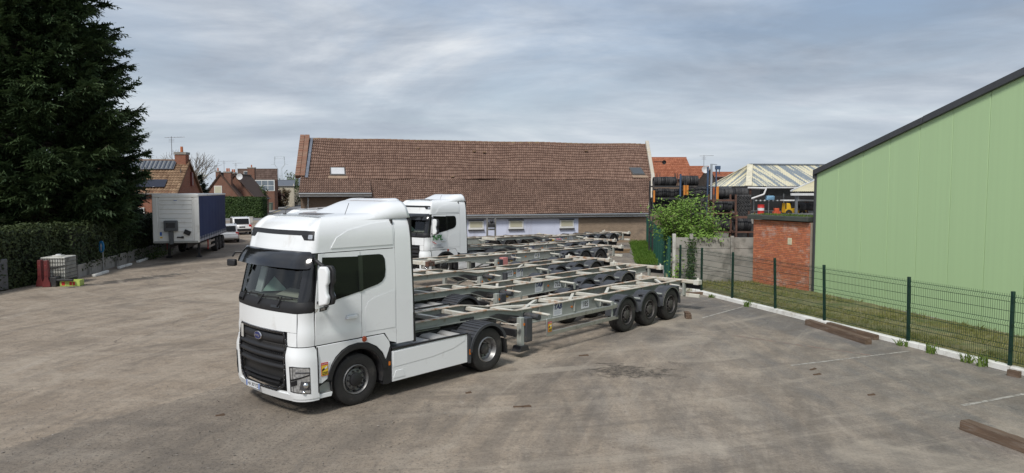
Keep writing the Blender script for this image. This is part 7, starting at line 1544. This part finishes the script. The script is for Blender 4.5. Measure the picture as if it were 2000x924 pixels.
# ================================================================== street and far houses
ROADM = mat('street_asphalt', (0.165, 0.165, 0.17), 0.9, 0, 0.12, 0.3, bump=0.1, bscale=20); PAVE = mat('pale_pavement', (0.30, 0.29, 0.27), 0.9, 0, 0.12, 0.5)
q = MB(); q.quad((-120, 97, 0.006), (120, 97, 0.006), (120, 104, 0.006), (-120, 104, 0.006)); struct(q.build('cross_street', ROADM, smooth=0))
q = MB(); q.quad((-37.5, 104, 0.008), (-29.5, 104, 0.008), (-66, 250, 0.008), (-72, 250, 0.008)); struct(q.build('street_road', ROADM, smooth=0))
q = MB(); q.quad((-39.6, 104.2, 0.10), (-37.6, 104.2, 0.10), (-72.2, 250, 0.10), (-74.4, 250, 0.10)); q.quad((-37.6, 104.2, 0.10), (-37.6, 104.2, 0), (-72.2, 250, 0), (-72.2, 250, 0.10)); struct(q.build('pavement', PAVE, smooth=0))
YEL = mat('yellow_line_paint', (0.45, 0.36, 0.12), 0.8); q = MB(); q.quad((-37.3, 105, 0.013), (-37.1, 105, 0.013), (-71.7, 250, 0.013), (-71.9, 250, 0.013)); struct(q.build('kerb_line', YEL, smooth=0))
VER = mat('far_garden_ground', (0.075, 0.085, 0.04), 0.95, 0, 0.3, 0.3); q = MB(); q.quad((-130, 104.4, 0.004), (-39.7, 104.4, 0.004), (-74.5, 250, 0.004), (-130, 250, 0.004)); struct(q.build('gardens', VER, smooth=0))
def win(T, name, p, w_, h_, rz, fm=WFR, pm=PANE, mull=0):
    f = MB().b(-w_/2, w_/2, -0.06, 0.06, 0, h_).build(name, fm, T, loc=p, rz=rz, smooth=0); MB().b(-w_/2+0.08, w_/2-0.08, -0.075, -0.055, 0.08, h_-0.08).build('pane', pm, f, smooth=0)
    for k in range(mull): x = -w_/2+w_*(k+1)/(mull+1); MB().b(x-0.03, x+0.03, -0.085, -0.06, 0.05, h_-0.05).build('glazing_bar', fm, f, smooth=0)
    return f
# solar panel house
A, B, C2, D = (-40.1, 58.4), (-28.2, 60.0), (-29.2, 67.0), (-41.1, 65.4)
so = gable_house('solar_house', 'red brick house with solar panels on its brown tiled roof, behind the box trailer', A, B, C2, D, 4.05, 6.72, REDB, TILE4, None, 52, 13, 0.32)
chimney(so, -29.0, 63.3, 6.0, 7.45, 0.95, 0.7, REDB, 1); aerial(so, -30.3, 64.2, 6.7, 8.9, 1.7)
ex = Vector((B[0]-A[0], B[1]-A[1], 0)).normalized(); r_mid0 = Vector(((A[0]+D[0])/2, (A[1]+D[1])/2, 6.72)); r_mid1 = Vector(((B[0]+C2[0])/2, (B[1]+C2[1])/2, 6.72)); e0, e1 = Vector((*A, 4.05)), Vector((*B, 4.05)); ey = (r_mid1-e1).normalized(); ez = ex.cross(ey).normalized()
def on_roof(u, v): return e0.lerp(e1, u).lerp(r_mid0.lerp(r_mid1, u), v)
SOL = mat('solar_cell', (0.012, 0.014, 0.028), 0.15, 0, 0.15, 2, coat=0.4); SOLG = mat('solar_tube_grey', (0.15, 0.17, 0.20), 0.3, 0.5, 0.1, 3)
def roof_item(name, u, v, w_, h_, m, parent, z=0.16, th=0.06):
    q = MB(); q.box((0, 0, z), (w_, h_, th)); o = q.build(name, m, parent, loc=on_roof(u, v), bevel=0.01); o.rotation_mode = 'QUATERNION'; o.rotation_quaternion = Matrix((ex, ey, ez)).transposed().to_quaternion(); return o
for k in range(4): roof_item('solar_panel', 0.885-0.135*k-0.02, 0.20, 1.56, 1.05, SOL, so)
tp = roof_item('solar_collector', 0.765, 0.80, 4.2, 1.25, SOLG, so)
for k in range(24): q = MB(); q.box((-2.0+4.0*k/23, 0, 0.20), (0.05, 1.15, 0.04)); q.build('collector_tube', SOL if k % 2 else ALU, tp)
rw = roof_item('roof_window', 0.70, 0.50, 1.5, 0.85, ALU, so, 0.14, 0.10); q = MB(); q.box((0, 0, 0.20), (1.25, 0.62, 0.02)); q.build('pane', BLIND, rw)
g_an = math.atan2(C2[1]-B[1], C2[0]-B[0]); win(so, 'gable_window', (-28.62, 64.3, 4.5), 0.5, 1.25, g_an, mat('dark_red_frame', (0.16, 0.03, 0.025), 0.6), mat('dark_red_pane', (0.13, 0.03, 0.025), 0.4))
q = MB(); q.cyl((-28.4, 61.9, 0), (-28.55, 62.0, 6.0), 0.04, n=6); q.build('downpipe', mat_gut, so); win(so, 'front_window', (-31.3, 59.4, 1.2), 1.6, 1.5, math.atan2(ex.y, ex.x)); win(so, 'front_door', (-34.5, 58.95, 0.0), 1.1, 2.1, math.atan2(ex.y, ex.x), pm=GREYB)
mat_bl = mat('bay_glass', (0.16, 0.19, 0.22), 0.15, 0, 0.2, 1); mat_cream = mat('cream_render', (0.42, 0.38, 0.30), 0.8); mat_slate = mat('blue_grey_slate', (0.10, 0.115, 0.14), 0.7)
# pair of brick gables
Yg = 112.0
def xg(px, Y): return xat(px, Y)
hg1 = gable_house('brick_gable_house', 'brown brick gabled house with a cream shuttered window, left of the pair', (xg(396, Yg), Yg), (xg(396, Yg)-1.5, Yg+10), (xg(470, Yg)-1.5, Yg+10), (xg(470, Yg), Yg), 3.0, 6.75, REDB2, TILE5, 'brick gabled houses', 24, 10)
hg2 = gable_house('brick_gable_house', 'brown brick gabled house with a stout chimney, right of the pair', (xg(424, Yg+3), Yg+3), (xg(424, Yg+3)-1.5, Yg+14), (xg(497, Yg+3)-1.5, Yg+14), (xg(497, Yg+3), Yg+3), 3.0, 6.65, REDB2, TILE5, 'brick gabled houses', 24, 10)
chimney(hg1, xg(447, Yg+0.5), Yg+0.6, 4.0, 7.0, 1.1, 0.7, REDB2, 2); chimney(hg2, xg(428, 121), 121, 6, 7.3, 0.6, 0.6, REDB2, 1); chimney(hg2, xg(458, 122), 122, 6, 7.1, 0.7, 0.6, REDB2, 2)
win(hg1, 'window', (xg(428, Yg), Yg-0.13, zat(378, Yg)), 1.2, 1.2, 0, WFR, SHUT); aerial(hg2, xg(440, 120), 120, 6.5, zat(314, 120), 3.0); aerial(hg2, xg(463, 121), 121, 6.5, zat(318, 121), 1.6)
q = MB(); q.lathe([(0.0, 0.0), (0.25, -0.03), (0.5, -0.12)], n=16); q.build('satellite_dish', SIGNW, hg2, loc=(xg(470, 114), 114, zat(345, 114)), smooth=50); q = MB(); q.cyl((xg(495, 115), 114.9, 0.2), (xg(495, 115), 114.9, 3.1), 0.1, n=6); q.build('downpipe', SIGNW, hg2)
# brown house with the big window
Yb = 145.0
hb = gable_house('brown_house', 'dark brown roofed house with a white framed glazed front and tall chimney', (xg(468, Yb), Yb), (xg(541, Yb), Yb), (xg(541, Yb+9), Yb+9), (xg(470, Yb+9), Yb+9), 4.2, zat(330.5, Yb+4.5), REDB2, TILE5, None, 30, 10)
chimney(hb, xg(493, Yb-0.5), Yb-0.4, 3.0, zat(327, Yb), 1.4, 0.8, REDB2, 1)
q = MB(); q.b(xg(500, Yb-2), xg(537, Yb-2), Yb-2, Yb, 0, zat(352, Yb-2)); q.build('glazed_bay', REDB2, hb); q = MB(); q.b(xg(499.5, Yb-2), xg(537.5, Yb-2), Yb-2.03, Yb-1.9, zat(373, Yb-2), zat(351.5, Yb-2)); q.build('bay_frame', WFR, hb)
for i in range(3):
    for j in range(2):
        x0, x1 = xg(501+12*i, Yb-2), xg(512+12*i, Yb-2); z0, z1 = zat(372-10*j, Yb-2), zat(363-10*j, Yb-2); q = MB(); q.b(x0, x1, Yb-2.05, Yb-1.98, z0, z1); q.build('pane', mat_bl, hb, smooth=0)
win(hb, 'roof_window', (xg(485, Yb+2), Yb+1.7, zat(342, Yb+1.5)), 1.2, 0.8, 0)
for i, (a, b, yr, yy, lab) in enumerate([(543, 575, 352, 175, 'grey slate roofed house far down the street, left one'), (566, 606, 350, 195, 'grey slate roofed house far down the street, right one')]):
    gable_house('slate_house', lab, (xg(a, yy), yy), (xg(b, yy), yy), (xg(b, yy+9), yy+9), (xg(a, yy+9), yy+9), zat(363, yy), zat(yr, yy+4.5), mat_cream, mat_slate, 'slate roofed houses', 10, 4, 0.3, tile=False)
# hedges and garden trees along the street
hedge('street_hedge', 'big square clipped green hedge at the street corner', (xat(425, 106.5), 106.5), (xat(516, 106.5), 106.5), 2.2, 0, 2.95, 16000, 0.12, HL2, HCORE, 5, 'clipped hedges by the street')
hedge('street_hedge', 'darker clipped hedge farther up the street', (xat(518, 150), 128), (xat(548, 160), 150), 2.2, 0, 3.3, 9000, 0.16, HL2, HCORE, 6, 'clipped hedges by the street')
hedge('street_hedge', 'low brown copper hedge in front of the glazed house', (xat(520, 152), 134), (xat(552, 176), 172), 2.0, 0, 3.4, 5000, 0.2, HL3, HCORE, 8, 'clipped hedges by the street')
LFG = leaf_mat('garden_tree_leaf', (0.05, 0.085, 0.025), (0.13, 0.17, 0.05)); LFP = leaf_mat('purple_leaf', (0.05, 0.022, 0.02), (0.10, 0.045, 0.035)); LFD = leaf_mat('dark_garden_leaf', (0.03, 0.055, 0.018), (0.08, 0.11, 0.035))
for i, (px, Y, zc, rx, rz_, m_, lab) in enumerate([(506, 125, 3.2, 1.5, 1.7, LFD, 'dark green bush beside the glazed house'), (537, 165, 3.3, 1.8, 1.7, LFP, 'purple leaved bush up the street'), (562, 190, 6.0, 3.0, 3.2, LFG, 'round green tree beyond the slate roofs'), (575, 185, 3.8, 3.6, 3.4, LFG, 'light green tree up the street beside the barn'), (550, 170, 2.6, 2.2, 2.2, HL3, 'brown green bush at the street bend'), (592, 215, 5.0, 3.5, 3.0, LFD, 'dark green tree at the far end of the street')]):
    x = xat(px, Y); shrub('garden_tree', lab, 'tree', (x, Y, 0), (x, Y, zc), (rx, rx, rz_), 34, 46, 0.28, m_, BARK, 20+i, 0.14)
# wheelie bins, small garden things
for i, (px, py, m_, lab) in enumerate([(536, 410, CHASS, 'black wheelie bin with a yellow lid edge on the pavement'), (527, 412, mat('grey_green_bin', (0.10, 0.13, 0.10), 0.6), 'grey green wheelie bin by the hedge corner')]):
    p = atZ(px, py); Tb = thing('wheelie_bin', lab, 'bin', p); q = MB(); q.prism([(-0.28, 0.08), (0.28, 0.08), (0.34, 1.0), (-0.34, 1.0)], -0.32, 0.32); q.build('bin_body', m_, Tb, bevel=0.03); q = MB(); q.b(-0.37, 0.37, -0.38, 0.36, 1.0, 1.08); q.build('lid', m_ if i else YELP, Tb, bevel=0.02); Tb.scale = (1.5, 1.5, 1.5)
p = atZ(588, 394); q = MB()
gw = thing('garden_wall', 'low brick garden wall with a gate at the far end of the street', 'wall', (0, 0, 0)); x0, x1 = xat(552, 205), xat(577, 205); q.b(x0, x1, 205, 205.4, 0, 2.0); q.build('brick_wall', REDB2, gw); q = MB(); q.b(x1+0.3, x1+5, 205, 205.2, 0.2, 2.4); q.build('gate', mat('grey_green_gate', (0.16, 0.22, 0.22), 0.6), gw)
# bare and blossoming tree behind the solar house
def bare_tree(label, base, h, spread, seed, twig_m, bl_m=None, nb=0):
    rnd = random.Random(seed); T = thing('bare_tree', label, 'tree', base); st = MB(); bl = MB()
    def grow(p, d, ln, r, lev):
        e = p+d*ln; st.cyl(p, e, r, r*0.68, n=5 if lev < 3 else 3, cap=False)
        if lev >= 5:
            if bl_m:
                for _ in range(nb): leaf(bl, e+Vector((rnd.gauss(0, .3), rnd.gauss(0, .3), rnd.gauss(0, .3))), rnd.uniform(0.06, 0.13), Vector((rnd.gauss(0, 1), rnd.gauss(0, 1), 1)), rnd)
            return
        for _ in range(3 if lev < 4 else 2):
            ax_ = Vector((rnd.gauss(0, 1), rnd.gauss(0, 1), rnd.gauss(0, 0.5))).normalized(); nd = (d+ax_*spread*rnd.uniform(0.6, 1.1)+Vector((0, 0, 0.12))).normalized(); grow(e-d*ln*rnd.uniform(0, 0.25), nd, ln*rnd.uniform(0.66, 0.86), r*0.62, lev+1)
    grow(Vector((0, 0, 0)), Vector((0, 0, 1)), h*0.26, 0.20, 0); st.build('trunk', twig_m, T, smooth=50)
    if bl_m: bl.build('crown', bl_m, T, smooth=0, fix=False)
    return T
TWIG = mat('grey_twig', (0.20, 0.18, 0.16), 0.9); BLOS = leaf_mat('pale_blossom', (0.42, 0.42, 0.34), (0.66, 0.65, 0.58), 0.3); YELB = leaf_mat('yellow_blossom', (0.35, 0.36, 0.14), (0.5, 0.5, 0.3), 0.3)
bare_tree('bare grey tree rising behind the solar house chimney', (xat(374, 82), 82, 0), 11.2, 0.62, 31, TWIG)
bare_tree('tree with pale blossom right of the solar house', (xat(385, 88), 88, 0), 8.2, 0.72, 33, TWIG, BLOS, 5)
bare_tree('yellowish blossoming tree behind the solar house ridge', (xat(345, 84), 84, 0), 8.6, 0.66, 35, TWIG, YELB, 3)
conifer('narrow dark cypress just right of the solar house gable', (xat(386, 72), 72, 0), 5.9, 1.0, 40, NEED2, 130, 0.5, 0.6, 1.6)
# electricity pylon with its lines
PYL = mat('hazed_pylon_steel', (0.48, 0.52, 0.57), 0.6, 0.0); py_ = thing('pylon', 'lattice electricity pylon far away on the skyline', 'pylon', (xat(548, 420), 420, 0)); q = MB(); zt = zat(306, 420); zs = zat(330, 420); zw = zat(341, 420)  # light galvanised grey, paled further to put distance haze into the colour
for sx_ in (-1, 1):
    for sy_ in (-1, 1):
        q.bar((sx_*2.6, sy_*2.0, 0), (sx_*1.1, sy_*0.9, zw), 0.2, 0.2); q.bar((sx_*1.1, sy_*0.9, zw), (sx_*1.0, sy_*0.7, zs), 0.17, 0.17); q.bar((sx_*1.0, sy_*0.7, zs), (sx_*3.0, sy_*0.5, zs+2.6), 0.17, 0.17); q.bar((sx_*3.0, sy_*0.5, zs+2.6), (sx_*2.7, sy_*0.4, zt), 0.17, 0.17)
for k in range(6):
    a, b = k/6, (k+1)/6; f = lambda t: 2.6+(1.1-2.6)*t
    for sy_ in (-1, 1): q.bar((-f(a), sy_*1.4, zw*a), (f(b), sy_*1.4, zw*b), 0.09, 0.09); q.bar((f(a), sy_*1.4, zw*a), (-f(b), sy_*1.4, zw*b), 0.09, 0.09)
for z in (zt, zt-1.0): q.bar((-3.2, 0, z), (3.2, 0, z), 0.18, 0.18)
q.bar((-5.0, 0, zs+2.4), (-3, 0, zs+2.8), 0.18, 0.18); q.bar((5.0, 0, zs+2.4), (3, 0, zs+2.8), 0.18, 0.18); q.build('lattice', PYL, py_)
for i, (dx, z) in enumerate(((-4.8, zs+2.2), (0, zs+2.6), (4.8, zs+2.2), (-2.7, zt))):
    q = MB(); c = Vector((xat(548, 420)+dx, 420, z)); l = Vector((-330, 300, 30+z*0.3)); r_ = Vector((150, 560, 22))
    for e in (l, r_):
        prev = c
        for k in range(1, 17): t = k/16; p = c.lerp(e, t)-Vector((0, 0, 9*4*t*(1-t)*0.5)); q.bar(prev, p, 0.05, 0.05); prev = p
    q.build('power_line', PYL, py_)
